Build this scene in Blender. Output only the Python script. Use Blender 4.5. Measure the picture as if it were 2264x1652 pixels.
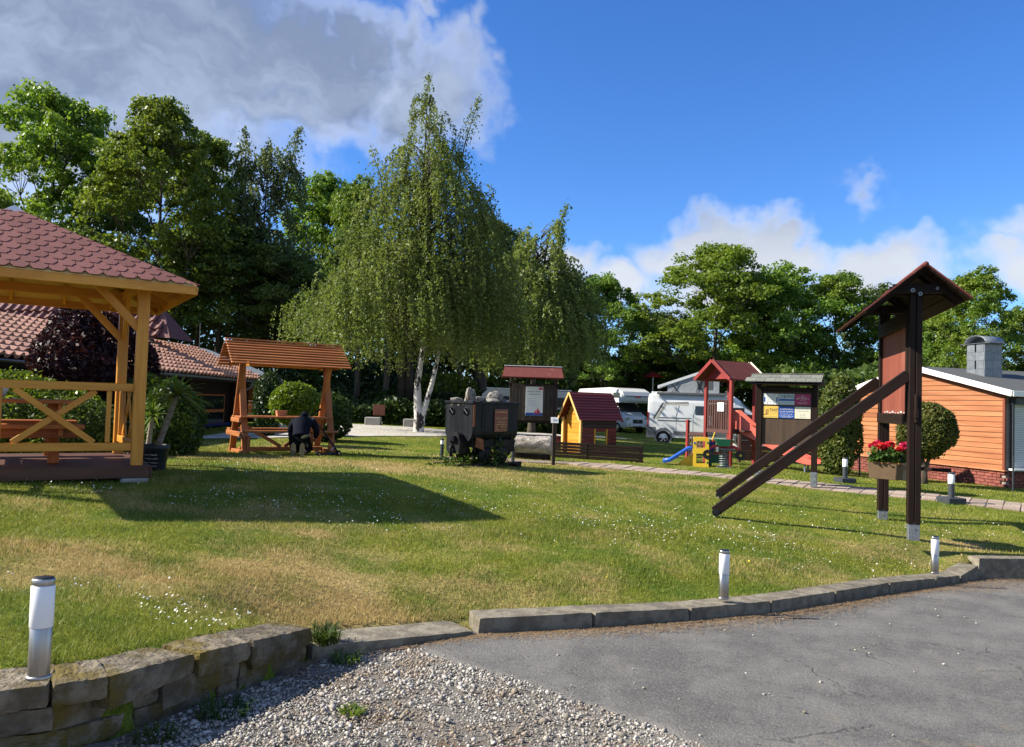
import bpy, math, random
import numpy as np
from mathutils import Vector, Matrix, Euler

for o in list(bpy.data.objects):
    bpy.data.objects.remove(o)
scene = bpy.context.scene
COL = scene.collection
RNG = np.random.default_rng(7)
random.seed(7)

# ------------------------------------------------------------------ camera
EZ = 1.65
F_PX, CX, CY = 1700.0, 1132.0, 826.0       # photograph measured on a 2264 px wide copy
PITCH, ROLL = math.radians(2.16), math.radians(1.72)
cam_d = bpy.data.cameras.new('camera')
cam = bpy.data.objects.new('camera', cam_d)
COL.objects.link(cam)
CAMR = Matrix.Rotation(math.pi / 2 + PITCH, 3, 'X') @ Matrix.Rotation(ROLL, 3, 'Z')
cam.matrix_world = Matrix.Translation((0, 0, EZ)) @ CAMR.to_4x4()
cam_d.sensor_fit = 'HORIZONTAL'
cam_d.sensor_width = 36.0
cam_d.lens = F_PX / 2264.0 * 36.0
cam_d.clip_end = 2000
scene.camera = cam

def ray(px, py):
    return CAMR @ Vector(((px - CX) / F_PX, -(py - CY) / F_PX, -1.0))

def W(px, py, Y):
    """point on the pixel's ray at world distance Y"""
    r = ray(px, py)
    t = Y / r.y
    return Vector((r.x * t, Y, EZ + r.z * t))

# ------------------------------------------------------------------ sun and sky
SUN_EL, SUN_TRAVEL = math.radians(35.5), math.radians(3.0)   # light travels to +X, a little away
ld = Vector((math.cos(SUN_TRAVEL) * math.cos(SUN_EL), math.sin(SUN_TRAVEL) * math.cos(SUN_EL), -math.sin(SUN_EL)))
sun_d = bpy.data.lights.new('sun', 'SUN')
sun_d.energy = 4.8
sun_d.angle = math.radians(0.53)
sun_d.color = (1.0, 0.93, 0.80)
sun = bpy.data.objects.new('sun', sun_d)
COL.objects.link(sun)
sun.rotation_euler = (-ld).to_track_quat('Z', 'Y').to_euler()
sun.location = (-30, 0, 30)

world = bpy.data.worlds.new('World')
scene.world = world
world.use_nodes = True
wt = world.node_tree
wt.nodes.clear()
scene.view_settings.view_transform = 'Standard'
scene.view_settings.look = 'None'
scene.view_settings.gamma = 1.0
scene.view_settings.exposure = 1.12
scene.cycles.max_bounces = 5
scene.cycles.diffuse_bounces = 2
scene.cycles.glossy_bounces = 2
scene.cycles.transmission_bounces = 3
scene.cycles.transparent_max_bounces = 4
scene.render.resolution_x, scene.render.resolution_y = 1024, 747

class NT:
    """tiny node helper"""
    def __init__(s, t): s.t = t
    def n(s, typ, **kw):
        nd = s.t.nodes.new(typ)
        for k, v in kw.items():
            setattr(nd, k, v)
        return nd
    def link(s, a, b): s.t.links.new(a, b)
    def put(s, sock, v):
        if isinstance(v, bpy.types.NodeSocket): s.link(v, sock)
        elif v is not None: sock.default_value = v
    def math(s, op, a, b=None, c=None, clamp=False):
        nd = s.n('ShaderNodeMath', operation=op, use_clamp=clamp)
        s.put(nd.inputs[0], a); s.put(nd.inputs[1], b); s.put(nd.inputs[2], c)
        return nd.outputs[0]
    def vmath(s, op, a, b=None):
        nd = s.n('ShaderNodeVectorMath', operation=op)
        s.put(nd.inputs[0], a); s.put(nd.inputs[1], b)
        return nd.outputs['Value' if op in ('LENGTH', 'DOT_PRODUCT') else 'Vector']
    def noise(s, vec, scale, detail=4, rough=0.55, out='Fac'):
        nd = s.n('ShaderNodeTexNoise')
        s.put(nd.inputs['Vector'], vec)
        nd.inputs['Scale'].default_value = scale
        nd.inputs['Detail'].default_value = detail
        nd.inputs['Roughness'].default_value = rough
        return nd.outputs[out]
    def smooth(s, v, a, b, o0=0.0, o1=1.0):
        nd = s.n('ShaderNodeMapRange', interpolation_type='SMOOTHSTEP')
        s.put(nd.inputs[0], v)
        nd.inputs[1].default_value, nd.inputs[2].default_value = a, b
        nd.inputs[3].default_value, nd.inputs[4].default_value = o0, o1
        return nd.outputs[0]
    def mix(s, f, a, b, blend='MIX'):
        nd = s.n('ShaderNodeMix', data_type='RGBA', blend_type=blend)
        s.put(nd.inputs[0], f)
        for i, v in ((6, a), (7, b)):
            if isinstance(v, bpy.types.NodeSocket): s.link(v, nd.inputs[i])
            else: nd.inputs[i].default_value = (*v[:3], 1)
        return nd.outputs[2]

w = NT(wt)
sky = w.n('ShaderNodeTexSky', sky_type='NISHITA', sun_disc=False)
sky.sun_elevation = SUN_EL
sky.sun_rotation = math.atan2(-ld.x, -ld.y)
sky.altitude = 300
sky.air_density = 1.0
sky.dust_density = 0.25
sky.ozone_density = 2.5
tc = w.n('ShaderNodeTexCoord')
D = w.vmath('NORMALIZE', tc.outputs['Generated'])
wob = w.noise(D, 5.0, 4, 0.6, 'Color')
wob2 = w.noise(D, 19.0, 3, 0.6, 'Color')
Dw = w.vmath('ADD', D, w.vmath('MULTIPLY', w.vmath('SUBTRACT', wob, (0.5, 0.5, 0.5)), (0.16, 0.16, 0.16)))
Dw = w.vmath('ADD', Dw, w.vmath('MULTIPLY', w.vmath('SUBTRACT', wob2, (0.5, 0.5, 0.5)), (0.055, 0.055, 0.055)))
sep = w.n('ShaderNodeSeparateXYZ'); w.link(Dw, sep.inputs[0])
U = w.math('ARCTAN2', sep.outputs[0], sep.outputs[1])
V_ = w.math('ARCSINE', w.math('MINIMUM', w.math('MAXIMUM', sep.outputs[2], -1.0), 1.0))

def uv(px, py):
    r = ray(px, py).normalized()
    return math.atan2(r.x, r.y), math.asin(r.z)

# clouds of this sky: centre and half size as seen directions (azimuth, elevation), peak
BL = [(-150, 40, 480, 330, 1.0), (220, 100, 330, 200, 1.0), (420, 130, 300, 170, 1.0), (640, 160, 240, 120, .95),
      (560, 250, 190, 60, .75), (930, 215, 160, 105, 1.0), (1010, 250, 70, 55, .7), (780, 80, 100, 60, .75),
      (120, 300, 420, 110, .85), (880, 85, 48, 60, .5), (930, 10, 45, 34, .5), (1055, 95, 26, 38, .30), (1102, 150, 20, 16, .24),
      (1275, 590, 75, 45, 1.0), (1390, 612, 55, 34, .85), (1530, 565, 100, 60, 1.0), (1690, 580, 150, 58, 1.0), (1600, 640, 170, 60, .9),
      (1950, 572, 115, 55, 1.0), (1900, 620, 80, 40, .9), (2040, 575, 45, 25, .7), (2270, 570, 85, 45, 1.0), (2260, 500, 70, 34, .4), (1912, 405, 40, 18, .30)]
field = None
for px, py, rx, ry, pk in BL:
    u0, v0 = uv(px, py)
    a, b = rx / F_PX * 1.28, ry / F_PX * 1.28
    du = w.math('DIVIDE', w.math('SUBTRACT', U, u0), a)
    dv = w.math('DIVIDE', w.math('SUBTRACT', V_, v0), b)
    d2 = w.math('ADD', w.math('MULTIPLY', du, du), w.math('MULTIPLY', dv, dv))
    g = w.math('MULTIPLY', w.math('SUBTRACT', 1.0, w.math('SQRT', d2)), pk)
    field = g if field is None else w.math('MAXIMUM', field, g)
# broken cumulus continued out of view, cover raised to whiten the ambient light
sepd = w.n('ShaderNodeSeparateXYZ'); w.link(D, sepd.inputs[0])
elsewhere = w.math('MULTIPLY', w.math('SUBTRACT', w.noise(Dw, 2.1, 3, 0.5), 0.47), 4.5)
elsewhere = w.math('SUBTRACT', elsewhere, w.smooth(sepd.outputs[1], 0.30, 0.78, 0.0, 4.0))
field = w.math('MAXIMUM', field, elsewhere)
fb = w.noise(D, 24.0, 5, 0.62)
dens = w.math('ADD', field, w.math('MULTIPLY', w.math('SUBTRACT', fb, 0.5), 0.50))
alpha = w.smooth(dens, -0.10, 0.60)
alpha = w.math('MULTIPLY', alpha, w.smooth(sepd.outputs[2], -0.02, 0.05))
body = w.noise(Dw, 5.0, 4, 0.6)
thick = w.smooth(w.math('ADD', dens, w.math('MULTIPLY', w.math('SUBTRACT', body, 0.5), 0.75)), 0.02, 0.46)
# thick, high cloud shows its shaded base; the thin rims and the low far heaps stay white
thick = w.math('MULTIPLY', thick, w.smooth(sepd.outputs[2], 0.16, 0.30, 0.30, 1.0))
streak = w.smooth(w.noise(w.vmath('MULTIPLY', Dw, (5.0, 5.0, 11.0)), 1.3, 4, 0.6), 0.34, 0.68)
greyc = w.mix(streak, (1.65, 2.15, 3.25), (2.75, 3.4, 4.7))
cloudc = w.mix(thick, (6.0, 6.3, 6.8), greyc)
hs = w.n('ShaderNodeHueSaturation'); w.link(sky.outputs[0], hs.inputs['Color'])
hs.inputs['Saturation'].default_value = 1.22
tint = w.mix(1.0, hs.outputs[0], (0.80, 1.02, 1.40), 'MULTIPLY')
skyc = w.mix(alpha, tint, cloudc)
bg = w.n('ShaderNodeBackground'); bg.inputs['Strength'].default_value = 0.070
world.cycles.sampling_method = 'MANUAL'
world.cycles.sample_map_resolution = 512
w.link(skyc, bg.inputs['Color'])
wo = w.n('ShaderNodeOutputWorld'); w.link(bg.outputs[0], wo.inputs['Surface'])

# ------------------------------------------------------------------ materials
MATS = {}
def material(name):
    m = bpy.data.materials.new(name); m.use_nodes = True
    t = m.node_tree; t.nodes.clear()
    h = NT(t)
    out = h.n('ShaderNodeOutputMaterial')
    b = h.n('ShaderNodeBsdfPrincipled')
    h.link(b.outputs[0], out.inputs['Surface'])
    MATS[name] = m
    return m, h, b, out

def pmat(name, c1, c2, stretch=(1, 1, 1), scale=6.0, rough=0.6, metal=0.0, bump=0.15, bscale=None, lo=0.35, hi=0.65, vary=0.12, spec=0.4, c3=None, c3scale=2.0, c3lo=.55, c3hi=.75, coat=0.0, bdist=0.01):
    """two tones by stretched noise in object space, slight per-object value change, bump; c3 = stain with a shape of its own"""
    m, h, b, out = material(name)
    tcn = h.n('ShaderNodeTexCoord')
    mp = h.n('ShaderNodeMapping'); mp.inputs['Scale'].default_value = stretch
    oi = h.n('ShaderNodeObjectInfo')
    vec = h.vmath('ADD', tcn.outputs['Object'], h.vmath('MULTIPLY', oi.outputs['Location'], (3.1, 2.3, 1.7)))
    h.link(vec, mp.inputs['Vector'])
    nz = h.noise(mp.outputs[0], scale, 4, 0.6)
    col = h.mix(h.smooth(nz, lo, hi), c1, c2)
    if c3:
        col = h.mix(h.smooth(h.noise(mp.outputs[0], c3scale, 4, 0.65), c3lo, c3hi), col, c3)
    if vary:
        val = h.math('ADD', h.math('MULTIPLY', oi.outputs['Random'], vary * 2), 1 - vary)
        hv = h.n('ShaderNodeHueSaturation'); h.link(col, hv.inputs['Color']); h.link(val, hv.inputs['Value'])
        col = hv.outputs[0]
    h.link(col, b.inputs['Base Color'])
    b.inputs['Roughness'].default_value = rough
    b.inputs['Metallic'].default_value = metal
    b.inputs['Specular IOR Level'].default_value = spec
    b.inputs['Coat Weight'].default_value = coat
    if bump:
        bn = h.n('ShaderNodeBump'); bn.inputs['Strength'].default_value = bump; bn.inputs['Distance'].default_value = bdist
        h.link(h.noise(mp.outputs[0], bscale or scale * 2.5, 3, 0.65), bn.inputs['Height'])
        h.link(bn.outputs[0], b.inputs['Normal'])
    return m

G = (0.12, 1, 1)      # wood grain along local X
pmat('pine', (0.64, 0.29, 0.038), (0.52, 0.205, 0.022), G, 9, 0.42, bump=.12, vary=.10, c3=(.34, .12, .02), c3scale=16, c3lo=.72, c3hi=.80)
pmat('pine_pale', (0.70, 0.45, 0.16), (0.60, 0.36, 0.11), G, 9, 0.5, bump=.1)
pmat('oiled_wood', (0.46, 0.15, 0.032), (0.33, 0.095, 0.018), G, 10, 0.5, bump=.15, vary=.15)
pmat('swing_wood', (0.44, 0.16, 0.045), (0.31, 0.10, 0.026), G, 10, 0.55, bump=.2, vary=.18)
pmat('deck_wood', (0.125, 0.052, 0.030), (0.080, 0.033, 0.019), G, 8, 0.6, bump=.3, vary=.15)
pmat('dark_wood', (0.021, 0.012, 0.009), (0.013, 0.0075, 0.0055), G, 9, 0.55, bump=.25, vary=.1, c3=(.06, .044, .034), c3scale=9, c3lo=.70, c3hi=.86, spec=.14)
pmat('weathered_wood', (0.060, 0.040, 0.030), (0.030, 0.019, 0.014), (0.05, 1, 1), 16, 0.75, bump=.4, vary=.25, c3=(.17, .14, .115), c3scale=11, c3lo=.6, c3hi=.8)
pmat('board_panel', (0.075, 0.045, 0.027), (0.05, 0.03, 0.018), (1, 1, .1), 12, 0.6, bump=.2, vary=.0, c3=(.30, .27, .24), c3scale=16, c3lo=.62, c3hi=.76)
pmat('red_panel', (0.25, 0.072, 0.045), (0.19, 0.050, 0.032), (1, 1, .12), 10, 0.5, bump=.08, vary=0, c3=(.34, .14, .10), c3scale=3, c3lo=.5, c3hi=.8)
pmat('shingle_red', (0.225, 0.098, 0.086), (0.185, 0.076, 0.068), (1, 1, 1), 90, 0.9, bump=.35, bscale=220, vary=.13, spec=.15)
pmat('felt_red', (0.160, 0.048, 0.040), (0.115, 0.034, 0.029), (1, 1, 1), 60, 0.88, bump=.3, bscale=200, vary=.08, spec=.15, c3=(.24, .09, .07), c3scale=4)
pmat('shingle_grey', (0.20, 0.205, 0.175), (0.13, 0.135, 0.115), (1, 1, 1), 30, 0.9, bump=.4, vary=.2, c3=(.26, .25, .17), c3scale=7)
pmat('tile', (0.46, 0.265, 0.19), (0.35, 0.185, 0.13), (1, 1, 1), 14, 0.5, bump=.2, spec=.25, vary=.2, c3=(.12, .075, .06), c3scale=5, c3lo=.62)
pmat('tile_old', (0.20, 0.075, 0.06), (0.14, 0.05, 0.042), (1, 1, 1), 14, 0.6, bump=.2, vary=.2)
pmat('zinc', (0.50, 0.55, 0.60), (0.42, 0.47, 0.52), (1, 1, 1), 5, 0.45, metal=.5, bump=.05, vary=.03)
pmat('steel', (0.46, 0.455, 0.44), (0.36, 0.355, 0.345), (12, 12, .3), 8, 0.40, metal=1.0, bump=.03, vary=0)
pmat('galvanised', (0.27, 0.29, 0.31), (0.20, 0.22, 0.24), (1, 1, 1), 30, 0.5, metal=.7, bump=.05, vary=.04)
pmat('cart_steel', (0.006, 0.007, 0.009), (0.017, 0.020, 0.025), (1, 1, .12), 9, 0.45, metal=.15, bump=.12, vary=0, c3=(.10, .055, .03), c3scale=6, c3lo=.68, c3hi=.86, spec=.2)
pmat('black_iron', (0.008, 0.008, 0.010), (0.016, 0.016, 0.018), (1, 1, 1), 12, 0.5, metal=.1, bump=.15, vary=.05, spec=.2)
pmat('rust', (0.25, 0.09, 0.035), (0.13, 0.05, 0.025), (1, 1, 1), 14, 0.8, bump=.3, vary=0)
pmat('black_plastic', (0.012, 0.013, 0.014), (0.016, 0.017, 0.018), (1, 1, 1), 10, 0.42, bump=.02, vary=0)
pmat('anthracite', (0.045, 0.052, 0.06), (0.036, 0.042, 0.05), (1, 1, 1), 10, 0.45, bump=.04, vary=.05)
pmat('white_paint', (0.78, 0.78, 0.76), (0.70, 0.70, 0.68), (1, 1, 1), 6, 0.4, bump=.03, vary=0)
pmat('vehicle_white', (0.66, 0.67, 0.67), (0.62, 0.63, 0.63), (1, 1, 1), 2, 0.28, bump=0, vary=0, coat=.4)
pmat('vehicle_grey', (0.10, 0.105, 0.11), (0.085, 0.09, 0.095), (1, 1, 1), 5, 0.5, bump=0, vary=0)
pmat('canvas_grey', (0.30, 0.32, 0.34), (0.25, 0.27, 0.29), (1, 1, 1), 6, 0.85, bump=.2, bscale=5, vary=0, bdist=.05)
pmat('beige_stripe', (0.55, 0.52, 0.43), (0.52, 0.49, 0.40), (1, 1, 1), 6, 0.4, bump=0, vary=0)
pmat('rubber', (0.010, 0.010, 0.011), (0.015, 0.015, 0.015), (1, 1, 1), 20, 0.9, bump=.1, vary=0, spec=.08)
pmat('alloy', (0.55, 0.56, 0.58), (0.48, 0.49, 0.5), (1, 1, 1), 8, 0.3, metal=.9, bump=0, vary=0)
pmat('red_light', (0.42, 0.02, 0.02), (0.35, 0.015, 0.015), (1, 1, 1), 8, 0.2, bump=0, vary=0)
pmat('orange_board', (0.37, 0.150, 0.060), (0.265, 0.092, 0.034), (.08, 1, 1), 5, 0.5, bump=.15, vary=.14, c3=(.56, .30, .16), c3scale=2.6, c3lo=.55, c3hi=.8)
pmat('red_trim', (0.20, 0.055, 0.03), (0.16, 0.04, 0.022), G, 8, 0.5, bump=.1, vary=.05)
pmat('brick', (0.235, 0.070, 0.050), (0.17, 0.045, 0.036), (1, 1, 1), 14, 0.8, bump=.3, vary=.24)
pmat('mortar', (0.30, 0.25, 0.21), (0.24, 0.20, 0.17), (1, 1, 1), 30, 0.9, bump=.3, vary=0)
pmat('yellow_wall', (0.55, 0.33, 0.10), (0.5, 0.29, 0.085), (1, 1, 1), 5, 0.7, bump=.05, vary=0)
pmat('bitumen', (0.085, 0.088, 0.085), (0.06, 0.063, 0.062), (1, 1, 1), 20, 0.9, bump=.3, vary=0)
pmat('shutter', (0.62, 0.65, 0.67), (0.58, 0.61, 0.63), (1, 1, 1), 5, 0.45, bump=0, vary=0)
pmat('slate_cladding', (0.20, 0.225, 0.25), (0.155, 0.175, 0.20), (1, 1, 1), 7, 0.42, metal=.3, bump=.1, vary=.08)
pmat('play_red', (0.26, 0.030, 0.026), (0.19, 0.022, 0.02), G, 8, 0.5, bump=.12, vary=.12)
pmat('play_brown', (0.075, 0.030, 0.024), (0.05, 0.02, 0.017), G, 9, 0.6, bump=.2, vary=.25)
pmat('slide_plastic', (0.66, 0.145, 0.10), (0.60, 0.12, 0.085), (1, 1, 1), 4, 0.42, bump=.03, vary=0)
pmat('toy_yellow', (0.78, 0.50, 0.035), (0.72, 0.45, 0.03), (1, 1, 1), 4, 0.4, bump=.02, vary=0)
pmat('toy_blue', (0.022, 0.11, 0.48), (0.02, 0.09, 0.42), (1, 1, 1), 4, 0.35, bump=.02, vary=0)
pmat('toy_navy', (0.015, 0.03, 0.16), (0.013, 0.025, 0.14), (1, 1, 1), 4, 0.4, bump=.02, vary=0)
pmat('toy_green', (0.008, 0.12, 0.055), (0.007, 0.10, 0.045), (1, 1, 1), 4, 0.4, bump=.02, vary=0)
pmat('toy_red', (0.46, 0.018, 0.03), (0.40, 0.015, 0.025), (1, 1, 1), 4, 0.4, bump=.02, vary=0)
pmat('cottage_red', (0.155, 0.024, 0.022), (0.115, 0.018, 0.017), G, 8, 0.5, bump=.12, vary=.12)
pmat('cottage_dark', (0.018, 0.014, 0.016), (0.028, 0.02, 0.02), G, 8, 0.5, bump=.15, vary=.15)
pmat('stone_block', (0.190, 0.158, 0.110), (0.085, 0.068, 0.045), (1, 1, 1), 8, 0.9, bump=1.0, bscale=20, vary=.22, c3=(.105, .076, .012), c3scale=2.0, c3lo=.47, c3hi=.63, bdist=.03)
pmat('kerb_stone', (0.225, 0.197, 0.145), (0.120, 0.102, 0.073), (1, 1, 1), 8, 0.9, bump=.7, bscale=45, vary=.12, c3=(.15, .13, .10), c3scale=4, c3lo=.55, c3hi=.75)
pmat('rock', (0.27, 0.25, 0.21), (0.12, 0.11, 0.095), (1, 1, 1), 12, 0.9, bump=.7, vary=.22, c3=(.27, .16, .09), c3scale=6, c3lo=.6, c3hi=.75, bdist=.03)
pmat('petrified_log', (0.46, 0.41, 0.35), (0.22, 0.19, 0.16), (.5, 1, 1), 9, 0.9, bump=.9, bscale=16, vary=0, c3=(.30, .22, .13), c3scale=4, bdist=.05)
pmat('paver', (0.35, 0.27, 0.21), (0.28, 0.215, 0.17), (1, 1, 1), 12, 0.85, bump=.3, vary=.22)
pmat('path_bed', (0.26, 0.20, 0.15), (0.19, 0.15, 0.11), (1, 1, 1), 25, 0.95, bump=.4, vary=0)
pmat('road_gravel', (0.46, 0.43, 0.39), (0.38, 0.36, 0.33), (1, 1, 1), 3, 0.95, bump=.4, bscale=40, vary=0)
pmat('concrete', (0.34, 0.33, 0.30), (0.27, 0.26, 0.24), (1, 1, 1), 10, 0.9, bump=.3, vary=.08)
pmat('pot_black', (0.022, 0.026, 0.029), (0.03, 0.035, 0.038), (1, 1, 1), 10, 0.5, bump=.1, vary=0)
pmat('planter_brown', (0.15, 0.098, 0.058), (0.13, 0.085, 0.05), (1, 1, 1), 8, 0.5, bump=.05, vary=0)
pmat('terracotta', (0.45, 0.19, 0.09), (0.38, 0.15, 0.07), (1, 1, 1), 8, 0.8, bump=.1, vary=0)
pmat('soil', (0.05, 0.033, 0.02), (0.03, 0.02, 0.013), (1, 1, 1), 30, 1, bump=.5, vary=0)
pmat('bark', (0.085, 0.068, 0.05), (0.045, 0.036, 0.027), (1, 1, .2), 6, 0.9, bump=.7, vary=.1, bdist=.04)
pmat('palm_bark', (0.30, 0.25, 0.19), (0.18, 0.145, 0.105), (1, 1, 5), 8, 0.9, bump=.5, vary=.1)
pmat('birch_bark', (0.66, 0.63, 0.58), (0.52, 0.49, 0.44), (1, 1, .6), 5, 0.75, bump=.4, vary=0, c3=(.035, .03, .027), c3scale=3.1, c3lo=.53, c3hi=.58, bdist=.03)
pmat('jacket', (0.006, 0.008, 0.015), (0.010, 0.012, 0.020), (1, 1, 1), 14, 0.9, bump=.4, vary=0, spec=.08)
pmat('trousers', (0.006, 0.006, 0.007), (0.010, 0.010, 0.010), (1, 1, 1), 14, 0.9, bump=.4, vary=0, spec=.08)
pmat('hi_vis', (0.035, 0.042, 0.012), (0.025, 0.03, 0.008), (1, 1, 1), 14, 0.8, bump=.1, vary=0)
pmat('sole', (0.19, 0.16, 0.085), (0.13, 0.11, 0.06), (1, 1, 1), 30, 0.85, bump=.3, vary=0)
pmat('skin', (0.48, 0.27, 0.19), (0.43, 0.23, 0.16), (1, 1, 1), 8, 0.5, bump=.05, vary=0)
pmat('hair', (0.03, 0.02, 0.013), (0.05, 0.034, 0.02), (1, 1, 1), 50, 0.6, bump=.4, vary=0)
pmat('sign_white', (0.72, 0.72, 0.70), (0.68, 0.68, 0.66), (1, 1, 1), 3, 0.35, bump=0, vary=0)
pmat('sign_cream', (0.66, 0.62, 0.50), (0.62, 0.58, 0.46), (1, 1, 1), 3, 0.35, bump=0, vary=0)
pmat('sign_pale', (0.48, 0.55, 0.58), (0.45, 0.52, 0.55), (1, 1, 1), 3, 0.35, bump=0, vary=0)
pmat('sign_yellow', (0.70, 0.46, 0.09), (0.66, 0.43, 0.08), (1, 1, 1), 3, 0.35, bump=0, vary=0)
pmat('sign_blue', (0.015, 0.075, 0.36), (0.013, 0.065, 0.32), (1, 1, 1), 3, 0.35, bump=0, vary=0)
pmat('sign_magenta', (0.34, 0.012, 0.10), (0.30, 0.01, 0.085), (1, 1, 1), 3, 0.35, bump=0, vary=0)
pmat('sign_brown', (0.24, 0.085, 0.052), (0.19, 0.066, 0.042), (1, 1, 1), 4, 0.45, bump=.05, vary=0)
pmat('ink', (0.03, 0.035, 0.06), (0.03, 0.035, 0.06), (1, 1, 1), 3, 0.5, bump=0, vary=0)
pmat('ink_gold', (0.62, 0.36, 0.13), (0.55, 0.30, 0.10), (1, 1, 1), 3, 0.5, bump=0, vary=0)
pmat('ink_grey', (0.36, 0.37, 0.39), (0.36, 0.37, 0.39), (1, 1, 1), 3, 0.5, bump=0, vary=0)
pmat('ink_red', (0.45, 0.03, 0.035), (0.45, 0.03, 0.035), (1, 1, 1), 3, 0.5, bump=0, vary=0)
pmat('hole_black', (0.003, 0.003, 0.003), (0.004, 0.004, 0.004), (1, 1, 1), 3, 1.0, bump=0, vary=0, spec=0)

def glassy(name, c, rough=.06):
    m, h, b, out = material(name)
    b.inputs['Base Color'].default_value = (*c, 1); b.inputs['Roughness'].default_value = rough
    b.inputs['Specular IOR Level'].default_value = .8
    return m
glassy('window_dark', (0.012, 0.015, 0.018))
glassy('van_window', (0.015, 0.016, 0.02), .12)

m, h, b, out = material('lamp_glass')
b.inputs['Base Color'].default_value = (.86, .86, .85, 1); b.inputs['Roughness'].default_value = .28
b.inputs['Subsurface Weight'].default_value = .7; b.inputs['Subsurface Radius'].default_value = (.06, .06, .06)

def leafmat(name, c1, c2, c3, trans=.35, rough=.45, wnoise=.6):
    """leaf colours vary leaf by leaf and in broad patches through the crown"""
    m, h, b, out = material(name)
    gi = h.n('ShaderNodeNewGeometry'); oi = h.n('ShaderNodeObjectInfo')
    col = h.mix(gi.outputs['Random Per Island'], c1, c2)
    pn = h.noise(gi.outputs['Position'], wnoise, 2, .5)
    col = h.mix(h.smooth(pn, .42, .68), col, c3)
    hv = h.n('ShaderNodeHueSaturation'); h.link(col, hv.inputs['Color'])
    h.link(h.math('ADD', h.math('MULTIPLY', oi.outputs['Random'], .24), .88), hv.inputs['Value'])
    h.link(h.math('ADD', h.math('MULTIPLY', oi.outputs['Random'], .03), .485), hv.inputs['Hue'])
    h.link(hv.outputs[0], b.inputs['Base Color'])
    b.inputs['Roughness'].default_value = rough; b.inputs['Specular IOR Level'].default_value = .25
    tr = h.n('ShaderNodeBsdfTranslucent'); h.link(h.mix(1.0, hv.outputs[0], (1.25, 1.25, .60), 'MULTIPLY'), tr.inputs['Color'])
    mx = h.n('ShaderNodeMixShader'); mx.inputs[0].default_value = trans
    h.link(b.outputs[0], mx.inputs[1]); h.link(tr.outputs[0], mx.inputs[2]); h.link(mx.outputs[0], out.inputs['Surface'])
    return m
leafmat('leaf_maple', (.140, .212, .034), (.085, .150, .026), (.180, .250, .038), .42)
leafmat('leaf_bright', (.155, .232, .034), (.100, .172, .027), (.200, .265, .038), .44)
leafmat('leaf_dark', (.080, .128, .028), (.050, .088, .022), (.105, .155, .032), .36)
leafmat('leaf_birch', (.170, .238, .062), (.112, .168, .042), (.210, .270, .085), .40, .5)
leafmat('leaf_grey', (.12, .15, .065), (.08, .11, .045), (.14, .165, .07), .35)
leafmat('leaf_hedge', (.05, .095, .014), (.03, .062, .011), (.095, .155, .016), .3, .45, 2.0)
leafmat('leaf_lime', (.15, .21, .02), (.09, .15, .015), (.18, .24, .025), .35, .35, 3.0)
leafmat('leaf_olive', (.095, .125, .026), (.055, .08, .018), (.15, .17, .04), .32, .5, 3.0)
leafmat('leaf_copper', (.030, .009, .013), (.016, .006, .009), (.05, .014, .017), .2, .5, 2.0)
leafmat('leaf_palm', (.13, .19, .03), (.09, .15, .026), (.17, .22, .04), .35, .4, 3.0)
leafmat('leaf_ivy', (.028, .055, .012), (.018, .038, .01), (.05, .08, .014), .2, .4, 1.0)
leafmat('petal_red', (.50, .015, .05), (.62, .03, .10), (.55, .02, .05), .3)
leafmat('petal_white', (.78, .78, .74), (.72, .72, .66), (.78, .78, .74), .2, .6)
leafmat('petal_yellow', (.70, .52, .03), (.65, .45, .02), (.7, .5, .03), .2, .6)

# grass: the dry straw-coloured share is stored on the meshes as the attribute "dry"
def grass_nodes(h, blades):
    gi = h.n('ShaderNodeNewGeometry'); pos = gi.outputs['Position']
    at = h.n('ShaderNodeAttribute'); at.attribute_name = 'dry'
    dry = at.outputs['Fac']
    if blades:
        dry = h.smooth(h.math('ADD', dry, h.math('MULTIPLY', h.math('SUBTRACT', gi.outputs['Random Per Island'], .5), .9)), .15, .85)
    ns = h.noise(pos, 1.3, 4, .65)
    g1 = h.mix(h.smooth(ns, .36, .62), (.115, .172, .018), (.205, .228, .028))
    d1 = h.mix(ns, (.34, .235, .09), (.54, .42, .18))
    return h.mix(dry, g1, d1), gi
m, h, b, out = material('grass_ground')
c, gi = grass_nodes(h, False)
gnz = h.noise(gi.outputs['Position'], 34, 4, .7)
hv = h.n('ShaderNodeHueSaturation'); h.link(c, hv.inputs['Color'])
h.link(h.smooth(gnz, .3, .7, .55, 1.1), hv.inputs['Value'])
h.link(hv.outputs[0], b.inputs['Base Color']); b.inputs['Roughness'].default_value = .9; b.inputs['Specular IOR Level'].default_value = .1
bn = h.n('ShaderNodeBump'); bn.inputs['Strength'].default_value = .8; bn.inputs['Distance'].default_value = .04
h.link(gnz, bn.inputs['Height']); h.link(bn.outputs[0], b.inputs['Normal'])
m, h, b, out = material('grass_blade')
c, gi = grass_nodes(h, True)
hv = h.n('ShaderNodeHueSaturation'); h.link(c, hv.inputs['Color'])
h.link(h.math('ADD', h.math('MULTIPLY', gi.outputs['Random Per Island'], .6), .75), hv.inputs['Value'])
h.link(hv.outputs[0], b.inputs['Base Color']); b.inputs['Roughness'].default_value = .5; b.inputs['Specular IOR Level'].default_value = .25
tr = h.n('ShaderNodeBsdfTranslucent'); h.link(hv.outputs[0], tr.inputs['Color'])
mx = h.n('ShaderNodeMixShader'); mx.inputs[0].default_value = .35
h.link(b.outputs[0], mx.inputs[1]); h.link(tr.outputs[0], mx.inputs[2]); h.link(mx.outputs[0], out.inputs['Surface'])

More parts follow.
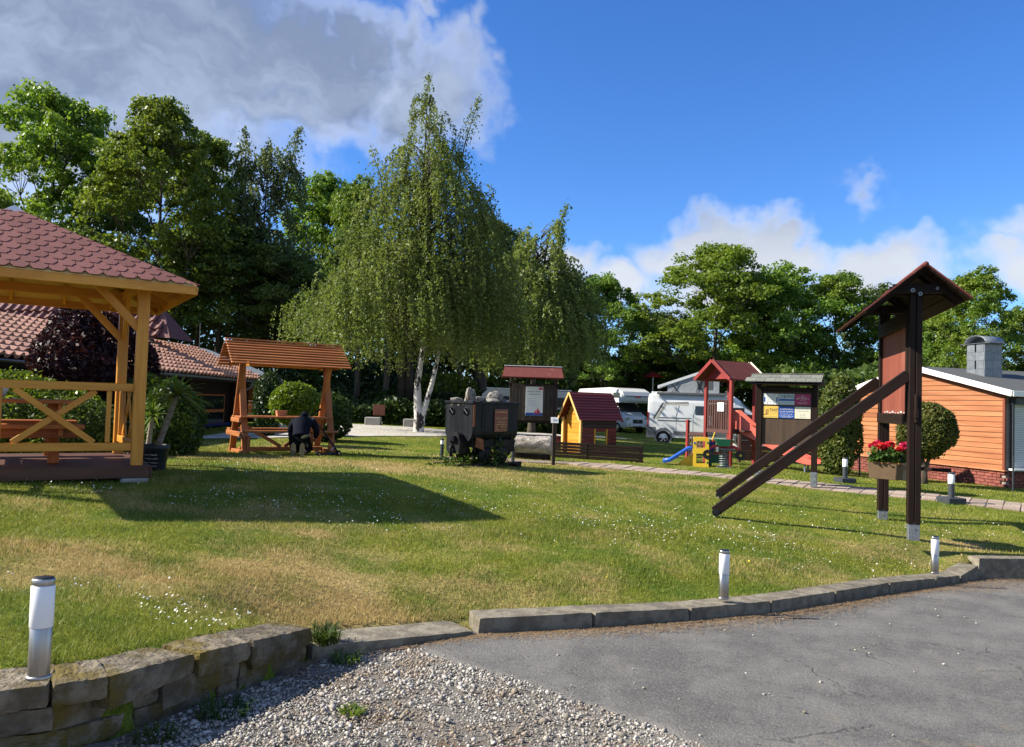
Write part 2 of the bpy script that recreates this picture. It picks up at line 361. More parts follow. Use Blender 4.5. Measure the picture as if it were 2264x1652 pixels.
m, h, b, out = material('asphalt')
gi = h.n('ShaderNodeNewGeometry'); pos = gi.outputs['Position']
c = h.mix(h.smooth(h.noise(pos, 1.4, 6, .65), .35, .68), (.108, .103, .096), (.185, .176, .160))
c = h.mix(h.smooth(h.noise(pos, 62, 4, .75), .50, .72), c, (.27, .26, .24))
c = h.mix(h.smooth(h.noise(pos, 48, 4, .75), .54, .70), c, (.045, .043, .042))
c = h.mix(h.math('MULTIPLY', h.smooth(h.noise(pos, 5.5, 4, .65), .50, .66), .5), c, (.20, .19, .17))
mpv = h.vmath('ADD', pos, h.vmath('MULTIPLY', h.noise(pos, 1.6, 5, .6, 'Color'), (.9, .9, 0)))
vo = h.n('ShaderNodeTexVoronoi', feature='DISTANCE_TO_EDGE'); vo.inputs['Scale'].default_value = .55; h.link(mpv, vo.inputs['Vector'])
crack = h.math('MULTIPLY', h.smooth(vo.outputs['Distance'], .0, .007, 1, 0), h.smooth(h.noise(pos, .8, 2, .5), .52, .60))
c = h.mix(h.math('MULTIPLY', crack, .55), c, (.05, .047, .042))
straw = h.math('MULTIPLY', h.smooth(h.noise(pos, 3.2, 6, .75), .56, .70), h.smooth(h.noise(pos, .55, 3, .5), .45, .62))
c = h.mix(h.math('MULTIPLY', straw, .55), c, (.27, .215, .13))
h.link(c, b.inputs['Base Color']); b.inputs['Roughness'].default_value = .85; b.inputs['Specular IOR Level'].default_value = .3
bn = h.n('ShaderNodeBump'); bn.inputs['Strength'].default_value = 1.0; bn.inputs['Distance'].default_value = .014
h.link(h.math('SUBTRACT', h.noise(pos, 70, 4, .75), h.math('MULTIPLY', crack, .6)), bn.inputs['Height']); h.link(bn.outputs[0], b.inputs['Normal'])
m, h, b, out = material('gravel_bed')
gi = h.n('ShaderNodeNewGeometry'); pos = gi.outputs['Position']
c = h.mix(h.noise(pos, 60, 4, .7), (.10, .085, .065), (.27, .25, .22))
c = h.mix(h.smooth(h.noise(pos, 2.5, 5, .6), .52, .68), c, (.15, .10, .055))
h.link(c, b.inputs['Base Color']); b.inputs['Roughness'].default_value = .95
bn = h.n('ShaderNodeBump'); bn.inputs['Strength'].default_value = .9; bn.inputs['Distance'].default_value = .02
h.link(h.noise(pos, 70, 4, .7), bn.inputs['Height']); h.link(bn.outputs[0], b.inputs['Normal'])
m, h, b, out = material('gravel_stone')
gi = h.n('ShaderNodeNewGeometry')
c = h.mix(gi.outputs['Random Per Island'], (.17, .15, .122), (.50, .465, .41))
c = h.mix(h.math('MULTIPLY', h.smooth(h.noise(gi.outputs['Position'], 2.4, 4, .6), .48, .62), .7), c, (.23, .165, .10))
h.link(c, b.inputs['Base Color']); b.inputs['Roughness'].default_value = .85
m, h, b, out = material('litter')
gi = h.n('ShaderNodeNewGeometry')
h.link(h.mix(gi.outputs['Random Per Island'], (.16, .085, .04), (.32, .23, .12)), b.inputs['Base Color']); b.inputs['Roughness'].default_value = .9
# ------------------------------------------------------------------ mesh helpers
def link(o, parent=None, M=None):
    COL.objects.link(o)
    if parent is not None: o.parent = parent
    if M is not None: o.matrix_basis = M
    return o

def mesh_obj(name, me, mat=None, parent=None, M=None):
    if mat is not None and len(me.materials) == 0:
        me.materials.append(MATS[mat] if isinstance(mat, str) else mat)
    return link(bpy.data.objects.new(name, me), parent, M)

def thing(name, label, cat, loc=(0, 0, 0), rotz=0.0, group=None):
    o = bpy.data.objects.new(name, None); COL.objects.link(o)
    o.empty_display_size = .2
    o.location = loc; o.rotation_euler = (0, 0, rotz)
    return tag(o, label, cat, group)

def tag(o, label, cat, group=None, kind=None):
    o['label'] = label
    if cat: o['category'] = cat
    if group: o['group'] = group
    if kind: o['kind'] = kind
    return o

def struct(o, kind='structure', label=None):
    o['kind'] = kind
    if label: o['label'] = label
    return o

class MB:
    def __init__(s): s.v = []; s.f = []
    def add(s, vs, fs):
        n = len(s.v); s.v += [tuple(v) for v in vs]; s.f += [tuple(i + n for i in f) for f in fs]; return s
    def box(s, c, d, M=None):
        x, y, z = d[0] / 2, d[1] / 2, d[2] / 2
        vs = [Vector((sx * x, sy * y, sz * z)) for sz in (-1, 1) for sy in (-1, 1) for sx in (-1, 1)]
        if M is not None: vs = [M @ v for v in vs]
        vs = [v + Vector(c) for v in vs]
        return s.add(vs, [(0, 2, 3, 1), (4, 5, 7, 6), (0, 1, 5, 4), (2, 6, 7, 3), (0, 4, 6, 2), (1, 3, 7, 5)])
    def bar(s, a, b, w_, h_, up=(0, 0, 1)):
        M, L = bar_matrix(a, b, up)
        return s.box((Vector(a) + Vector(b)) / 2, (L, w_, h_), M.to_3x3())
    def prism(s, poly, axis, t0, t1):
        """extrude polygon (2D) along axis: 'x' poly=(y,z); 'y' poly=(x,z); 'z' poly=(x,y)"""
        def p(a, b, t): return {'x': (t, a, b), 'y': (a, t, b), 'z': (a, b, t)}[axis]
        n = len(poly)
        vs = [p(a, b, t0) for a, b in poly] + [p(a, b, t1) for a, b in poly]
        return s.add(vs, [tuple(range(n))[::-1], tuple(range(n, 2 * n))] + [(i, (i + 1) % n, (i + 1) % n + n, i + n) for i in range(n)])
    def tube(s, path, rad, n=8, cap=True):
        path = [Vector(p) for p in path]; k = len(path)
        if not hasattr(rad, '__len__'): rad = [rad] * k
        vs, fs = [], []
        ref = None
        for i, p in enumerate(path):
            t = (path[min(i + 1, k - 1)] - path[max(i - 1, 0)]).normalized()
            if ref is None: ref = t.orthogonal().normalized()
            ref = (ref - t * ref.dot(t)); ref = ref.normalized() if ref.length > 1e-6 else t.orthogonal().normalized()
            bi = t.cross(ref)
            for j in range(n):
                a = 2 * math.pi * j / n
                vs.append(p + (ref * math.cos(a) + bi * math.sin(a)) * rad[i])
        for i in range(k - 1):
            for j in range(n):
                a, b2 = i * n + j, i * n + (j + 1) % n
                fs.append((a, b2, b2 + n, a + n))
        if cap:
            fs.append(tuple(range(n))[::-1]); fs.append(tuple(range((k - 1) * n, k * n)))
        return s.add(vs, fs)
    def lathe(s, prof, n=24, c=(0, 0, 0), sx=1.0, sy=1.0, ring=False):
        """profile [(r,z)] about Z"""
        vs, fs = [], []; k = len(prof)
        for r, z in prof:
            for j in range(n):
                a = 2 * math.pi * j / n
                vs.append((c[0] + r * math.cos(a) * sx, c[1] + r * math.sin(a) * sy, c[2] + z))
        for i in range(k - 1):
            for j in range(n):
                a, b2 = i * n + j, i * n + (j + 1) % n
                fs.append((a, b2, b2 + n, a + n))
        if ring:
            for j in range(n):
                a, b2 = (k - 1) * n + j, (k - 1) * n + (j + 1) % n
                fs.append((a, b2, (j + 1) % n, j))
        else:
            fs.append(tuple(range(n))[::-1]); fs.append(tuple(range((k - 1) * n, k * n)))
        return s.add(vs, fs)
    def mesh(s, name, smooth=False):
        me = bpy.data.meshes.new(name); me.from_pydata(s.v, [], s.f); me.update()
        if smooth: me.polygons.foreach_set('use_smooth', [True] * len(me.polygons))
        return me
    def obj(s, name, mat, parent=None, M=None, smooth=False):
        return mesh_obj(name, s.mesh(name, smooth), mat, parent, M)

def bar_matrix(a, b, up=(0, 0, 1)):
    a, b = Vector(a), Vector(b)
    x = (b - a); L = x.length; x.normalize()
    z = Vector(up); z = z - x * z.dot(x)
    if z.length < 1e-4:
        z = Vector((0, 1, 0)); z = z - x * z.dot(x)
    z.normalize(); y = z.cross(x)
    M = Matrix((x, y, z)).transposed().to_4x4(); M.translation = (a + b) / 2
    return M, L

_cb = {}
def cbox_mesh(name, d, bev=.006):
    """box with chamfered edges (44 triangles), centred, shared between alike pieces"""
    key = (name, round(d[0], 4), round(d[1], 4), round(d[2], 4), bev)
    if key in _cb: return _cb[key]
    hx, hy, hz = d[0] / 2, d[1] / 2, d[2] / 2
    e = min(bev, hx * .45, hy * .45, hz * .45)
    idx, vs = {}, []
    for sx in (-1, 1):
        for sy in (-1, 1):
            for sz in (-1, 1):
                for ax in range(3):
                    v = [sx * (hx - e), sy * (hy - e), sz * (hz - e)]
                    v[ax] = (sx * hx, sy * hy, sz * hz)[ax]
                    idx[(sx, sy, sz, ax)] = len(vs); vs.append(v)
    fs = []
    for ax in range(3):
        o1, o2 = [a for a in range(3) if a != ax]
        for sg in (-1, 1):
            q = []
            for s1, s2 in ((-1, -1), (1, -1), (1, 1), (-1, 1)):
                k = [0, 0, 0]; k[ax] = sg; k[o1] = s1; k[o2] = s2
                q.append(idx[(*k, ax)])
            fs.append(q)
        for s1 in (-1, 1):
            for s2 in (-1, 1):
                k0 = [0, 0, 0]; k0[o1] = s1; k0[o2] = s2
                ka, kb = list(k0), list(k0); ka[ax] = -1; kb[ax] = 1
                fs.append([idx[(*ka, o1)], idx[(*kb, o1)], idx[(*kb, o2)], idx[(*ka, o2)]])
    for sx in (-1, 1):
        for sy in (-1, 1):
            for sz in (-1, 1):
                fs.append([idx[(sx, sy, sz, 0)], idx[(sx, sy, sz, 1)], idx[(sx, sy, sz, 2)]])
    # orient outward
    out = []
    for f in fs:
        a, b2, c2 = (Vector(vs[i]) for i in f[:3])
        cen = sum((Vector(vs[i]) for i in f), Vector()) / len(f)
        out.append(f if (b2 - a).cross(c2 - a).dot(cen) > 0 else f[::-1])
    me = bpy.data.meshes.new(name); me.from_pydata(vs, [], out); me.update()
    _cb[key] = me
    return me

def bar(name, parent, a, b, w_, h_, mat, up=(0, 0, 1), bev=.006):
    """one timber from a to b; local X runs along its grain"""
    M, L = bar_matrix(a, b, up)
    me = cbox_mesh(name + '_' + mat, (L, w_, h_), bev)
    o = mesh_obj(name, me, mat, parent, M)
    return o

def box(name, parent, c, d, mat, rot=None, bev=.006):
    me = cbox_mesh(name + '_' + mat, d, bev)
    M = Matrix.Translation(c) @ (Euler(rot).to_matrix().to_4x4() if rot else Matrix.Identity(4))
    return mesh_obj(name, me, mat, parent, M)

def text(name, parent, s, size, mat, M, align='CENTER', sx=1.0):
    cu = bpy.data.curves.new(name, 'FONT'); cu.body = s; cu.size = size; cu.align_x = align; cu.align_y = 'CENTER'; cu.extrude = .001; cu.resolution_u = 2
    o = bpy.data.objects.new(name, cu); COL.objects.link(o)
    dg = bpy.context.evaluated_depsgraph_get()
    me = bpy.data.meshes.new_from_object(o.evaluated_get(dg))
    bpy.data.objects.remove(o); bpy.data.curves.remove(cu)
    if sx != 1.0: me.transform(Matrix.Diagonal((sx, 1, 1, 1)))
    me.materials.clear()
    return mesh_obj(name, me, mat, parent, M)

FACE = Matrix(((1, 0, 0, 0), (0, 0, -1, 0), (0, 1, 0, 0), (0, 0, 0, 1)))   # XY text stood up facing local -Y

def arr_mesh(name, verts, k, smooth=False):
    """verts (N,k,3): N separate k-gons"""
    N = verts.shape[0]
    me = bpy.data.meshes.new(name)
    me.vertices.add(N * k); me.vertices.foreach_set('co', verts.astype(np.float32).ravel())
    me.loops.add(N * k); me.loops.foreach_set('vertex_index', np.arange(N * k, dtype=np.int32))
    me.polygons.add(N); me.polygons.foreach_set('loop_start', np.arange(0, N * k, k, dtype=np.int32))
    me.update(calc_edges=True)
    return me

def idx_mesh(name, verts, faces, smooth=False):
    """verts (V,3), faces (F,k)"""
    k = faces.shape[1]; Fn = faces.shape[0]
    me = bpy.data.meshes.new(name)
    me.vertices.add(len(verts)); me.vertices.foreach_set('co', verts.astype(np.float32).ravel())
    me.loops.add(Fn * k); me.loops.foreach_set('vertex_index', faces.astype(np.int32).ravel())
    me.polygons.add(Fn); me.polygons.foreach_set('loop_start', np.arange(0, Fn * k, k, dtype=np.int32))
    if smooth: me.polygons.foreach_set('use_smooth', np.ones(Fn, dtype=bool))
    me.update(calc_edges=True)
    return me

def unit(a): return a / np.maximum(np.linalg.norm(a, axis=-1, keepdims=True), 1e-9)

def leaf_quads(C, size, rng, up=.6, aspect=.62, out=None, outw=0.0, sv=.35, hang=None):
    """pointed leaf faces at centres C"""
    N = len(C)
    nrm = rng.normal(size=(N, 3)); nrm = unit(nrm); nrm[:, 2] += up
    if out is not None: nrm += out * outw
    nrm = unit(nrm)
    t = rng.normal(size=(N, 3))
    if hang is not None: t = t * .5 + np.array([0, 0, -1.0]) * hang
    a = unit(t - nrm * np.sum(t * nrm, 1, keepdims=True)); b = np.cross(nrm, a)
    s = (size * (1 + sv * rng.uniform(-1, 1, N)))[:, None]
    v = np.stack([C - a * s * .5, C + b * s * .5 * aspect + a * s * .06, C + a * s * .5, C - b * s * .5 * aspect + a * s * .06], 1)
    return v

def tnoise(x, y, s=1.0, seed=0):
    """cheap smooth value noise, vectorised"""
    r = np.random.default_rng(seed); ph = r.uniform(0, 6.28, 12); k = r.normal(size=(12, 2)) * s
    z = 0
    for i in range(12): z = z + np.sin(k[i, 0] * x + k[i, 1] * y + ph[i])
    return z / 4.0

# ------------------------------------------------------------------ terrain
KERB = np.array([(-30, -8.0), (-6, 1.35), (-3.4, 2.7), (-2.19, 3.28), (-1.947, 3.395), (-1.78, 3.5), (-1.755, 3.63), (-1.677, 3.86), (-1.565, 4.13),
                 (-1.41, 4.43), (-1.2, 4.98), (-1.17, 5.2), (-.2, 5.82), (.71, 6.19), (1.575, 6.61), (2.43, 7.1), (4.16, 8.41), (5.23, 9.18), (5.75, 9.62), (6.1, 9.9), (9, 10.35), (40, 13)])
def ykerb(x): return np.interp(x, KERB[:, 0], KERB[:, 1])
def zroad(x, y):
    return EZ - 1.41 - .012 * np.clip(x, -12, 12) - .06 * np.clip(y, -4, 11)

CP = np.array([(-2.2, 3.75, -1.25), (-3.6, 3.2, -1.21), (-6, 2.2, -1.15), (-1.85, 4.6, -1.35), (-1.35, 5.6, -1.56), (-.1, 6.25, -1.61), (.8, 6.6, -1.635), (1.7, 7.05, -1.69), (2.6, 7.5, -1.72), (4.2, 8.8, -1.81),
    (5.2, 9.55, -1.85), (7, 10.5, -1.86), (12, 11.5, -1.86), (-4.4, 9.2, -1.10), (-6, 9, -1.0), (-3.3, 10, -1.06), (-3, 7, -1.25), (-.19, 9.05, -1.40), (2.9, 10.5, -1.55), (3.4, 12.4, -1.52), (5.3, 10.2, -1.62), (5.9, 12.3, -1.68),
    (-.64, 15, -1.24), (-5, 16, -1.2), (-9, 16, -1.2), (-10, 24, -1.3), (-5.5, 23, -1.2), (-2, 25.5, -1.2), (6, 36, -1.55), (8, 40, -1.9), (11, 56, -1.8), (-8, 34, -1.1), (1.5, 21, -1.5), (3.5, 20.7, -1.5), (6.3, 16, -1.57), (5.3, 16.5, -1.54),
    (6.8, 22, -1.58), (12.4, 19.3, -1.77), (10.8, 24.7, -1.85), (9, 13.5, -1.64), (8.2, 14.4, -1.64), (7.7, 17.8, -1.6), (-60, 90, -1.0), (60, 90, -1.9), (60, 10, -1.9), (-60, 10, -1.0), (0, 90, -1.4), (-30, 30, -1.1), (30, 40, -1.9), (-30, -20, -1), (30, -20, -1.9)])
def _tps_fit():
    P = CP[:, :2]; n = len(P)
    d = np.linalg.norm(P[:, None] - P[None], axis=2); K = np.where(d > 0, d * d * np.log(d + 1e-12), 0) + np.eye(n) * 3.0
    A = np.zeros((n + 3, n + 3)); A[:n, :n] = K; A[:n, n] = 1; A[:n, n + 1:] = P; A[n, :n] = 1; A[n + 1:, :n] = P.T
    return np.linalg.solve(A, np.concatenate([CP[:, 2], np.zeros(3)]))
_TW = _tps_fit()
KZ = np.array([-1.2, -1.25, -1.27, -1.28, -1.285, -1.29, -1.30, -1.33, -1.36, -1.39, -1.46, -1.60, -1.68, -1.65, -1.70, -1.738, -1.825, -1.90, -1.92, -1.80, -1.83, -1.85])
KW = np.array([.3] * 11 + [.33, .30] + [.24] * 7 + [.2, .2])
def kerb_near(x, y):
    """plan distance to the wall and kerb front line, top height and width of the nearest stone"""
    best = np.full(x.shape, 1e9); zt = np.zeros(x.shape); wd = np.zeros(x.shape)
    for k in range(len(KERB) - 1):
        (ax, ay), (bx, by) = KERB[k], KERB[k + 1]
        dx, dy = bx - ax, by - ay; t = np.clip(((x - ax) * dx + (y - ay) * dy) / (dx * dx + dy * dy), 0, 1)
        d = np.hypot(x - ax - t * dx, y - ay - t * dy); m_ = d < best
        best = np.where(m_, d, best); zt = np.where(m_, KZ[k] + (KZ[k + 1] - KZ[k]) * t, zt); wd = np.where(m_, KW[k] + (KW[k + 1] - KW[k]) * t, wd)
    return best, zt, wd
def zlawn(x, y):
    x = np.atleast_1d(np.asarray(x, float)); y = np.atleast_1d(np.asarray(y, float))
    xx, yy = np.clip(x, -60, 60), np.clip(y, -20, 90)
    z = np.full(x.shape, _TW[-3]) + _TW[-2] * xx + _TW[-1] * yy
    for (px, py, _), wgt in zip(CP, _TW[:-3]):
        d2 = (xx - px) ** 2 + (yy - py) ** 2
        z = z + wgt * np.where(d2 > 0, .5 * d2 * np.log(d2 + 1e-12), 0)
    z = np.clip(z, -2.1, -.6)
    sm = lambda t: np.clip(t, 0, 1) ** 2 * (3 - 2 * np.clip(t, 0, 1))
    bank = 2.2 * sm((y - 33.5) / 6.0) * (1 - sm((x + 5.0) / 5.0)) * sm((x + 40) / 15)
    # the turf comes down flush to the tops of the wall and kerb stones
    kd, kt, kw = kerb_near(x, y)
    back = np.where(y > ykerb(x), kd, 0) - kw
    kt = kt - .012 - .05 * (back < -.02)
    z = kt + (z - kt) * sm(back / .8)
    z = z + bank + .012 * tnoise(x, y, 2.2, 3)
    return z + EZ
def gz(x, y): return float(zlawn(x, y)[0])
def base(px, py, Y):
    p = W(px, py, Y); p.z = gz(p.x, Y); return p

def axis(segs):
    out = []
    for a, b2, st in segs: out.append(np.arange(a, b2, st))
    return np.concatenate(out + [np.array([segs[-1][1]])])
gx = axis([(-600, -60, 60), (-60, -16, 2.0), (-16, -6, .5), (-6, 8, .1), (8, 16, .4), (16, 60, 2.0), (60, 600, 60)])
gy = axis([(-60, -8, 6), (-8, 2, 1.0), (2, 12, .1), (12, 24, .3), (24, 60, 1.0), (60, 90, 3), (90, 900, 90)])
X, Y = np.meshgrid(gx, gy)
Zl = zlawn(X.ravel(), Y.ravel()).reshape(X.shape)
road_side = Y < ykerb(X) + .13
Z = np.where(road_side, zroad(X, Y) - .30, Zl)
nx, ny = len(gx), len(gy)
ii = np.arange(nx * ny).reshape(ny, nx)
faces = np.stack([ii[:-1, :-1], ii[:-1, 1:], ii[1:, 1:], ii[1:, :-1]], -1).reshape(-1, 4)
DRY = [(-3.4, 5.5, 2.6, .8, .85), (-1.5, 6.2, 1.5, .8, .95), (.2, 6.7, 1.3, .4, .65), (-5.2, 5.2, 2.2, .7, .75), (-3.0, 13.2, 3.2, 1.3, .8), (.9, 14.2, 2.2, 1.6, .5), (-6, 7.2, 1.5, .4, .5),
       (.3, 18.0, 3.0, 1.5, .75), (6.1, 10.6, 1.0, .5, .65), (3.0, 15.2, 2.0, .7, .5), (5.2, 9.8, 1.6, .4, .5), (-.4, 15.6, 1.3, .7, .8), (-2.0, 8.0, 2.5, .6, .4), (2.6, 8.4, 2.5, .7, .4), (3.5, 13.5, 2.0, .6, .4), (-6, 19, 3, 1.5, .5)]
def dryness(x, y):
    wx = x + .38 * tnoise(x, y, 2.3, 41) + .14 * tnoise(x, y, 7, 42); wy = y + .30 * tnoise(x, y, 2.3, 43) + .12 * tnoise(x, y, 7, 44)
    f = np.zeros_like(x)
    for cx, cy, rx, ry, k in DRY:
        f = np.maximum(f, .86 * k * np.clip(1.45 - np.hypot((wx - cx) / rx, (wy - cy) / ry), 0, 1))
    f = f + .16 * tnoise(x, y, 5.0, 45) + .13 * tnoise(x, y, 13.0, 46) + .12 * tnoise(x, y, .8, 47) + .10 * tnoise(x, y, 30.0, 48)
    return np.clip((f - .08) / .85, 0, 1)
def put_dry(me, d):
    at = me.attributes.new('dry', 'FLOAT', 'POINT'); at.data.foreach_set('value', d.astype(np.float32).ravel())
lawn = struct(mesh_obj('lawn', idx_mesh('lawn', np.stack([X, Y, Z], -1).reshape(-1, 3), faces, True), 'grass_ground'))
put_dry(lawn.data, dryness(X.ravel(), Y.ravel()))

# gravel yard and asphalt drive in front of the kerb
def bound_x(y):     # left edge of the asphalt
    a = np.array([(2.05, 2.6), (1.32, 3.45), (.75, 4.05), (.05, 4.75), (-.5, 5.25), (-.72, 5.5), (-.6, 5.75)])
    xs = np.interp(y, a[:, 1], a[:, 0])
    xs = np.where(y < 2.6, 2.05 + (2.6 - y) * .9, xs)
    return xs + .03 * tnoise(y, y * 0, 9, 5) + .015 * tnoise(y, y * 0, 30, 6)
def sheet(name, xs, ys_n, y0, zoff, mat, keep):
    Xc = np.repeat(xs[None], ys_n, 0); v = np.linspace(0, 1, ys_n)[:, None] ** .8
    yt = ykerb(xs)[None] + .10
    Yc = y0 + v * (yt - y0)
    Zc = zroad(Xc, Yc) + zoff + .008 * tnoise(Xc, Yc, 1.5, 8)
    n0 = len(xs); I = np.arange(n0 * ys_n).reshape(ys_n, n0)
    f = np.stack([I[:-1, :-1], I[:-1, 1:], I[1:, 1:], I[1:, :-1]], -1).reshape(-1, 4)
    cx = Xc.ravel()[f].mean(1); cy = Yc.ravel()[f].mean(1)
    f = f[keep(cx, cy)]
    return mesh_obj(name, idx_mesh(name, np.stack([Xc, Yc, Zc], -1).reshape(-1, 3), f, True), mat)
def asphalt_sheet():
    ys = axis([(-25, 0, 1.0), (0, 13, .05)]); xk = np.interp(ys - .14, KERB[:, 1], KERB[:, 0])
    x0 = np.maximum(bound_x(ys), xk); ts = np.r_[np.linspace(0, 6, 90), np.linspace(6.5, 40, 20)]
    Xc = x0[:, None] + ts[None]; Yc = np.repeat(ys[:, None], len(ts), 1)
    Zc = zroad(Xc, Yc) + .012 + .008 * tnoise(Xc, Yc, 1.5, 8); Zc[:, 0] -= .02
    n0 = len(ts); I = np.arange(n0 * len(ys)).reshape(len(ys), n0)
    f = np.stack([I[:-1, :-1], I[:-1, 1:], I[1:, 1:], I[1:, :-1]], -1).reshape(-1, 4)
    return mesh_obj('asphalt_drive', idx_mesh('asphalt_drive', np.stack([Xc, Yc, Zc], -1).reshape(-1, 3), f, True), 'asphalt')
gravel_yard = struct(sheet('gravel_yard', axis([(-30, -6, 2), (-6, 3, .15), (3, 6, 1)]), 60, -25, 0.0, 'gravel_bed', lambda x, y: x < bound_x(y) + .6))
asphalt = struct(asphalt_sheet())

def stones_mesh(name, P, R, rng, flat=.6):
    ico = np.array([(0, 0, 1), (.894, 0, .447), (.276, .851, .447), (-.724, .526, .447), (-.724, -.526, .447), (.276, -.851, .447),
                    (.724, .526, -.447), (-.276, .851, -.447), (-.894, 0, -.447), (-.276, -.851, -.447), (.724, -.526, -.447), (0, 0, -1)])
    fi = np.array([(0, 1, 2), (0, 2, 3), (0, 3, 4), (0, 4, 5), (0, 5, 1), (1, 6, 2), (2, 7, 3), (3, 8, 4), (4, 9, 5), (5, 10, 1), (6, 7, 2), (7, 8, 3), (8, 9, 4), (9, 10, 5), (10, 6, 1), (11, 7, 6), (11, 8, 7), (11, 9, 8), (11, 10, 9), (11, 6, 10)])
    N = len(P)
    v = ico[None] * (1 + .28 * rng.uniform(-1, 1, (N, 12, 1)))
    sc = R[:, None] * np.stack([rng.uniform(.7, 1.3, N), rng.uniform(.6, 1.0, N), rng.uniform(.4, .8, N) * flat / .6], 1)
    v = v * sc[:, None, :]
    a = rng.uniform(0, 6.28, N); ca, sa = np.cos(a)[:, None], np.sin(a)[:, None]
    til = rng.normal(0, .35, N)[:, None]
    x, y, z = v[..., 0], v[..., 1], v[..., 2]
    x, z = x * np.cos(til) - z * np.sin(til), x * np.sin(til) + z * np.cos(til)
    v = np.stack([x * ca - y * sa, x * sa + y * ca, z], -1) + P[:, None, :]
    f = (fi[None] + (np.arange(N) * 12)[:, None, None]).reshape(-1, 3)
    return idx_mesh(name, v.reshape(-1, 3), f)
rg = np.random.default_rng(11)
n = 84000
x = rg.uniform(-2.2, 2.6, n); y = rg.uniform(1.6, 5.9, n)
keep = (y < ykerb(x) - .02) & (x < bound_x(y) + np.abs(rg.normal(0, .05, n))) & (x > -2.4)
x, y = x[keep], y[keep]
wall_dist = np.clip((ykerb(x) - y) / .6, 0, 1)  # loose stones thin out close to the wall
kp = rg.uniform(size=len(x)) < .35 + .65 * np.clip(tnoise(x, y, 2.2, 21) * .8 + .75, 0, 1) * (.35 + .65 * wall_dist)
x, y = x[kp], y[kp]
r_ = rg.lognormal(math.log(.0060), .46, len(x)).clip(.003, .022)
P_ = np.stack([x, y, zroad(x, y) + .006 + r_ * .15], 1)
struct(mesh_obj('gravel', stones_mesh('gravel', P_, r_, rg), 'gravel_stone'), 'stuff', 'loose pale grey gravel spread between the stone wall and the asphalt')
n = 160
x = rg.uniform(-.6, 5.5, n); y = rg.uniform(3.2, 8.5, n); k2 = (y < ykerb(x) - .1) & (x > bound_x(y))
x, y = x[k2], y[k2]; r_ = rg.lognormal(math.log(.008), .4, len(x)).clip(.004, .022)
struct(mesh_obj('pebble_scatter', stones_mesh('pebble_scatter', np.stack([x, y, zroad(x, y) + .016 + r_ * .3], 1), r_, rg), 'gravel_stone'), 'stuff', 'few stray pebbles lying on the asphalt drive')

# needle litter along the kerb foot
n = 9000
s = rg.uniform(0, 1, n); x = -1.3 + s * 8.0; dx = np.abs(rg.normal(0, .10 + .16 * np.clip(tnoise(x, x * 0, 1.3, 31), 0, 1) + .25 * np.clip((x - 4.6) / 1.2, 0, 1), n))
y = ykerb(x) - .01 - dx
a = rg.uniform(0, 3.14, n); L = rg.uniform(.012, .035, n)
dirv = np.stack([np.cos(a), np.sin(a), np.zeros(n)], 1) * L[:, None]; per = np.stack([-np.sin(a), np.cos(a), np.zeros(n)], 1) * .0016
C_ = np.stack([x, y, zroad(x, y) + .021 + rg.uniform(0, .010, n)], 1)
struct(mesh_obj('needle_litter', arr_mesh('needle_litter', np.stack([C_ - dirv - per, C_ + dirv - per, C_ + dirv + per, C_ - dirv + per], 1), 4), 'litter'), 'stuff', 'brown dry needles and straw swept along the kerb foot')

# ------------------------------------------------------------------ stone wall and kerb
def rough_block(p0, p1, z0, z1, depth, seed, mat, name, parent, amp=.012, back=None, nx=14, ny=6, nz=4, top_slope=(0, 0)):
    """hewn block whose front bottom edge runs p0->p1 (plan); depth goes to the lawn side"""
    r = np.random.default_rng(seed)
    p0, p1 = np.array(p0, float), np.array(p1, float)
    d = p1 - p0; L = np.linalg.norm(d); t = d / L; nrm = np.array([-t[1], t[0]])
    mb = {}
    vs, fs = [], []
    def vid(i, j, k):
        if (i, j, k) in mb: return mb[(i, j, k)]
        u, v, w_ = i / nx, j / ny, k / nz
        # pull in the arrises so they read worn
        ex = min(u, 1 - u) * nx; ez = min(w_, 1 - w_) * nz; ey = min(v, 1 - v) * ny
        on = sum(1 for e in (ex, ey, ez) if e < .5)
        inset = .006 * (on - 1) if on > 1 else 0
        P = p0 + t * (u * L) + nrm * (v * depth)
        ztop = z1 + top_slope[0] * (1 - u) + top_slope[1] * u
        z = z0 + (ztop - z0) * w_
        cen = np.array([*(p0 + t * L / 2 + nrm * depth / 2), (z0 + z1) / 2])
        q = np.array([P[0], P[1], z]); q = q + (cen - q) / np.linalg.norm(cen - q) * inset
        q = q + r.normal(0, amp, 3) * np.array([1, 1, .7]) * .5
        mb[(i, j, k)] = len(vs); vs.append(q); return mb[(i, j, k)]
    for k in range(nz):
        for i in range(nx):
            fs.append((vid(i, 0, k), vid(i + 1, 0, k), vid(i + 1, 0, k + 1), vid(i, 0, k + 1)))
            fs.append((vid(i, ny, k + 1), vid(i + 1, ny, k + 1), vid(i + 1, ny, k), vid(i, ny, k)))
        for j in range(ny):
            fs.append((vid(0, j, k + 1), vid(0, j + 1, k + 1), vid(0, j + 1, k), vid(0, j, k)))
            fs.append((vid(nx, j, k), vid(nx, j + 1, k), vid(nx, j + 1, k + 1), vid(nx, j, k + 1)))
    for i in range(nx):
        for j in range(ny):
            fs.append((vid(i, j, nz), vid(i + 1, j, nz), vid(i + 1, j + 1, nz), vid(i, j + 1, nz)))
    vs = np.array(vs); org = vs.mean(0); org[2] = z0
    me = bpy.data.meshes.new(name); me.from_pydata([tuple(v - org) for v in vs], [], fs); me.update()
    return mesh_obj(name, me, mat, parent, Matrix.Translation(org))

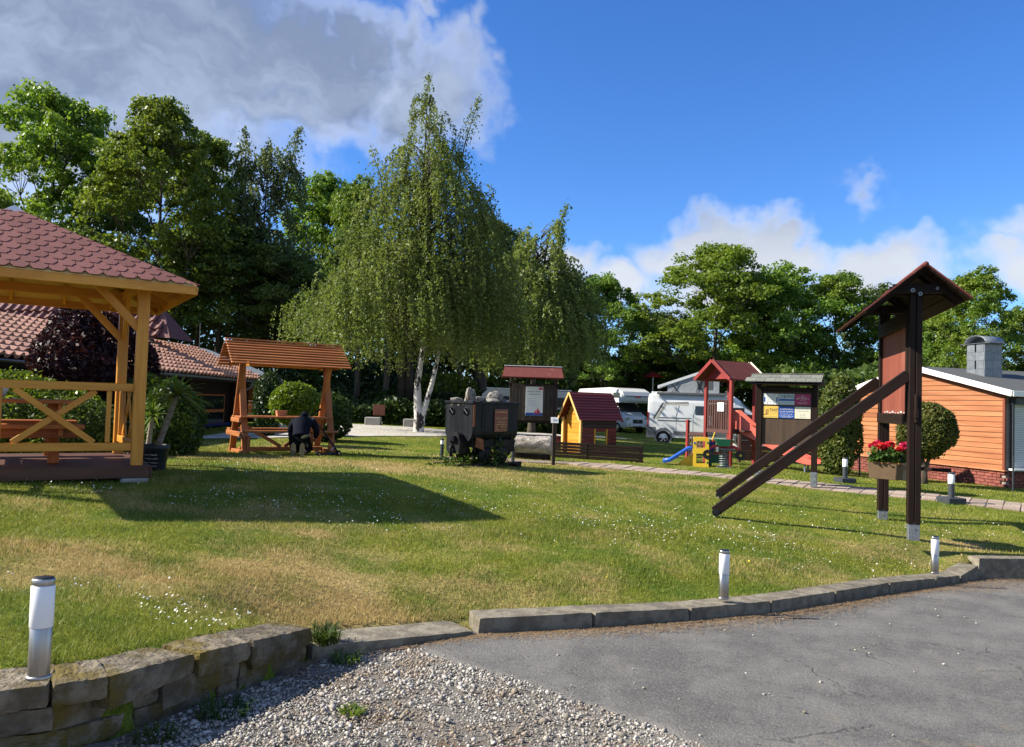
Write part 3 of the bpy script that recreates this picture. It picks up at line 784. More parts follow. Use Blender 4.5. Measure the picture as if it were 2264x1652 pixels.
WALL = np.array([(-3.6, 2.6, -1.27), (-2.9, 2.94, -1.275), (-2.19, 3.28, -1.28), (-1.947, 3.395, -1.285), (-1.78, 3.5, -1.29), (-1.755, 3.63, -1.30), (-1.677, 3.86, -1.33), (-1.565, 4.13, -1.36), (-1.41, 4.43, -1.39), (-1.22, 4.93, -1.46)])
seg = np.r_[0, np.cumsum(np.linalg.norm(np.diff(WALL[:, :2], axis=0), axis=1))]
def wall_at(s): return np.array([np.interp(s, seg, WALL[:, i]) for i in range(3)])
wall = thing('stone_wall', 'low dry stone wall of mossy grey blocks beside the gravel', 'wall', (0, 0, 0))
rs = random.Random(3)
cuts_per_course = [[0, .62, 1.28, 1.82, 2.06, 2.62, 3.0, seg[-1]], [0, .4, 1.05, 1.84, 2.42, 2.95, seg[-1]], [0, .7, 1.4, 1.9, 2.25, 2.8, seg[-1]], [0, .5, 1.2, 1.95, 2.6, seg[-1]], [0, .8, 1.5, 2.1, seg[-1]]]
for ci, cuts in enumerate(cuts_per_course):
    for k in range(len(cuts) - 1):
        g = .005
        A, B = wall_at(cuts[k] + g), wall_at(cuts[k + 1] - g)
        off = rs.uniform(-.010, .010) + (0, .022, .030, .04, .05)[ci]
        t = (B - A)[:2]; t /= np.linalg.norm(t); nr = np.array([-t[1], t[0]])
        za, zb = A[2] + EZ - ci * .106, B[2] + EZ - ci * .106
        zbot = min(za, zb) - .098
        if ci and zbot + .12 < min(zroad(*A[:2]), zroad(*B[:2])) - .05: continue
        rough_block(A[:2] + nr * off, B[:2] + nr * off, zbot, zbot + .098, .30 if ci == 0 else .22, 100 + ci * 20 + k, 'stone_block', 'stone', wall, .005,
                    top_slope=(za - zbot - .098, zb - zbot - .098))

kerb = struct(thing('kerb', 'concrete kerb stones edging the lawn above the asphalt drive', None))
def kerb_run(pts, width, hts, gap=.007, seed=50, amp=.0035):
    for k in range(len(pts) - 1):
        (x0, y0, z0), (x1, y1, z1) = pts[k], pts[k + 1]
        d = np.array([x1 - x0, y1 - y0]); L = np.linalg.norm(d); t = d / L
        a = np.array([x0, y0]) + t * gap; b2 = np.array([x1, y1]) - t * gap
        zb = min(z0, z1) + EZ - .34
        rough_block(a, b2, zb, zb + .3, width, seed + k, 'kerb_stone', 'kerb_stone', kerb, amp, nx=16, ny=4, nz=4,
                    top_slope=(z0 + EZ - zb - .3, z1 + EZ - zb - .3))
kerb_run([(-1.23, 4.96, -1.59), (-.22, 5.78, -1.70)], .33, None, seed=60)
kerb_run([(-.20, 5.82, -1.62), (.71, 6.19, -1.65), (1.575, 6.61, -1.70)], .24, None, seed=70)
kerb_run([(1.575, 6.61, -1.70), (2.43, 7.1, -1.738), (3.3, 7.76, -1.785), (4.16, 8.41, -1.825), (5.0, 9.02, -1.89), (5.52, 9.42, -1.93)], .24, None, seed=80)
kerb_run([(5.53, 9.43, -1.94), (5.99, 9.82, -1.88)], .24, None, seed=88)
kerb_run([(6.0, 9.86, -1.80), (7.0, 10.02, -1.81), (8.0, 10.18, -1.82), (9.0, 10.35, -1.83), (10.2, 10.47, -1.83)], .2, None, seed=90)

# ------------------------------------------------------------------ grass blades and daisies
def in_view(x, y, m=.06):
    return np.abs(x / np.maximum(y, .1)) < .666 + m
rg = np.random.default_rng(5)
def grass(n, y0, y1, h0, h1, wd, seed):
    rg = np.random.default_rng(seed)
    y = y0 + (y1 - y0) * rg.uniform(0, 1, n) ** 1.0
    x = rg.uniform(-.72, .72, n) * y
    kd, _, kw = kerb_near(x, y)
    k = (y > ykerb(x)) & (kd > kw - .015 + .03 * tnoise(x, y, 6, 2))
    x, y = x[k], y[k]; n = len(x)
    z = zlawn(x, y)
    hh = rg.uniform(h0, h1, n) * (1 + .35 * tnoise(x, y, 3.0, 9))
    hh = np.maximum(hh, .015)
    a = rg.uniform(0, 6.28, n); lean = rg.uniform(.1, .9, n) * hh
    tip = np.stack([x + np.cos(a) * lean, y + np.sin(a) * lean, z + hh * .8], 1)
    b_ = rg.uniform(0, 6.28, n); pw = np.stack([np.cos(b_), np.sin(b_), np.zeros(n)], 1) * (wd * rg.uniform(.7, 1.3, n))[:, None]
    B = np.stack([x, y, z - .004], 1)
    return np.stack([B - pw, B + pw, tip], 1)
bl = [grass(150000, 3.0, 6.2, .022, .052, .0020, 1), grass(190000, 5.5, 10.0, .022, .050, .0030, 2), grass(160000, 9.0, 17.0, .02, .05, .0046, 3), grass(90000, 16, 32, .02, .05, .009, 4)]
blades = np.concatenate(bl)
px = blades[:, 0, 0]; py = blades[:, 0, 1]
gm = arr_mesh('grass', blades, 3)
put_dry(gm, np.repeat(dryness(px, py), 3))
struct(mesh_obj('grass', gm, 'grass_blade'), 'stuff', 'short mown lawn grass, partly dried to straw')

def daisies(n, seed, spots, y0, y1, r0, mat, name, label):
    rg = np.random.default_rng(seed)
    pts = []
    for (sx, sy, rx, ry, m_) in spots:
        pts.append(np.stack([rg.normal(sx, rx, m_), rg.normal(sy, ry, m_)], 1))
    p = np.concatenate(pts); k = tnoise(p[:, 0], p[:, 1], 3.5, seed) > -.25
    p = p[k & (p[:, 1] > ykerb(p[:, 0]) + .3) & in_view(p[:, 0], p[:, 1])]
    n = len(p); z = zlawn(p[:, 0], p[:, 1]) + rg.uniform(.035, .06, n)
    c = np.stack([p[:, 0], p[:, 1], z], 1); r = r0 * rg.uniform(.7, 1.25, n) * (1 + np.clip(p[:, 1] - 8, 0, 20) * .03)
    ang = np.linspace(0, 2 * math.pi, 7)[:-1]
    tl = rg.normal(0, .45, (n, 2))
    v = np.stack([c + np.stack([r * math.cos(t_), r * math.sin(t_), r * (math.cos(t_) * tl[:, 0] + math.sin(t_) * tl[:, 1])], 1) for t_ in ang], 1)
    struct(mesh_obj(name, arr_mesh(name, v, 6), mat), 'stuff', label)
daisies(0, 3, [(-2.1, 4.75, .55, .25, 260), (-3.2, 8.4, 1.2, .35, 420), (-.9, 8.9, 1.5, .35, 260), (-2.4, 9.6, 1.0, .4, 220), (2.4, 9.7, 1.6, .6, 420), (.6, 9.3, 1.3, .5, 200), (4.4, 9.6, 1.2, .35, 200), (1.2, 11.5, 2.5, 1.0, 330),
               (5.5, 11.5, 1.4, .8, 160), (3.5, 8.4, 1.2, .35, 120), (-3.0, 11.0, 1.0, .5, 130), (7.5, 12.0, 1.2, .8, 80), (8, 16, 3, 1, 90)], 0, 0, .0062, 'petal_white', 'daisies', 'small white daisies dotted through the lawn')
daisies(0, 4, [(.5, 8.5, 2.5, .8, 60), (5, 10.5, 2, .8, 40)], 0, 0, .008, 'petal_yellow', 'dandelions', 'tiny yellow flowers sprinkled in the grass')
# grass tufts on wall end and weeds by the gravel
def tuft(cx, cy, cz, r, n, hgt, mat, name, label, seed):
    rg = np.random.default_rng(seed)
    a = rg.uniform(0, 6.28, n); rr = r * np.sqrt(rg.uniform(0, 1, n))
    B = np.stack([cx + np.cos(a) * rr, cy + np.sin(a) * rr, np.full(n, cz)], 1)
    hh = rg.uniform(.5, 1, n) * hgt; a2 = a + rg.normal(0, .8, n)
    mid = B + np.stack([np.cos(a2) * hh * .3, np.sin(a2) * hh * .3, hh * .7], 1); tip = B + np.stack([np.cos(a2) * hh * .9, np.sin(a2) * hh * .9, hh * .75], 1)
    w_ = np.stack([-np.sin(a2), np.cos(a2), np.zeros(n)], 1) * .004
    v = np.concatenate([np.stack([B - w_, B + w_, mid + w_, mid - w_], 1), np.stack([mid - w_, mid + w_, tip + w_ * .2, tip - w_ * .2], 1)])
    return tag(mesh_obj(name, arr_mesh(name, v, 4), mat), label, 'plant')
tuft(-1.17, 5.08, EZ - 1.60, .09, 160, .14, 'leaf_hedge', 'grass_tuft', 'dark green grass tuft between wall end and kerb', 1)
tuft(-1.0, 4.98, float(zroad(-1.0, 4.98)), .09, 70, .09, 'leaf_hedge', 'weed', 'small green weed at the foot of the low kerb', 2)
tuft(-1.42, 3.98, float(zroad(-1.42, 3.98)), .13, 120, .08, 'leaf_ivy', 'weed', 'dark weed in the shade below the stone wall', 3)
tuft(-.78, 4.05, float(zroad(-.78, 4.05)), .06, 80, .05, 'leaf_lime', 'weed', 'bright green weed alone on the sunny gravel', 4)
tuft(-1.60, 3.62, float(zroad(-1.6, 3.62)), .10, 90, .07, 'leaf_ivy', 'weed', 'weed nearest the camera at the wall foot', 5)
# ------------------------------------------------------------------ trees
def tree_meshes(kind, H, R, hb, seed, nclump, lpc, lsize, trunk_r, top=.55):
    """trunk+limbs mesh and crown mesh of a broadleaf tree, base at origin"""
    rg = np.random.default_rng(seed)
    mb = MB()
    lean = rg.normal(0, .02, 2)
    tp = [(lean[0] * h_ * 1.0 + .12 * math.sin(h_ * .6 + seed), lean[1] * h_ + .12 * math.cos(h_ * .5 + seed * 2), h_) for h_ in np.linspace(-.3, H * .86, 12)]
    tr = np.interp(np.linspace(0, 1, 12), [0, .04, .5, 1], [trunk_r * 1.5, trunk_r, trunk_r * .6, .03])
    mb.tube(tp, tr, 9)
    def tpos(h_): return np.array([np.interp(h_, [p[2] for p in tp], [p[i] for p in tp]) for i in range(3)])
    # main limbs give the crown its lobes
    nl = 15
    lobes = []
    for i in range(nl):
        f = (i + .5) / nl
        hh = hb + (H - hb) * (.12 + .80 * f)
        az = i * 2.4 + rg.normal(0, .3)
        env = math.sin(math.pi * min(.97, (.16 + .80 * f) ** (.62 + top * .3))) ** .75
        rr = R * env * rg.uniform(.60, .82)
        lobes.append((np.array([math.cos(az) * rr, math.sin(az) * rr, hh]), R * (.36 + .20 * env) * rg.uniform(.8, 1.2)))
    lobes.append((np.array([lean[0] * H, lean[1] * H, H - R * .32]), R * .36))
    lobes.append((np.array([R * .2, 0, H - R * .75]), R * .5))
    cl = []
    per = nclump // len(lobes)
    for c, r in lobes:
        d = unit(rg.normal(size=(per, 3))); d[:, 2] = np.where(d[:, 2] < -.25, -d[:, 2] * .6, d[:, 2]); rad = r * rg.uniform(.45, 1.0, per) ** .5
        pts = c + d * rad[:, None] * np.array([1, 1, .8])
        cl.append(pts)
        s = tpos(max(hb * .6, c[2] - np.linalg.norm(c[:2]) * 1.0 - .5))
        mid = s * .45 + c * .55 + np.array([0, 0, -.25])
        mb.tube([s, mid, c], [trunk_r * .34, trunk_r * .2, trunk_r * .08], 5, False)
        for q in pts[::3]:
            mb.tube([mid * .4 + c * .6, (c + q) / 2 + rg.normal(0, .1, 3), q], [trunk_r * .09, trunk_r * .06, .012], 3, False)
    cl = np.concatenate(cl)
    cl = cl[cl[:, 2] > hb * .8]
    cr = R * .115 * rg.uniform(.55, 1.5, len(cl))
    d = unit(rg.normal(size=(len(cl), lpc, 3))) * (rg.uniform(0, 1, (len(cl), lpc, 1)) ** .45)
    C = cl[:, None, :] + d * cr[:, None, None] * np.array([1.15, 1.15, .62])
    C[..., 2] -= .10 * np.sum(d[..., :2] ** 2, -1) * cr[:, None]
    keep = rg.uniform(size=C.shape[:2]) < rg.uniform(.45, 1.0, len(cl))[:, None]
    out = unit(d)[keep]
    v = leaf_quads(C[keep], lsize, rg, up=.75, aspect=.8, out=out, outw=.55)
    return mb.mesh('trunk', True), arr_mesh('crown', v, 4)

MAPLES = []
for i, (H_, R_, hb_) in enumerate([(15, 4.6, 3.2), (14, 4.4, 2.6), (16, 4.2, 3.6), (12, 4.8, 2.0)]):
    MAPLES.append(tree_meshes('maple', H_, R_, hb_, 20 + i, 500, 96, .205, .22) + (H_, R_))

def place_tree(kind, px, ptop, Y, width_px, mat, label, name='maple_tree', rz=None, group=None, bark='bark'):
    """stand a tree at distance Y whose top reaches pixel row ptop and whose crown is width_px wide there"""
    tm, cm, H_, R_ = MAPLES[kind]
    p = base(px, 890, Y)
    topz = W(px, ptop, Y).z
    s = (topz - p.z) / H_; sr = width_px / F_PX * Y / (2 * R_)
    if len(cm.materials) == 0: cm.materials.append(MATS['leaf_maple'])
    t = thing(name, label, 'tree', p, rz if rz is not None else random.uniform(0, 6.28), group)
    t.scale = (sr, sr, s)
    if len(tm.materials) == 0: tm.materials.append(MATS[bark])
    link(bpy.data.objects.new('trunk', tm), t)
    cr_ = link(bpy.data.objects.new('crown', cm), t)
    cr_.material_slots[0].link = 'OBJECT'; cr_.material_slots[0].material = MATS[mat]
    return t
GL = 'trees behind the house'
GR = 'trees behind the campers'
place_tree(0, 90, 190, 44, 330, 'leaf_bright', 'tall maple at the left edge of the picture', rz=.4, group=GL)  # brighter leaf colour stands in for sunlight on this crown
place_tree(2, 325, 225, 36.0, 290, 'leaf_maple', 'tall maple above the right eave of the gazebo', rz=2.2, group=GL)
place_tree(1, 230, 330, 46, 260, 'leaf_dark', 'dark maple seen between the two tallest left maples', rz=1.1, group=GL)
place_tree(2, 425, 300, 40, 210, 'leaf_maple', 'narrower maple just left of the grey-green birch pair', rz=3.3, group=GL)
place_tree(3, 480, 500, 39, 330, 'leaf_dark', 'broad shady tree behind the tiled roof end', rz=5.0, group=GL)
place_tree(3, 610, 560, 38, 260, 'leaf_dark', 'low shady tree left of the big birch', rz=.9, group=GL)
place_tree(1, 700, 395, 50, 240, 'leaf_bright', 'bright yellow-green maple left of the big birch', rz=4.1, group=GL)
place_tree(0, 775, 400, 47, 180, 'leaf_maple', 'maple half hidden by the left side of the birch', rz=2.9, group=GL)
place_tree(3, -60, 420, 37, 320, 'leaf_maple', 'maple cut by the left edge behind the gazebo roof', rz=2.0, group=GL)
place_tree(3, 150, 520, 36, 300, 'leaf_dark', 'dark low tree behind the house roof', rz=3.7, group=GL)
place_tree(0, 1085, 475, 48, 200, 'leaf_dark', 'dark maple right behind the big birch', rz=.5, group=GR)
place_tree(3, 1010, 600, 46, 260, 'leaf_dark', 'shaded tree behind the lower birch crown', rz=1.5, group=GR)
place_tree(1, 1340, 612, 58, 190, 'leaf_maple', 'maple right of the smaller birch above the playhouse', rz=2.2, group=GR)
place_tree(2, 1265, 600, 62, 130, 'leaf_grey', 'pale grey-green tree tip beside the smaller birch', rz=.2, group=GR)
place_tree(0, 1575, 535, 56, 290, 'leaf_bright', 'largest sunlit maple above the white camper van', rz=5.2, group=GR)
place_tree(3, 1700, 600, 58, 300, 'leaf_maple', 'rounded maple on the shaded right side of the largest one', rz=3.0, group=GR)
place_tree(1, 1730, 612, 66, 160, 'leaf_bright', 'lighter maple top showing over the rounded maple', rz=1.0, group=GR)
place_tree(2, 1850, 603, 57, 210, 'leaf_maple', 'maple left of the tall display board', rz=4.4, group=GR)
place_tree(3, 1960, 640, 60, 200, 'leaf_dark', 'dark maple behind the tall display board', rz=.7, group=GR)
place_tree(0, 2150, 598, 46, 190, 'leaf_bright', 'bright maple behind the chimney', rz=2.6, group=GR)
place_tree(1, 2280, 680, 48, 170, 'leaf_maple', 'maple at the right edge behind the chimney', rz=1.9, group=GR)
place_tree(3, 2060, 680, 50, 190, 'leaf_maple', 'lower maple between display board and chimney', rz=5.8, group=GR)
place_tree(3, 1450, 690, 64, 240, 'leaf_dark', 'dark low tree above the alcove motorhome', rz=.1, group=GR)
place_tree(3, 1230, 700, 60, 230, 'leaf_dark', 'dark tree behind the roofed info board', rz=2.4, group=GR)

# ---- birches
def birch(name, label, p, prof, nstr, seed, lsize, stems, drift, lop, dens=26, crown_mat='leaf_birch', bark='birch_bark'):
    """prof = [(height, radius, xoffset)] envelope; strands hang from ascending limbs"""
    rg = np.random.default_rng(seed)
    t = thing(name, label, 'tree', p)
    pr = np.array(prof)
    mb = MB()
    for pts, r0 in stems:
        pp = [Vector(q) for q in pts]
        fine = []
        for i in range(len(pp) - 1):
            for k in range(4): fine.append(pp[i].lerp(pp[i + 1], k / 4))
        fine.append(pp[-1])
        rad = [r0 * (1 - .93 * (i / (len(fine) - 1)) ** .8) * (1 + .04 * math.sin(i * 2.1)) for i in range(len(fine))]
        rad[0] *= 1.35
        mb.tube(fine, rad, 12)
    mb.obj('trunk', bark, t, None, True)
    hmin, hmax = pr[:, 0].min(), pr[:, 0].max()
    hg = np.linspace(hmin + 1.1, hmax, 200); cw_ = np.cumsum(np.interp(hg, pr[:, 0], pr[:, 1]) ** 1.35); cw_ /= cw_[-1]
    nlimb = nstr // 9
    hl_ = np.interp(rg.uniform(0, 1, nlimb), cw_, hg)
    pick = rg.integers(0, nlimb, nstr)
    hs_ = np.clip(hl_[pick] + rg.normal(0, .22, nstr), hmin + .8, hmax)
    R_ = np.interp(hs_, pr[:, 0], pr[:, 1]); xo = np.interp(hs_, pr[:, 0], pr[:, 2])
    az0 = rg.uniform(0, 6.28, nlimb); rr0 = rg.uniform(.03, 1, nlimb) ** .40
    az = az0[pick] + rg.normal(0, .16, nstr); rr = R_ * np.clip(rr0[pick] + rg.normal(0, .07, nstr), .05, 1.1) * (1 + .16 * np.sin(az * 3 + hs_ * 1.3) + .08 * rg.normal(size=nstr))
    st = np.stack([xo + np.cos(az) * rr, np.sin(az) * rr * .82, hs_], 1)
    tw = MB(); Ls = []
    lv = []
    for i in range(nstr):
        frac = (hs_[i] - hmin) / (hmax - hmin)
        L = rg.uniform(.45, 1.0) * (2.9 - 2.25 * frac)
        L = min(L, hs_[i] - hmin + .35 + .55 * math.sin(az[i] * 5 + seed) + rg.uniform(-.3, .3))
        L = max(L, .4)
        n_ = max(6, int(L * dens))
        s = np.sort(rg.uniform(0, 1, n_))
        outw = np.array([math.cos(az[i]), math.sin(az[i]), 0])
        # limb rises to the start, strand arches over and hangs
        rise = .35 * (1 - .5 * frac)
        P = st[i] + outw * (np.sin(s * 1.57) * .30)[:, None] + np.array([drift, 0, 0]) * (s * L * .22)[:, None]
        P[:, 2] += rise * np.sin(s * 3.14) * .35 - s ** 1.35 * L
        P += rg.normal(0, .04, P.shape)
        lv.append(P)
        if i % 5 == 0 and hs_[i] > hmin + 2.2:
            b0 = np.array([xo[i] * .5, 0, hs_[i] - rr[i] * .55 - .25])
            tw.tube([b0, (b0 + st[i]) / 2 + (0, 0, .1), st[i]], [.03, .018, .007], 3, False)
            e = st[i] + outw * .3 + np.array([drift * L * .2, 0, -L * .9])
            tw.tube([st[i], (st[i] + e) / 2 + outw * .08 + (0, 0, .1), e], [.007, .005, .003], 3, False)
    C = np.concatenate(lv)
    # wind-blown spires
    for (sx, sz0, sz1, bend, rad) in lop:
        n_ = int((sz1 - sz0) * 170)
        s = rg.uniform(0, 1, n_) ** .9
        Q = np.stack([sx + bend * s ** 1.5 + rg.normal(0, rad, n_) * (1.15 - s), rg.normal(0, rad, n_) * (1.15 - s), sz0 + (sz1 - sz0) * s + rg.normal(0, .1, n_)], 1)
        C = np.concatenate([C, Q])
        tw.tube([(sx, 0, sz0 - .5), (sx + bend * .4, 0, (sz0 + sz1) / 2), (sx + bend, 0, sz1)], [.045, .025, .006], 4, False)
    tw.obj('twigs', 'bark', t)
    v = leaf_quads(C, lsize, rg, up=.15, aspect=.7, hang=.9)
    mesh_obj('crown', arr_mesh('crown', v, 4), crown_mat, t)
    return t
pb = base(925, 962, 27.6)
S = 26 / F_PX
birch('birch_tree', 'large weeping birch with white forked trunk beside the gravel road', pb,
      [(3.0, 2.6, -.5), (3.5, 3.5, -.75), (4.1, 3.95, -.85), (4.8, 3.75, -.6), (5.9, 3.0, -.15), (7.4, 2.5, .15), (8.7, 2.1, .15), (9.6, 1.55, -.05), (10.5, 1.0, -.05), (11.5, .55, 0), (12.3, .25, 0)],
      3700, 5, .088,
      [([(0, 0, -.3), (0, 0, .45), (-.06, 0, 1.0), (-.10, .02, 1.8), (.05, .05, 3.0), (.1, .08, 5.5), (.05, .05, 8.5), (0, 0, 11.9)], .22),
       ([(.05, 0, .3), (.16, -.02, .75), (.42, -.06, 1.7), (.62, -.1, 2.7), (.75, -.1, 4.2), (1.0, 0, 6.5), (1.2, 0, 9.5)], .14)],
      .5, [(-.12, 9.9, 13.0, .05, .36), (1.0, 8.8, 12.2, .8, .33), (-1.45, 8.2, 10.2, -.6, .42), (.35, 9.5, 11.6, .1, .42), (2.0, 6.6, 8.8, .4, .4)], 27)
pb2 = base(1175, 950, 33)
birch('birch_tree', 'smaller weeping birch with a wind-bent tip above the roofed info board', pb2,
      [(3.0, 2.0, .2), (3.8, 2.6, .2), (5.0, 2.5, .1), (6.2, 2.0, 0), (7.2, 1.5, 0), (8.2, 1.0, .2), (9.2, .5, .4)],
      1500, 9, .115, [([(0, 0, -.3), (0, 0, 1.5), (.05, 0, 4), (.3, 0, 7), (.6, 0, 9)], .20)],
      .6, [(.35, 6.8, 9.9, .95, .34), (-.6, 6.4, 8.6, .2, .35), (-1.2, 5.8, 7.6, -.1, .35)], 26, crown_mat='leaf_birch', bark='bark')
pb3 = base(560, 900, 41)
birch('birch_tree', 'grey-green birch with twin tops above the dark trees left', pb3,
      [(4.5, 2.4, 0), (7, 2.6, 0), (9.5, 2.2, 0), (11, 1.7, .1), (12.2, 1.1, .2), (13, .5, .3)], 1000, 12, .15,
      [([(0, 0, -.3), (0, 0, 3), (.1, 0, 7), (.3, 0, 12)], .18)], .5, [(-.9, 10.2, 13.2, -.2, .45), (1.2, 9.8, 13.4, .7, .5), (.2, 10, 12.6, .1, .45)], 20, crown_mat='leaf_grey', bark='bark')

# bare trunks on the bank behind the birch
for i, (px, pb_, Y_, r0, lab) in enumerate([(787, 905, 35.5, .13, 'pale slim trunk on the bank, leftmost behind the birch'), (851, 905, 35.5, .14, 'slim trunk on the bank, second behind the birch'), (884, 895, 36, .16, 'trunk on the bank left of the thickest one'), (899, 905, 36.3, .24, 'thick trunk on the bank just left of the birch'),
                                            (1062, 880, 38, .32, 'thick dark trunk on the bank above the mine cart')]):
    p = base(px, pb_, Y_)
    t = thing('bank_tree', lab, 'tree', p, group='trunks on the shaded bank')
    mb = MB(); mb.tube([(0, 0, -.4), (.02, 0, 1.2), (-.05 + .1 * (i % 2), 0, 3), (.1, 0, 6)], [r0 * 1.3, r0, r0 * .85, r0 * .4], 10); mb.obj('trunk', 'bark', t, None, True)
    rg = np.random.default_rng(60 + i); C = rg.normal(size=(900, 3)) * np.array([1.2, 1.0, .9]) + np.array([0, 0, 5.2])
    mesh_obj('crown', arr_mesh('crown', leaf_quads(C, .2, rg), 4), 'leaf_dark', t)

# ------------------------------------------------------------------ shrubs and hedges
def foliage_shell(rg, n, R, fill=.35, bump=.10, bottom=-1.0):
    """points in a lumpy ellipsoid, most near its skin"""
    d = unit(rg.normal(size=(n, 3)))
    k = np.random.default_rng(int(n) % 97).normal(size=(14, 3)) * 3.2; ph = np.arange(14) * 1.7
    lump = sum(np.sin(d @ k[i] + ph[i]) for i in range(14)) / 14 * 2.2
    rad = np.where(rg.uniform(size=n) < fill, rg.uniform(.45, 1, n), 1 - np.abs(rg.normal(0, .07, n)))
    sh = np.clip(sum(np.sin(d @ (k[i] * 4.5) + ph[i]) for i in range(7)) / 3.0 - .35, 0, 1)
    rad = rad * (1 + np.where(rg.uniform(size=n) < .35, .20 * sh * rg.uniform(0, 1, n), 0))
    P = d * (rad * (1 + bump * lump))[:, None] * np.array(R)
    keep = P[:, 2] > bottom * R[2]
    return P[keep], d[keep]

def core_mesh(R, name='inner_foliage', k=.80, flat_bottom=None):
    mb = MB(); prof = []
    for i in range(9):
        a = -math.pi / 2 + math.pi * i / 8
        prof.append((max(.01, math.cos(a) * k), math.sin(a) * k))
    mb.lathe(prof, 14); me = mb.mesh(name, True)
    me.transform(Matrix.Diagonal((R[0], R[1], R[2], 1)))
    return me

def shrub(name, label, p, cz, R, n, lsize, mat, cat='shrub', stem=None, seed=1, group=None, bottom=-1.0, bark='bark', core=True, up=.5, bump=.10, fill=.35):
    t = thing(name, label, cat, p, 0, group)
    rg = np.random.default_rng(seed)
    P, d = foliage_shell(rg, n, R, bottom=bottom, bump=bump, fill=fill)
    v = leaf_quads(P + np.array([0, 0, cz]), lsize, rg, up=up, aspect=.6, out=d, outw=.35)
    mesh_obj('crown' if stem else 'foliage', arr_mesh('foliage', v, 4), mat, t)
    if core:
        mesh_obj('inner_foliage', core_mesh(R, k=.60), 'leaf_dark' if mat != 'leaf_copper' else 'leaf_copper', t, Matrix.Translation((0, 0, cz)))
    if stem:
        mb = MB()
        for path, rad in stem: mb.tube(path, rad, 8)
        mb.obj('trunk', bark, t, None, True)
    return t

def hedge(name, label, x0, x1, y0, y1, hgt, n, lsize, mat, seed, cat=None, kind=None, lump=.5, zfun=None, core=True):
    """leafy mass over a strip of ground"""
    rg = np.random.default_rng(seed)
    x = rg.uniform(x0, x1, n); y = rg.uniform(y0, y1, n)
    top = hgt * (1 + lump * .5 * tnoise(x, y, 1.4 / max(.6, hgt * .35), seed))
    f = np.where(rg.uniform(size=n) < .65, 1 - np.abs(rg.normal(0, .06, n)), rg.uniform(.1, 1, n))
    front = rg.uniform(size=n) < .45
    y = np.where(front, y0 + np.abs(rg.normal(0, .12, n)) * (y1 - y0), y)
    f = np.where(front, rg.uniform(.02, 1, n), f)
    z0 = zlawn(x, y)
    C = np.stack([x, y + (1 - f) * 0, z0 + top * f], 1)
    out = np.tile(np.array([[-.2, -.7, .5]]), (n, 1))
    v = leaf_quads(C, lsize, rg, up=.5, aspect=.65, out=out, outw=.5)
    o = mesh_obj(name, arr_mesh(name, v, 4), mat)
    if cat: tag(o, label, cat)
    if kind: struct(o, kind, label)
    return o

# undergrowth of the shaded bank and the dense green behind everything
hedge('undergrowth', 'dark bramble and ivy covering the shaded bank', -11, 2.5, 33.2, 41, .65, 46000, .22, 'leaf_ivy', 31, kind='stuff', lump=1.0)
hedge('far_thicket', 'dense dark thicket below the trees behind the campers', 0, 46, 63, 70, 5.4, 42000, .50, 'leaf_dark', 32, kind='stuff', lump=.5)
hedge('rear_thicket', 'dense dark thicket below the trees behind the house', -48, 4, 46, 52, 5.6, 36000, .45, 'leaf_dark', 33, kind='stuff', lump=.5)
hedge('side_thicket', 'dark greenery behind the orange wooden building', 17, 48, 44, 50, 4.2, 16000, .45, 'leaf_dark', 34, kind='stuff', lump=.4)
p = base(985, 870, 37.5)
shrub('bush', 'bright green bush catching sun behind the birch trunk', p, .5, (1.6, 1.0, .9), 3500, .16, 'leaf_lime', seed=4)

# copper shrub, hedges and palms by the gazebo
p = base(193, 985, 14.2)
shrub('copper_shrub', 'dark purple-leaved shrub behind the gazebo', p, 1.32, (1.06, .95, 1.30), 15000, .095, 'leaf_copper', seed=6, bottom=-.95, bump=.24)
p = base(380, 985, 13.4)
shrub('rounded_hedge', 'dense green rounded shrub behind the potted palm', p, .60, (.50, .60, .75), 8000, .065, 'leaf_hedge', seed=7, bottom=-.9, bump=.2)
p = base(330, 985, 13.9)
shrub('green_shrub', 'green shrub glimpsed right behind the gazebo corner post', p, .68, (.55, .55, .80), 6000, .06, 'leaf_hedge', seed=17, bottom=-.9)
p = base(40, 985, 12.6)
shrub('variegated_shrub', 'pale green variegated shrub behind the gazebo railing', p, .60, (1.35, .55, .72), 9000, .075, 'leaf_lime', seed=8, bottom=-.9, bump=.22)
p = base(150, 985, 12.4)
shrub('green_shrub', 'dark leafy shrub seen through the crossed railing braces', p, .42, (.85, .5, .55), 6000, .06, 'leaf_olive', seed=18, bottom=-.9)

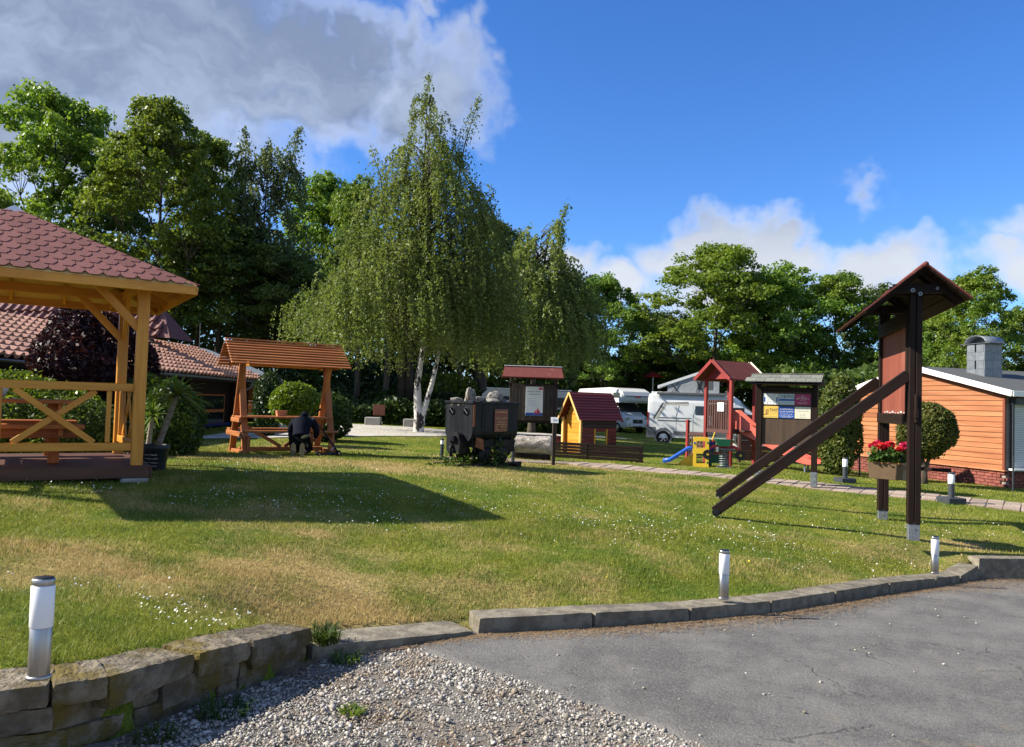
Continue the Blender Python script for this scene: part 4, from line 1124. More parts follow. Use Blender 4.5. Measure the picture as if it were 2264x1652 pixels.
def palm(name, label, p, trunk_top, pot_h, pot_r, n, L, seed, potlabel):
    pot = tag(bpy.data.objects.new('plant_pot', None), potlabel, 'plant pot'); COL.objects.link(pot); pot.location = p
    mb = MB(); mb.lathe([(pot_r * .78, 0), (pot_r * .8, .01), (pot_r, pot_h * .80), (pot_r * 1.07, pot_h * .80), (pot_r * 1.07, pot_h), (pot_r * .97, pot_h), (pot_r * .95, pot_h * .86)], 28)
    mb.obj('body', 'pot_black', pot, None, True)
    mb = MB(); mb.lathe([(pot_r * .955, pot_h * .84), (.01, pot_h * .87)], 20); mb.obj('soil', 'soil', pot)
    t = thing(name, label, 'palm', (p[0], p[1], p[2] + pot_h * .80))
    rg = np.random.default_rng(seed)
    tx, tz = trunk_top
    mb = MB()
    path = [(tx * f, 0, tz * f - .06 * (1 - f)) for f in np.linspace(0, 1, 14)]
    mb.tube(path, [.042 - .010 * f + .003 * (i % 2) for i, f in enumerate(np.linspace(0, 1, 14))], 10); mb.obj('trunk', 'palm_bark', t, None, True)
    for i in range(n):
        az = i * 2.399 + rg.normal(0, .2); el = rg.uniform(-.35, 1.3)
        ln = L * rg.uniform(.75, 1.1); d = Vector((math.cos(az) * math.cos(el), math.sin(az) * math.cos(el), math.sin(el))); side = Vector((-math.sin(az), math.cos(az), 0))
        vs = []
        for k in range(6):
            s = k / 5; q = Vector((tx, 0, tz)) + d * (ln * s) + Vector((0, 0, -.32 * ln * s * s)); wv = .028 * (1 - s) ** .7 + .001
            vs += [q - side * wv, q + Vector((0, 0, -.006)), q + side * wv]
        fs = []
        for k in range(5):
            a = k * 3; fs += [(a, a + 1, a + 4, a + 3), (a + 1, a + 2, a + 5, a + 4)]
        lm = MB(); lm.add(vs, fs); lm.obj('leaf', 'leaf_palm', t)
pp = base(341, 1040, 10.35)
palm('potted_palm', 'palm-like dracaena with leaning pale trunk', pp, (.26, .74), .34, .17, 64, .46, 3, 'black plastic pot with white script beside the gazebo')
pot = [o for o in bpy.data.objects if o.name.startswith('plant_pot')][0]
for k in range(4):
    M = Matrix.Translation((.02, -.146 - .0062 * k, .06 + .05 * k)) @ Euler((math.radians(8), 0, 0)).to_matrix().to_4x4() @ FACE
    mb = MB(); rr = random.Random(k)
    x = -.08
    while x < .08:
        l = rr.uniform(.008, .03); mb.box((x + l / 2, rr.uniform(-.004, .004), 0), (l, rr.uniform(.004, .012), .001)); x += l + .008
    mb.obj('script_line', 'sign_white', pot, M)
pp = base(326, 1000, 12.2)
palm('potted_palm', 'smaller palm half hidden behind the gazebo corner post', pp, (.05, .50), .22, .14, 34, .40, 5, 'small dark pot of the half hidden palm')

# shrubs on the right
p = base(1852, 1035, 20.3)
shrub('conical_shrub', 'tall leafy shrub between notice board and orange building', p, 1.15, (.57, .55, 1.18), 9500, .10, 'leaf_olive', seed=9, bottom=-.98, bump=.26, up=.4)
p = base(2044, 1060, 18.6)
shrub('ball_tree', 'clipped round tree in front of the orange wall', p, 1.28, (.66, .62, .68), 13000, .07, 'leaf_olive', 'tree',
      [([(0, 0, -.1), (.0, 0, .2), (-.02, 0, .45), (-.12, .02, .85)], [.085, .07, .06, .035]), ([(.02, 0, .3), (.08, 0, .55), (.2, .02, .9)], [.05, .045, .03]), ([(-.03, 0, .42), (-.2, -.05, .8)], [.035, .02])], 10, bump=.13)
p = base(648, 975, 19.5)
shrub('ball_tree', 'bright green clipped ball bush behind the swing arbour', p, 1.05, (.62, .6, .56), 12000, .07, 'leaf_lime', 'bush',
      [([(0, 0, -.1), (.02, 0, .6)], [.07, .05])], 11, bump=.04)
p = base(705, 960, 21.5)
shrub('green_shrub', 'dark green shrub right behind the clipped ball bush', p, .62, (.95, .7, .75), 7000, .09, 'leaf_ivy', seed=12, bottom=-.9)
p = base(590, 960, 23.5)
shrub('green_shrub', 'dark shrub at the far corner of the house', p, .95, (.45, .5, 1.05), 5000, .09, 'leaf_ivy', seed=13, bottom=-.9)
R = math.radians
# ------------------------------------------------------------------ gazebo
ga = math.atan2(.54, .84)
gazebo = thing('gazebo', 'open pine gazebo with red hexagonal shingle roof and crossed railing', 'gazebo', (-6.13, 9.31, EZ - 1.12), ga)
A_, B_ = 1.36, 1.0                     # half post spacing across (X) and deep (Y)
DZ = .24                               # deck top above base
PT = 2.52                              # post top
for sx in (-1, 1):
    for sy in (-1, 1):
        po = bar('post', gazebo, (sx * A_, sy * B_, DZ), (sx * A_, sy * B_, PT), .125, .125, 'pine', up=(0, 1, 0))
        if (sx, sy) == (1, -1):
            mb = MB()
            for z in (-.9, -.2):
                mb.tube([(z, .0, .0625), (z, .0, .067)], .008, 8)
            mb.obj('bolt', 'steel', po)
for k in range(18):                    # deck boards run across
    y = -B_ - .10 + (2 * B_ + .2) * (k + .5) / 18
    bar('deck_board', gazebo, (-A_ - .12, y, DZ - .014), (A_ + .12, y, DZ - .014), (2 * B_ + .2) / 18 - .006, .026, 'deck_wood')
for sy in (-1, 1):
    bar('deck_fascia', gazebo, (-A_ - .13, sy * (B_ + .115), DZ - .072), (A_ + .13, sy * (B_ + .115), DZ - .072), .026, .14, 'deck_wood')
for sx in (-1, 1):
    bar('deck_fascia', gazebo, (sx * (A_ + .145), -B_ - .128, DZ - .072), (sx * (A_ + .145), B_ + .128, DZ - .072), .026, .14, 'deck_wood')
for sx in (-1, 1):
    for sy in (-1, 1):
        box('footing', gazebo, (sx * (A_ - .02), sy * (B_ - .02), .02), (.30, .30, .17), 'concrete', bev=.02)
# railings
TR, BR = DZ + .92, DZ + .22
def rail(side):
    if side == 'front': a, b = Vector((A_ - .06, -B_, 0)), Vector((-A_ + .06, -B_, 0))
    else: a, b = Vector((A_, -B_ + .06, 0)), Vector((A_, B_ - .06, 0))
    L = (b - a).length; d = (b - a) / L; n = Vector((-d.y, d.x, 0))
    up = Vector((0, 0, 1))
    bar('rail', gazebo, a + up * TR, b + up * TR, .055, .095, 'pine'); bar('rail', gazebo, a + up * BR, b + up * BR, .055, .095, 'pine')
    st = [.26, 1.33, 2.40] if side == 'front' else [.22, L - .22]
    for s in st:
        bar('stud', gazebo, a + d * s + up * (BR + .05), a + d * s + up * (TR - .05), .05, .075, 'pine', up=n)
    for s0, s1 in ([(.40, 1.20), (1.47, 2.27)] if side == 'front' else [(.30, L / 2 - .04), (L / 2 + .04, L - .30)]):
        bar('cross_brace', gazebo, a + d * s0 + n * .012 + up * (BR + .05), a + d * s1 + n * .012 + up * (TR - .05), .024, .07, 'pine', up=n.cross(d))
        bar('cross_brace', gazebo, a + d * s1 - n * .014 + up * (BR + .05), a + d * s0 - n * .014 + up * (TR - .05), .024, .07, 'pine', up=n.cross(d))
rail('front'); rail('right')
# top beams, knee braces
for sy in (-1, 1):
    bar('beam', gazebo, (-A_ - .06, sy * B_, PT - .06), (A_ + .06, sy * B_, PT - .06), .09, .12, 'pine')
for sx in (-1, 1):
    bar('beam', gazebo, (sx * A_, -B_ + .05, PT - .066), (sx * A_, B_ - .05, PT - .066), .09, .11, 'pine')
for sx in (-1, 1):
    for sy in (-1, 1):
        bar('knee_brace', gazebo, (sx * (A_ - .03), sy * B_, PT - .66), (sx * (A_ - .56), sy * B_, PT - .10), .05, .095, 'pine')
        bar('knee_brace', gazebo, (sx * A_, sy * (B_ - .03), PT - .66), (sx * A_, sy * (B_ - .52), PT - .06), .05, .095, 'pine')
# roof
EV, AP = 2.40, 3.30                    # eave and apex heights
hx, hy = A_ + .50, B_ + .50
apex = Vector((0, 0, AP))
cor = [Vector((hx, -hy, EV)), Vector((hx, hy, EV)), Vector((-hx, hy, EV)), Vector((-hx, -hy, EV))]
faces_r = [(cor[3], cor[0]), (cor[0], cor[1]), (cor[1], cor[2]), (cor[2], cor[3])]
mb = MB()                              # boarded soffit under the shingles
mb.add([c - Vector((0, 0, .012)) for c in cor] + [apex - Vector((0, 0, .012))] + [c - Vector((0, 0, .034)) for c in cor] + [apex - Vector((0, 0, .034))],
       [(0, 1, 4), (1, 2, 4), (2, 3, 4), (3, 0, 4), (6, 5, 9), (7, 6, 9), (8, 7, 9), (5, 8, 9), (0, 5, 6, 1), (1, 6, 7, 2), (2, 7, 8, 3), (3, 8, 5, 0)])
mb.obj('roof_boarding', 'pine_pale', gazebo)
for i in range(4):
    a, b = cor[i], cor[(i + 1) % 4]
    t = (b - a).normalized()
    bar('eave_board', gazebo, a + Vector((0, 0, -.075)) , b + Vector((0, 0, -.075)), .028, .10, 'pine')
    bar('hip_rafter', gazebo, a + Vector((0, 0, -.085)) * 1.0, apex + Vector((0, 0, -.12)), .05, .09, 'pine')
for i, (a, b) in enumerate(faces_r):
    for f in (.17, .33, .5, .67, .83):
        e = a.lerp(b, f); top = apex.lerp((a + b) / 2, .06) if f == .5 else (apex.lerp(a, min(1, abs(0 - f) * 2)) if f < .5 else apex.lerp(b, 1 - (1 - f) * 2 if False else min(1, (1 - f) * 2)))
        if f < .5: top = a.lerp(apex, f * 2)
        elif f > .5: top = b.lerp(apex, (1 - f) * 2)
        dn = Vector((0, 0, -.075))
        bar('rafter', gazebo, e.lerp(top, .03) + dn, top + dn, .04, .075, 'pine')
def clip_poly(poly, tri):
    for i in range(3):
        p, q = tri[i], tri[(i + 1) % 3]; out = []
        def side(v): return (q[0] - p[0]) * (v[1] - p[1]) - (q[1] - p[1]) * (v[0] - p[0])
        for k in range(len(poly)):
            c, d = poly[k], poly[(k + 1) % len(poly)]; sc, sd = side(c), side(d)
            if sc >= 0: out.append(c)
            if (sc > 0 > sd) or (sc < 0 < sd):
                f = sc / (sc - sd); out.append((c[0] + (d[0] - c[0]) * f, c[1] + (d[1] - c[1]) * f))
        poly = out
        if len(poly) < 3: return []
    return poly
def shingles(a, b, apex, parent, mat, wdt, exp_, single, joined):
    t = (b - a); Lb = t.length; t.normalize(); mid = (a + b) / 2
    s = apex - mid; Ls = s.length; s.normalize(); n = t.cross(s).normalized()
    tri = [(-Lb / 2, -.03), (Lb / 2, -.03), (0, Ls)]
    rows = int(Ls / exp_) + 1
    for r in range(rows):
        y0 = -.03 + r * exp_
        k0 = int(Lb / 2 / wdt) + 2
        for k in range(-k0, k0):
            x0 = (k + .5 * (r % 2)) * wdt
            c = wdt * .26; g = .0035
            poly = [(x0 + c, y0), (x0 + wdt - c, y0), (x0 + wdt - g, y0 + exp_ * .52), (x0 + wdt - g, y0 + exp_ * 1.5), (x0 + g, y0 + exp_ * 1.5), (x0 + g, y0 + exp_ * .52)]
            poly = clip_poly(poly, tri)
            if len(poly) < 3: continue
            ar = abs(sum(poly[i][0] * poly[(i + 1) % len(poly)][1] - poly[(i + 1) % len(poly)][0] * poly[i][1] for i in range(len(poly)))) / 2
            if ar < .0008: continue
            def P3(q, h_):      # tabs lie on the row below: lifted at their lower end
                lift = .011 - .010 * min(1.0, (q[1] - y0) / (exp_ * 1.5))
                return mid + t * q[0] + s * q[1] + n * (lift + h_)
            m = len(poly)
            vs = [P3(q, .0) for q in poly] + [P3(q, .006) for q in poly]
            fs = [tuple(range(m))[::-1], tuple(range(m, 2 * m))] + [(i, (i + 1) % m, (i + 1) % m + m, i + m) for i in range(m)]
            if single:
                o = vs[0].copy(); q = MB(); q.add([v - o for v in vs], fs); q.obj('shingle', mat, parent, Matrix.Translation(o))
            else: joined.add(vs, fs)
rest = MB()
for i, (a, b) in enumerate(faces_r):
    shingles(a, b, apex, gazebo, 'shingle_red', .175, .165, i < 2, rest)
struct(rest.obj('rear_shingles', 'shingle_red', gazebo), 'stuff')
mb = MB(); cz = AP - .24
q = .46
mb.add([(q * hx / hy * .6, -q * .6, cz + .012), (q * hx / hy * .6, q * .6, cz + .012), (-q * hx / hy * .6, q * .6, cz + .012), (-q * hx / hy * .6, -q * .6, cz + .012), (0, 0, AP + .05)], [(0, 1, 4), (1, 2, 4), (2, 3, 4), (3, 0, 4), (3, 2, 1, 0)])
mb.obj('ridge_cap', 'zinc', gazebo)

# picnic table in the gazebo
pt = thing('picnic_table', 'orange-stained picnic table with benches inside the gazebo', 'table', gazebo.location + Matrix.Rotation(ga, 3, 'Z') @ Vector((.20, .05, DZ)), ga)
for k in range(5):
    bar('tabletop_board', pt, (-.85, -.30 + .15 * k, .72), (.55, -.30 + .15 * k, .72), .14, .045, 'oiled_wood')
for sy in (-1, 1):
    for k in range(2):
        bar('seat_board', pt, (-.85, sy * (.62 + .145 * k), .44), (.62, sy * (.62 + .145 * k), .44), .138, .05, 'oiled_wood')
    bar('seat_apron', pt, (-.85, sy * .55, .36), (.62, sy * .55, .36), .03, .13, 'oiled_wood')
    for sx in (-.6, .32):
        bar('leg', pt, (sx, sy * .68, .0), (sx, sy * .22, .69), .05, .12, 'oiled_wood', up=(1, 0, 0))
for sx in (-.6, .32):
    bar('bearer', pt, (sx + .06, -.75, .38), (sx + .06, .75, .38), .05, .10, 'oiled_wood')
    bar('top_bearer', pt, (sx + .06, -.34, .66), (sx + .06, .34, .66), .05, .08, 'oiled_wood')
lp = thing('table_lantern', 'white round bowl standing on the picnic table', 'bowl', pt.location + Matrix.Rotation(ga, 3, 'Z') @ Vector((-.30, -.1, .7435)))
mb = MB(); mb.lathe([(.05, 0), (.10, .03), (.14, .10), (.15, .17), (.135, .17), (.09, .06), (.01, .03)], 24); mb.obj('bowl', 'sign_white', lp, None, True)

# ------------------------------------------------------------------ left house
house = thing('tiled_house', 'long low dark timber house with terracotta tiled roof left', 'house', (0, 0, 0))
EX, RX = -10.0, -13.0; EVZ, RDZ = EZ + .57, EZ + 1.80; HY0, HY1 = 11.0, 31.0
HB = EZ - 1.5
mb = MB(); mb.prism([(EX - .55, HB), (EX - .55, EVZ - .05), (RX, RDZ - .12), (RX - 2.6, EVZ + .1), (RX - 2.6, HB)], 'y', HY0 + .2, HY1 - .1); mb.obj('wall', 'dark_wood', house)
pitch = math.atan2(RDZ - EVZ, EX - RX)
bar('fascia', house, (EX + .02, HY0, EVZ - .09), (EX + .02, HY1, EVZ - .09), .03, .14, 'dark_wood')
mb = MB(); n = 8
arc = [(.07 * math.cos(math.pi + math.pi * i / n), .07 * math.sin(math.pi + math.pi * i / n)) for i in range(n + 1)]
arc2 = [(x * .92, z * .92) for x, z in arc[::-1]]
mb.prism([(EX + .11 + x, EVZ - .02 + z) for x, z in arc + arc2], 'y', HY0, HY1 + .1); mb.obj('gutter', 'galvanised', house, None, True)
mb = MB(); mb.tube([(EX + .11, 29.3, EVZ - .09), (EX + .11, 29.3, EVZ - .25), (EX - .38, 29.3, EVZ - .55), (EX - .40, 29.3, HB + .2)], .045, 10); mb.obj('downpipe', 'galvanised', house, None, True)
mb = MB(); s_ = Vector((RX - EX, 0, RDZ - EVZ)); 
mb.add([(EX + .1, HY0, EVZ - .02), (EX + .1, HY1, EVZ - .02), (RX, HY1, RDZ - .01), (RX, HY0, RDZ - .01), (RX - 3, HY0, EVZ), (RX - 3, HY1, EVZ)], [(0, 1, 2, 3), (3, 2, 5, 4)]); mb.obj('roof', 'tile_old', house)
def tile_mesh():
    prof = [(0, .004), (.03, .0), (.07, -.008), (.105, -.010), (.15, .014), (.19, .056), (.225, .064), (.26, .05), (.30, .006)]
    vs, fs = [], []
    for yy, lift in ((0.0, .088), (.36, .004)):
        for x, z in prof: vs.append((x, yy, z + lift))
    for x, z in prof: vs.append((x, 0.0, z + .012))
    for x, z in prof: vs.append((x, 0.0, z + .088))
    n = len(prof)
    for i in range(n - 1):
        fs.append((i, i + 1, n + i + 1, n + i)); fs.append((3 * n + i + 1, 3 * n + i, 2 * n + i, 2 * n + i + 1))
    me = bpy.data.meshes.new('tile'); me.from_pydata(vs, [], fs); me.update()
    me.polygons.foreach_set('use_smooth', [True] * len(me.polygons)); me.materials.append(MATS['tile'])
    return me, np.array(vs), fs
TM, TV, TF = tile_mesh()
def tile_matrix(org, along, upslope):
    x = Vector(along).normalized(); y = Vector(upslope).normalized(); z = x.cross(y)
    M = Matrix((x, y, z)).transposed().to_4x4(); M.translation = org; return M
up_ = s_.normalized()
rows = int((s_.length + .1) / .33)
cand = []
for r in range(rows + 1):
    for k in range(int((HY1 - HY0) / .30)):
        org = Vector((EX + .14, HY0 + .30 * k, EVZ - .005)) + up_ * (.33 * r) + Vector((0, 0, .01))
        if r * .33 > s_.length - .05: continue
        rel = org - Vector((0, 0, EZ)); lc = CAMR.transposed() @ rel
        px = CX + F_PX * lc.x / -lc.z
        vis = (0 < px < 105) or (335 < px < 600)
        cand.append((0 if vis else 1, org.y, tile_matrix(org, (0, 1, 0), up_)))
cand.sort(key=lambda c: (c[0], c[1]))
rest = MB()
for i, (v_, y_, M) in enumerate(cand):
    if i < 300: mesh_obj('tile', TM, None, house, M)
    else: rest.add([M @ Vector(v) for v in TV], TF)
o = rest.obj('further_tiles', 'tile', house, None, True); struct(o, 'stuff')
# upper cross roof facing the camera
UY = 26.0
mb = MB(); mb.add([(-30, UY, EZ + 1.84), (-11.62, UY, EZ + 1.84), (-12.3, UY + .86, EZ + 2.97), (-30, UY + .86, EZ + 2.97), (-11.62, UY + 2, EZ + 1.84)], [(0, 1, 2, 3), (1, 4, 2)]); 
mb.obj('upper_roof', 'tile_old', house)
rest = MB(); up2 = Vector((0, 1.75, 2.3)).normalized()
for r in range(4):
    for k in range(62):
        x0 = -30 + .3 * k + (.0 if r % 2 else 0.0)
        if x0 + .3 > -11.6 - (r + .8) * .155: continue
        M = tile_matrix(Vector((x0, UY, EZ + 1.85)) + up2 * (.33 * r), (1, 0, 0), up2); rest.add([M @ Vector(v) for v in TV], TF)
struct(rest.obj('upper_tiles', 'tile_old', house, None, True), 'stuff')
# sheet-metal parapet over the far gable
mb = MB(); a0 = Vector((RX - .1, 0, RDZ + .10)); a1 = Vector((EX + .2, 0, EVZ + .10))
mb.add([(a0.x, 31.0, a0.z), (a1.x, 31.0, a1.z), (a1.x, 31.0, a1.z - .4), (a0.x, 31.0, a0.z - .4), (a0.x, 33.0, a0.z + .0), (a1.x, 33.0, a1.z + .0), (a1.x, 33.0, a1.z - .4), (a0.x, 33.0, a0.z - .4)],
       [(0, 3, 2, 1), (0, 1, 5, 4), (1, 2, 6, 5), (4, 5, 6, 7), (0, 4, 7, 3)])
mb.obj('parapet', 'zinc', house)
bar('antenna', house, (RX + .1, 31.6, RDZ), (RX + .1, 31.6, RDZ + 1.1), .02, .02, 'galvanised')
# windows in the long wall
WXF = EX - .55
for i, (y0, y1) in enumerate([(21.6, 24.6), (25.2, 28.2), (16, 19.5)]):
    wdw = box('window', house, (WXF + .03, (y0 + y1) / 2, EZ - .55), (.06, y1 - y0, 1.05), 'oiled_wood')
    for (ya, yb, za, zb) in [(-.5, .5, -.5, -.1), (-.5, .5, 0, .5)]:
        L = y1 - y0 - .16
        box('pane', wdw, (.034, 0, (za + zb) / 2 * .96 + (-.01 if za < -.2 else .0)), (.012, L, (zb - za) * .96), 'window_dark', bev=.001)
nb = box('notice', house, (WXF + .02, 24.0, EZ - 1.27), (.05, 1.4, .26), 'sign_cream')
bar('sill_board', house, (WXF + .05, 20.5, EZ - 1.1), (WXF + .05, 30.5, EZ - 1.1), .05, .10, 'toy_navy')
for yy in (20.6, 24.9, 28.9):
    bar('post', house, (WXF + .08, yy, HB + .1), (WXF + .08, yy, EVZ - .1), .14, .14, 'dark_wood', up=(0, 1, 0))
bar('bracket', house, (WXF + .08, 28.9, EVZ - .7), (EX - .02, 28.9, EVZ - .12), .10, .10, 'dark_wood', up=(0, 1, 0))
for k in range(7):
    box('end_board', house, (EX - .9, 31.3, EZ - .65 + .16 * k), (1.9, .03, .15), 'oiled_wood')

# ------------------------------------------------------------------ roofed swing bench / arbour
c = base(622, 1000, 16.2)
sw = thing('swing_arbour', 'wooden garden table set with slatted gable roof on crossed legs', 'arbour', c, R(33))
SL = .90
for sx in (-1, 1):
    x = sx * SL
    for sy in (-1, 1):
        bar('leg', sw, (x, sy * .42, .06), (x, -sy * .18, 1.86), .05, .13, 'swing_wood', up=(1, 0, 0)) if sy > 0 else bar('leg', sw, (x + .055, sy * .42, .06), (x + .055, -sy * .18, 1.86), .05, .13, 'swing_wood', up=(1, 0, 0))
    bar('foot', sw, (x + .028, -.62, .05), (x + .028, .62, .05), .13, .10, 'swing_wood')
    bar('seat_bearer', sw, (x - .05, -.72, .42), (x - .05, .72, .42), .05, .10, 'swing_wood')
    bar('table_bearer', sw, (x - .05, -.34, .70), (x - .05, .34, .70), .05, .09, 'swing_wood')
    for sy in (-1, 1):
        bar('seat_post', sw, (x - sx * .06, sy * .6, .08), (x - sx * .06, sy * .6, .40), .07, .07, 'swing_wood', up=(0, 1, 0))
    mb = MB(); mb.prism([(-.36, 1.80), (.36, 1.80), (.30, 1.92), (.05, 2.14), (-.05, 2.14), (-.30, 1.92)], 'x', x + .09, x + .13); mb.obj('gable_plate', 'pine', sw)
for y in (-.30, -.15, 0, .15, .30):
    bar('table_board', sw, (-SL - .05, y, .765), (SL + .05, y, .765), .13, .035, 'swing_wood')
for sy in (-1, 1):
    for k in range(2):
        bar('seat_board', sw, (-SL - .05, sy * (.55 + .14 * k), .49), (SL + .05, sy * (.55 + .14 * k), .49), .13, .04, 'swing_wood')
bar('ground_beam', sw, (-SL + .03, 0, .10), (SL - .03, 0, .10), .09, .09, 'swing_wood')
bar('strut', sw, (-SL + .06, 0, .62), (-.02, 0, .15), .045, .07, 'swing_wood'); bar('strut', sw, (SL - .06, 0, .62), (.05, 0, .15), .045, .07, 'swing_wood')
for sy in (-1, 1):
    bar('purlin', sw, (-SL - .18, sy * .26, 1.97), (SL + .18, sy * .26, 1.97), .06, .09, 'swing_wood')
    for k in range(9):
        f = (k + .5) / 9
        yy, zz = sy * (.02 + .62 * f), 2.32 - .50 * f
        ang = -sy * math.atan2(.50, .62) * .50
        bar('roof_slat', sw, (-SL - .33, yy, zz), (SL + .33, yy, zz), .088, .024, 'swing_wood', up=(0, math.sin(-ang), math.cos(ang)))
bar('ridge', sw, (-SL - .33, 0, 2.345), (SL + .33, 0, 2.345), .09, .025, 'swing_wood')
for sx in (-1, 1):
    for sy in (-1, 1):
        bar('rafter', sw, (sx * (SL + .07), sy * .02, 2.275), (sx * (SL + .07), sy * .60, 1.81), .045, .06, 'swing_wood')

# clipped plant box on the arbour table
fb = thing('table_planter', 'small terracotta planter on the arbour table', 'planter', c + Matrix.Rotation(R(33), 3, 'Z') @ Vector((-.02, .05, .7825)), R(33))
mb = MB(); mb.prism([(-.09, 0), (.09, 0), (.11, .12), (-.11, .12)], 'y', -.07, .07); mb.obj('box', 'terracotta', fb)

# ------------------------------------------------------------------ kneeling person
def skin(name, verts, edges, radii, mat, parent, root=0, sub=2):
    me = bpy.data.meshes.new(name); me.from_pydata(verts, edges, []); me.update()
    o = bpy.data.objects.new(name, me); COL.objects.link(o)
    md = o.modifiers.new('skin', 'SKIN'); md.use_smooth_shade = True; md.branch_smoothing = .6
    sv = me.skin_vertices[0].data
    for i, r in enumerate(radii):
        sv[i].radius = r if hasattr(r, '__len__') else (r, r); sv[i].use_root = (i == root)
    s2 = o.modifiers.new('sub', 'SUBSURF'); s2.levels = sub; s2.render_levels = sub
    dg = bpy.context.evaluated_depsgraph_get()
    m2 = bpy.data.meshes.new_from_object(o.evaluated_get(dg))
    bpy.data.objects.remove(o)
    m2.materials.clear(); m2.polygons.foreach_set('use_smooth', [True] * len(m2.polygons))
    return mesh_obj(name, m2, mat, parent)
pc = base(663, 1003, 15.25)
per = thing('person', 'person kneeling with back turned, dark jacket, beside the arbour', 'person', pc, R(4))
# body: pelvis, spine, neck, head, arms, legs (bent forward on both knees)
bv = [(0, -.02, .36), (0, .12, .54), (0, .28, .68), (0, .38, .70), (0, .47, .64), (0, .53, .56),
      (-.19, .24, .69), (-.27, .27, .47), (-.20, .44, .34), (-.17, .52, .30), (.19, .24, .69), (.27, .27, .47), (.20, .44, .34), (.17, .52, .30),
      (-.10, .02, .34), (-.12, .33, .09), (-.10, -.06, .09), (-.09, -.16, .10), (-.09, -.15, .02), (.10, .02, .34), (.12, .33, .09), (.08, -.06, .09), (.07, -.16, .10), (.07, -.15, .02)]
be = [(0, 1), (1, 2), (2, 3), (3, 4), (4, 5), (2, 6), (6, 7), (7, 8), (8, 9), (2, 10), (10, 11), (11, 12), (12, 13), (0, 14), (14, 15), (15, 16), (16, 17), (17, 18), (0, 19), (19, 20), (20, 21), (21, 22), (22, 23)]
br = [(.15, .12), (.15, .12), (.16, .12), .06, .095, .085, .06, .048, .034, .03, .06, .048, .034, .03, .09, .065, .045, .04, .035, .09, .065, .045, .04, .035]
body = skin('body', bv, be, br, 'skin', per)
jv = [bv[i] for i in (0, 1, 2, 3, 6, 7, 8, 10, 11, 12)]
skin('jacket', [(0, -.05, .35), (0, .06, .54), (0, .20, .70), (0, .33, .72)] + jv[4:], [(0, 1), (1, 2), (2, 3), (2, 4), (4, 5), (5, 6), (2, 7), (7, 8), (8, 9)], [(.175, .16), (.195, .17), (.20, .16), (.10, .10), .085, .068, .055, .085, .068, .055], 'jacket', per, 1)
skin('trousers', [(0, -.02, .33), (-.10, .02, .31), (-.12, .34, .10), (-.10, -.04, .10), (.10, .02, .31), (.12, .34, .10), (.08, -.04, .10)], [(0, 1), (1, 2), (2, 3), (0, 4), (4, 5), (5, 6)], [(.165, .14), .105, .08, .062, .105, .08, .062], 'trousers', per)
for x in (-.095, .075):
    sh = MB(); sh.prism([(-.045, 0), (.045, 0), (.052, .10), (.042, .21), (0, .25), (-.042, .21), (-.05, .10)], 'y', -.205, -.175)
    sh.obj('sole', 'sole', per, Matrix.Translation((x, 0, .0)) @ Matrix.Rotation(R(-6), 4, 'X'))
    skin('shoe', [(x, -.15, .03), (x, -.13, .11), (x, -.10, .20)], [(0, 1), (1, 2)], [.042, .05, .045], 'trousers', per, 0, 1)
skin('hood', [(0, .25, .76), (0, .32, .80), (0, .40, .77)], [(0, 1), (1, 2)], [.09, .10, .075], 'jacket', per, 0, 1)
mb = MB(); mb.lathe([(.02, -.11), (.085, -.07), (.105, 0), (.08, .075), (.01, .105)], 14, (0, .51, .62)); mb.obj('hair', 'hair', per, None, True)
mb = MB(); mb.lathe([(.004, 0), (.055, .012), (.06, .02), (.004, .026)], 12, sx=1.3, sy=.6); mb.obj('jacket_patch', 'hi_vis', per, Matrix.Translation((.12, -.165, .38)) @ Matrix.Rotation(R(68), 4, 'X') @ Matrix.Rotation(R(20), 4, 'Z'))
for s, hx_ in ((-1, -.17), (1, .17)):
    for f in range(5):
        a = (f - 2) * .018
        fv = [(hx_ + a, .53, .30), (hx_ + a * 1.2, .57 - .004 * abs(f - 2), .285), (hx_ + a * 1.3, .59 - .006 * abs(f - 2), .262)]
        if f == 0: fv = [(hx_ - s * .02, .52, .30), (hx_ - s * .045, .535, .29), (hx_ - s * .055, .55, .275)]
        skin('finger', fv, [(0, 1), (1, 2)], [.009, .0085, .0075], 'skin', body, 0, 1)

# kick scooter leaning on the arbour
sc0 = base(745, 1003, 15.6)
ks = thing('kick_scooter', 'black kick scooter leaning against the right end of the arbour', 'scooter', sc0, 0)
top = Vector((-.62, .25, .80))
mb = MB(); mb.tube([(.0, 0, .10), (-.30, .12, .46)], .018, 10); mb.obj('stem_lower', 'black_iron', ks, None, True)
mb = MB(); mb.tube([(-.28, .113, .44), top * .98], .013, 10); mb.obj('stem_upper', 'black_iron', ks, None, True)
hb0, hb1 = W(705, 978, 15.85) - sc0, W(735, 940, 15.85) - sc0
hm = top
mb = MB(); mb.tube([hm + Vector((-.24, .02, -.17)), hm, hm + Vector((.20, -.01, .14))], .013, 10); mb.obj('handlebar', 'black_iron', ks, None, True)
for e, d_ in ((hm + Vector((-.24, .02, -.17)), Vector((.10, -.01, .07))), (hm + Vector((.20, -.01, .14)), Vector((-.10, .005, -.07)))):
    mb = MB(); mb.tube([e, e + d_], .020, 10); mb.obj('grip', 'rubber', ks, None, True)
mb = MB(); mb.tube([(-.02, -.04, .05), (-.24, -.42, .05)], [.0, .0] if False else [.03, .03], 8); mb.obj('deck', 'black_iron', ks)
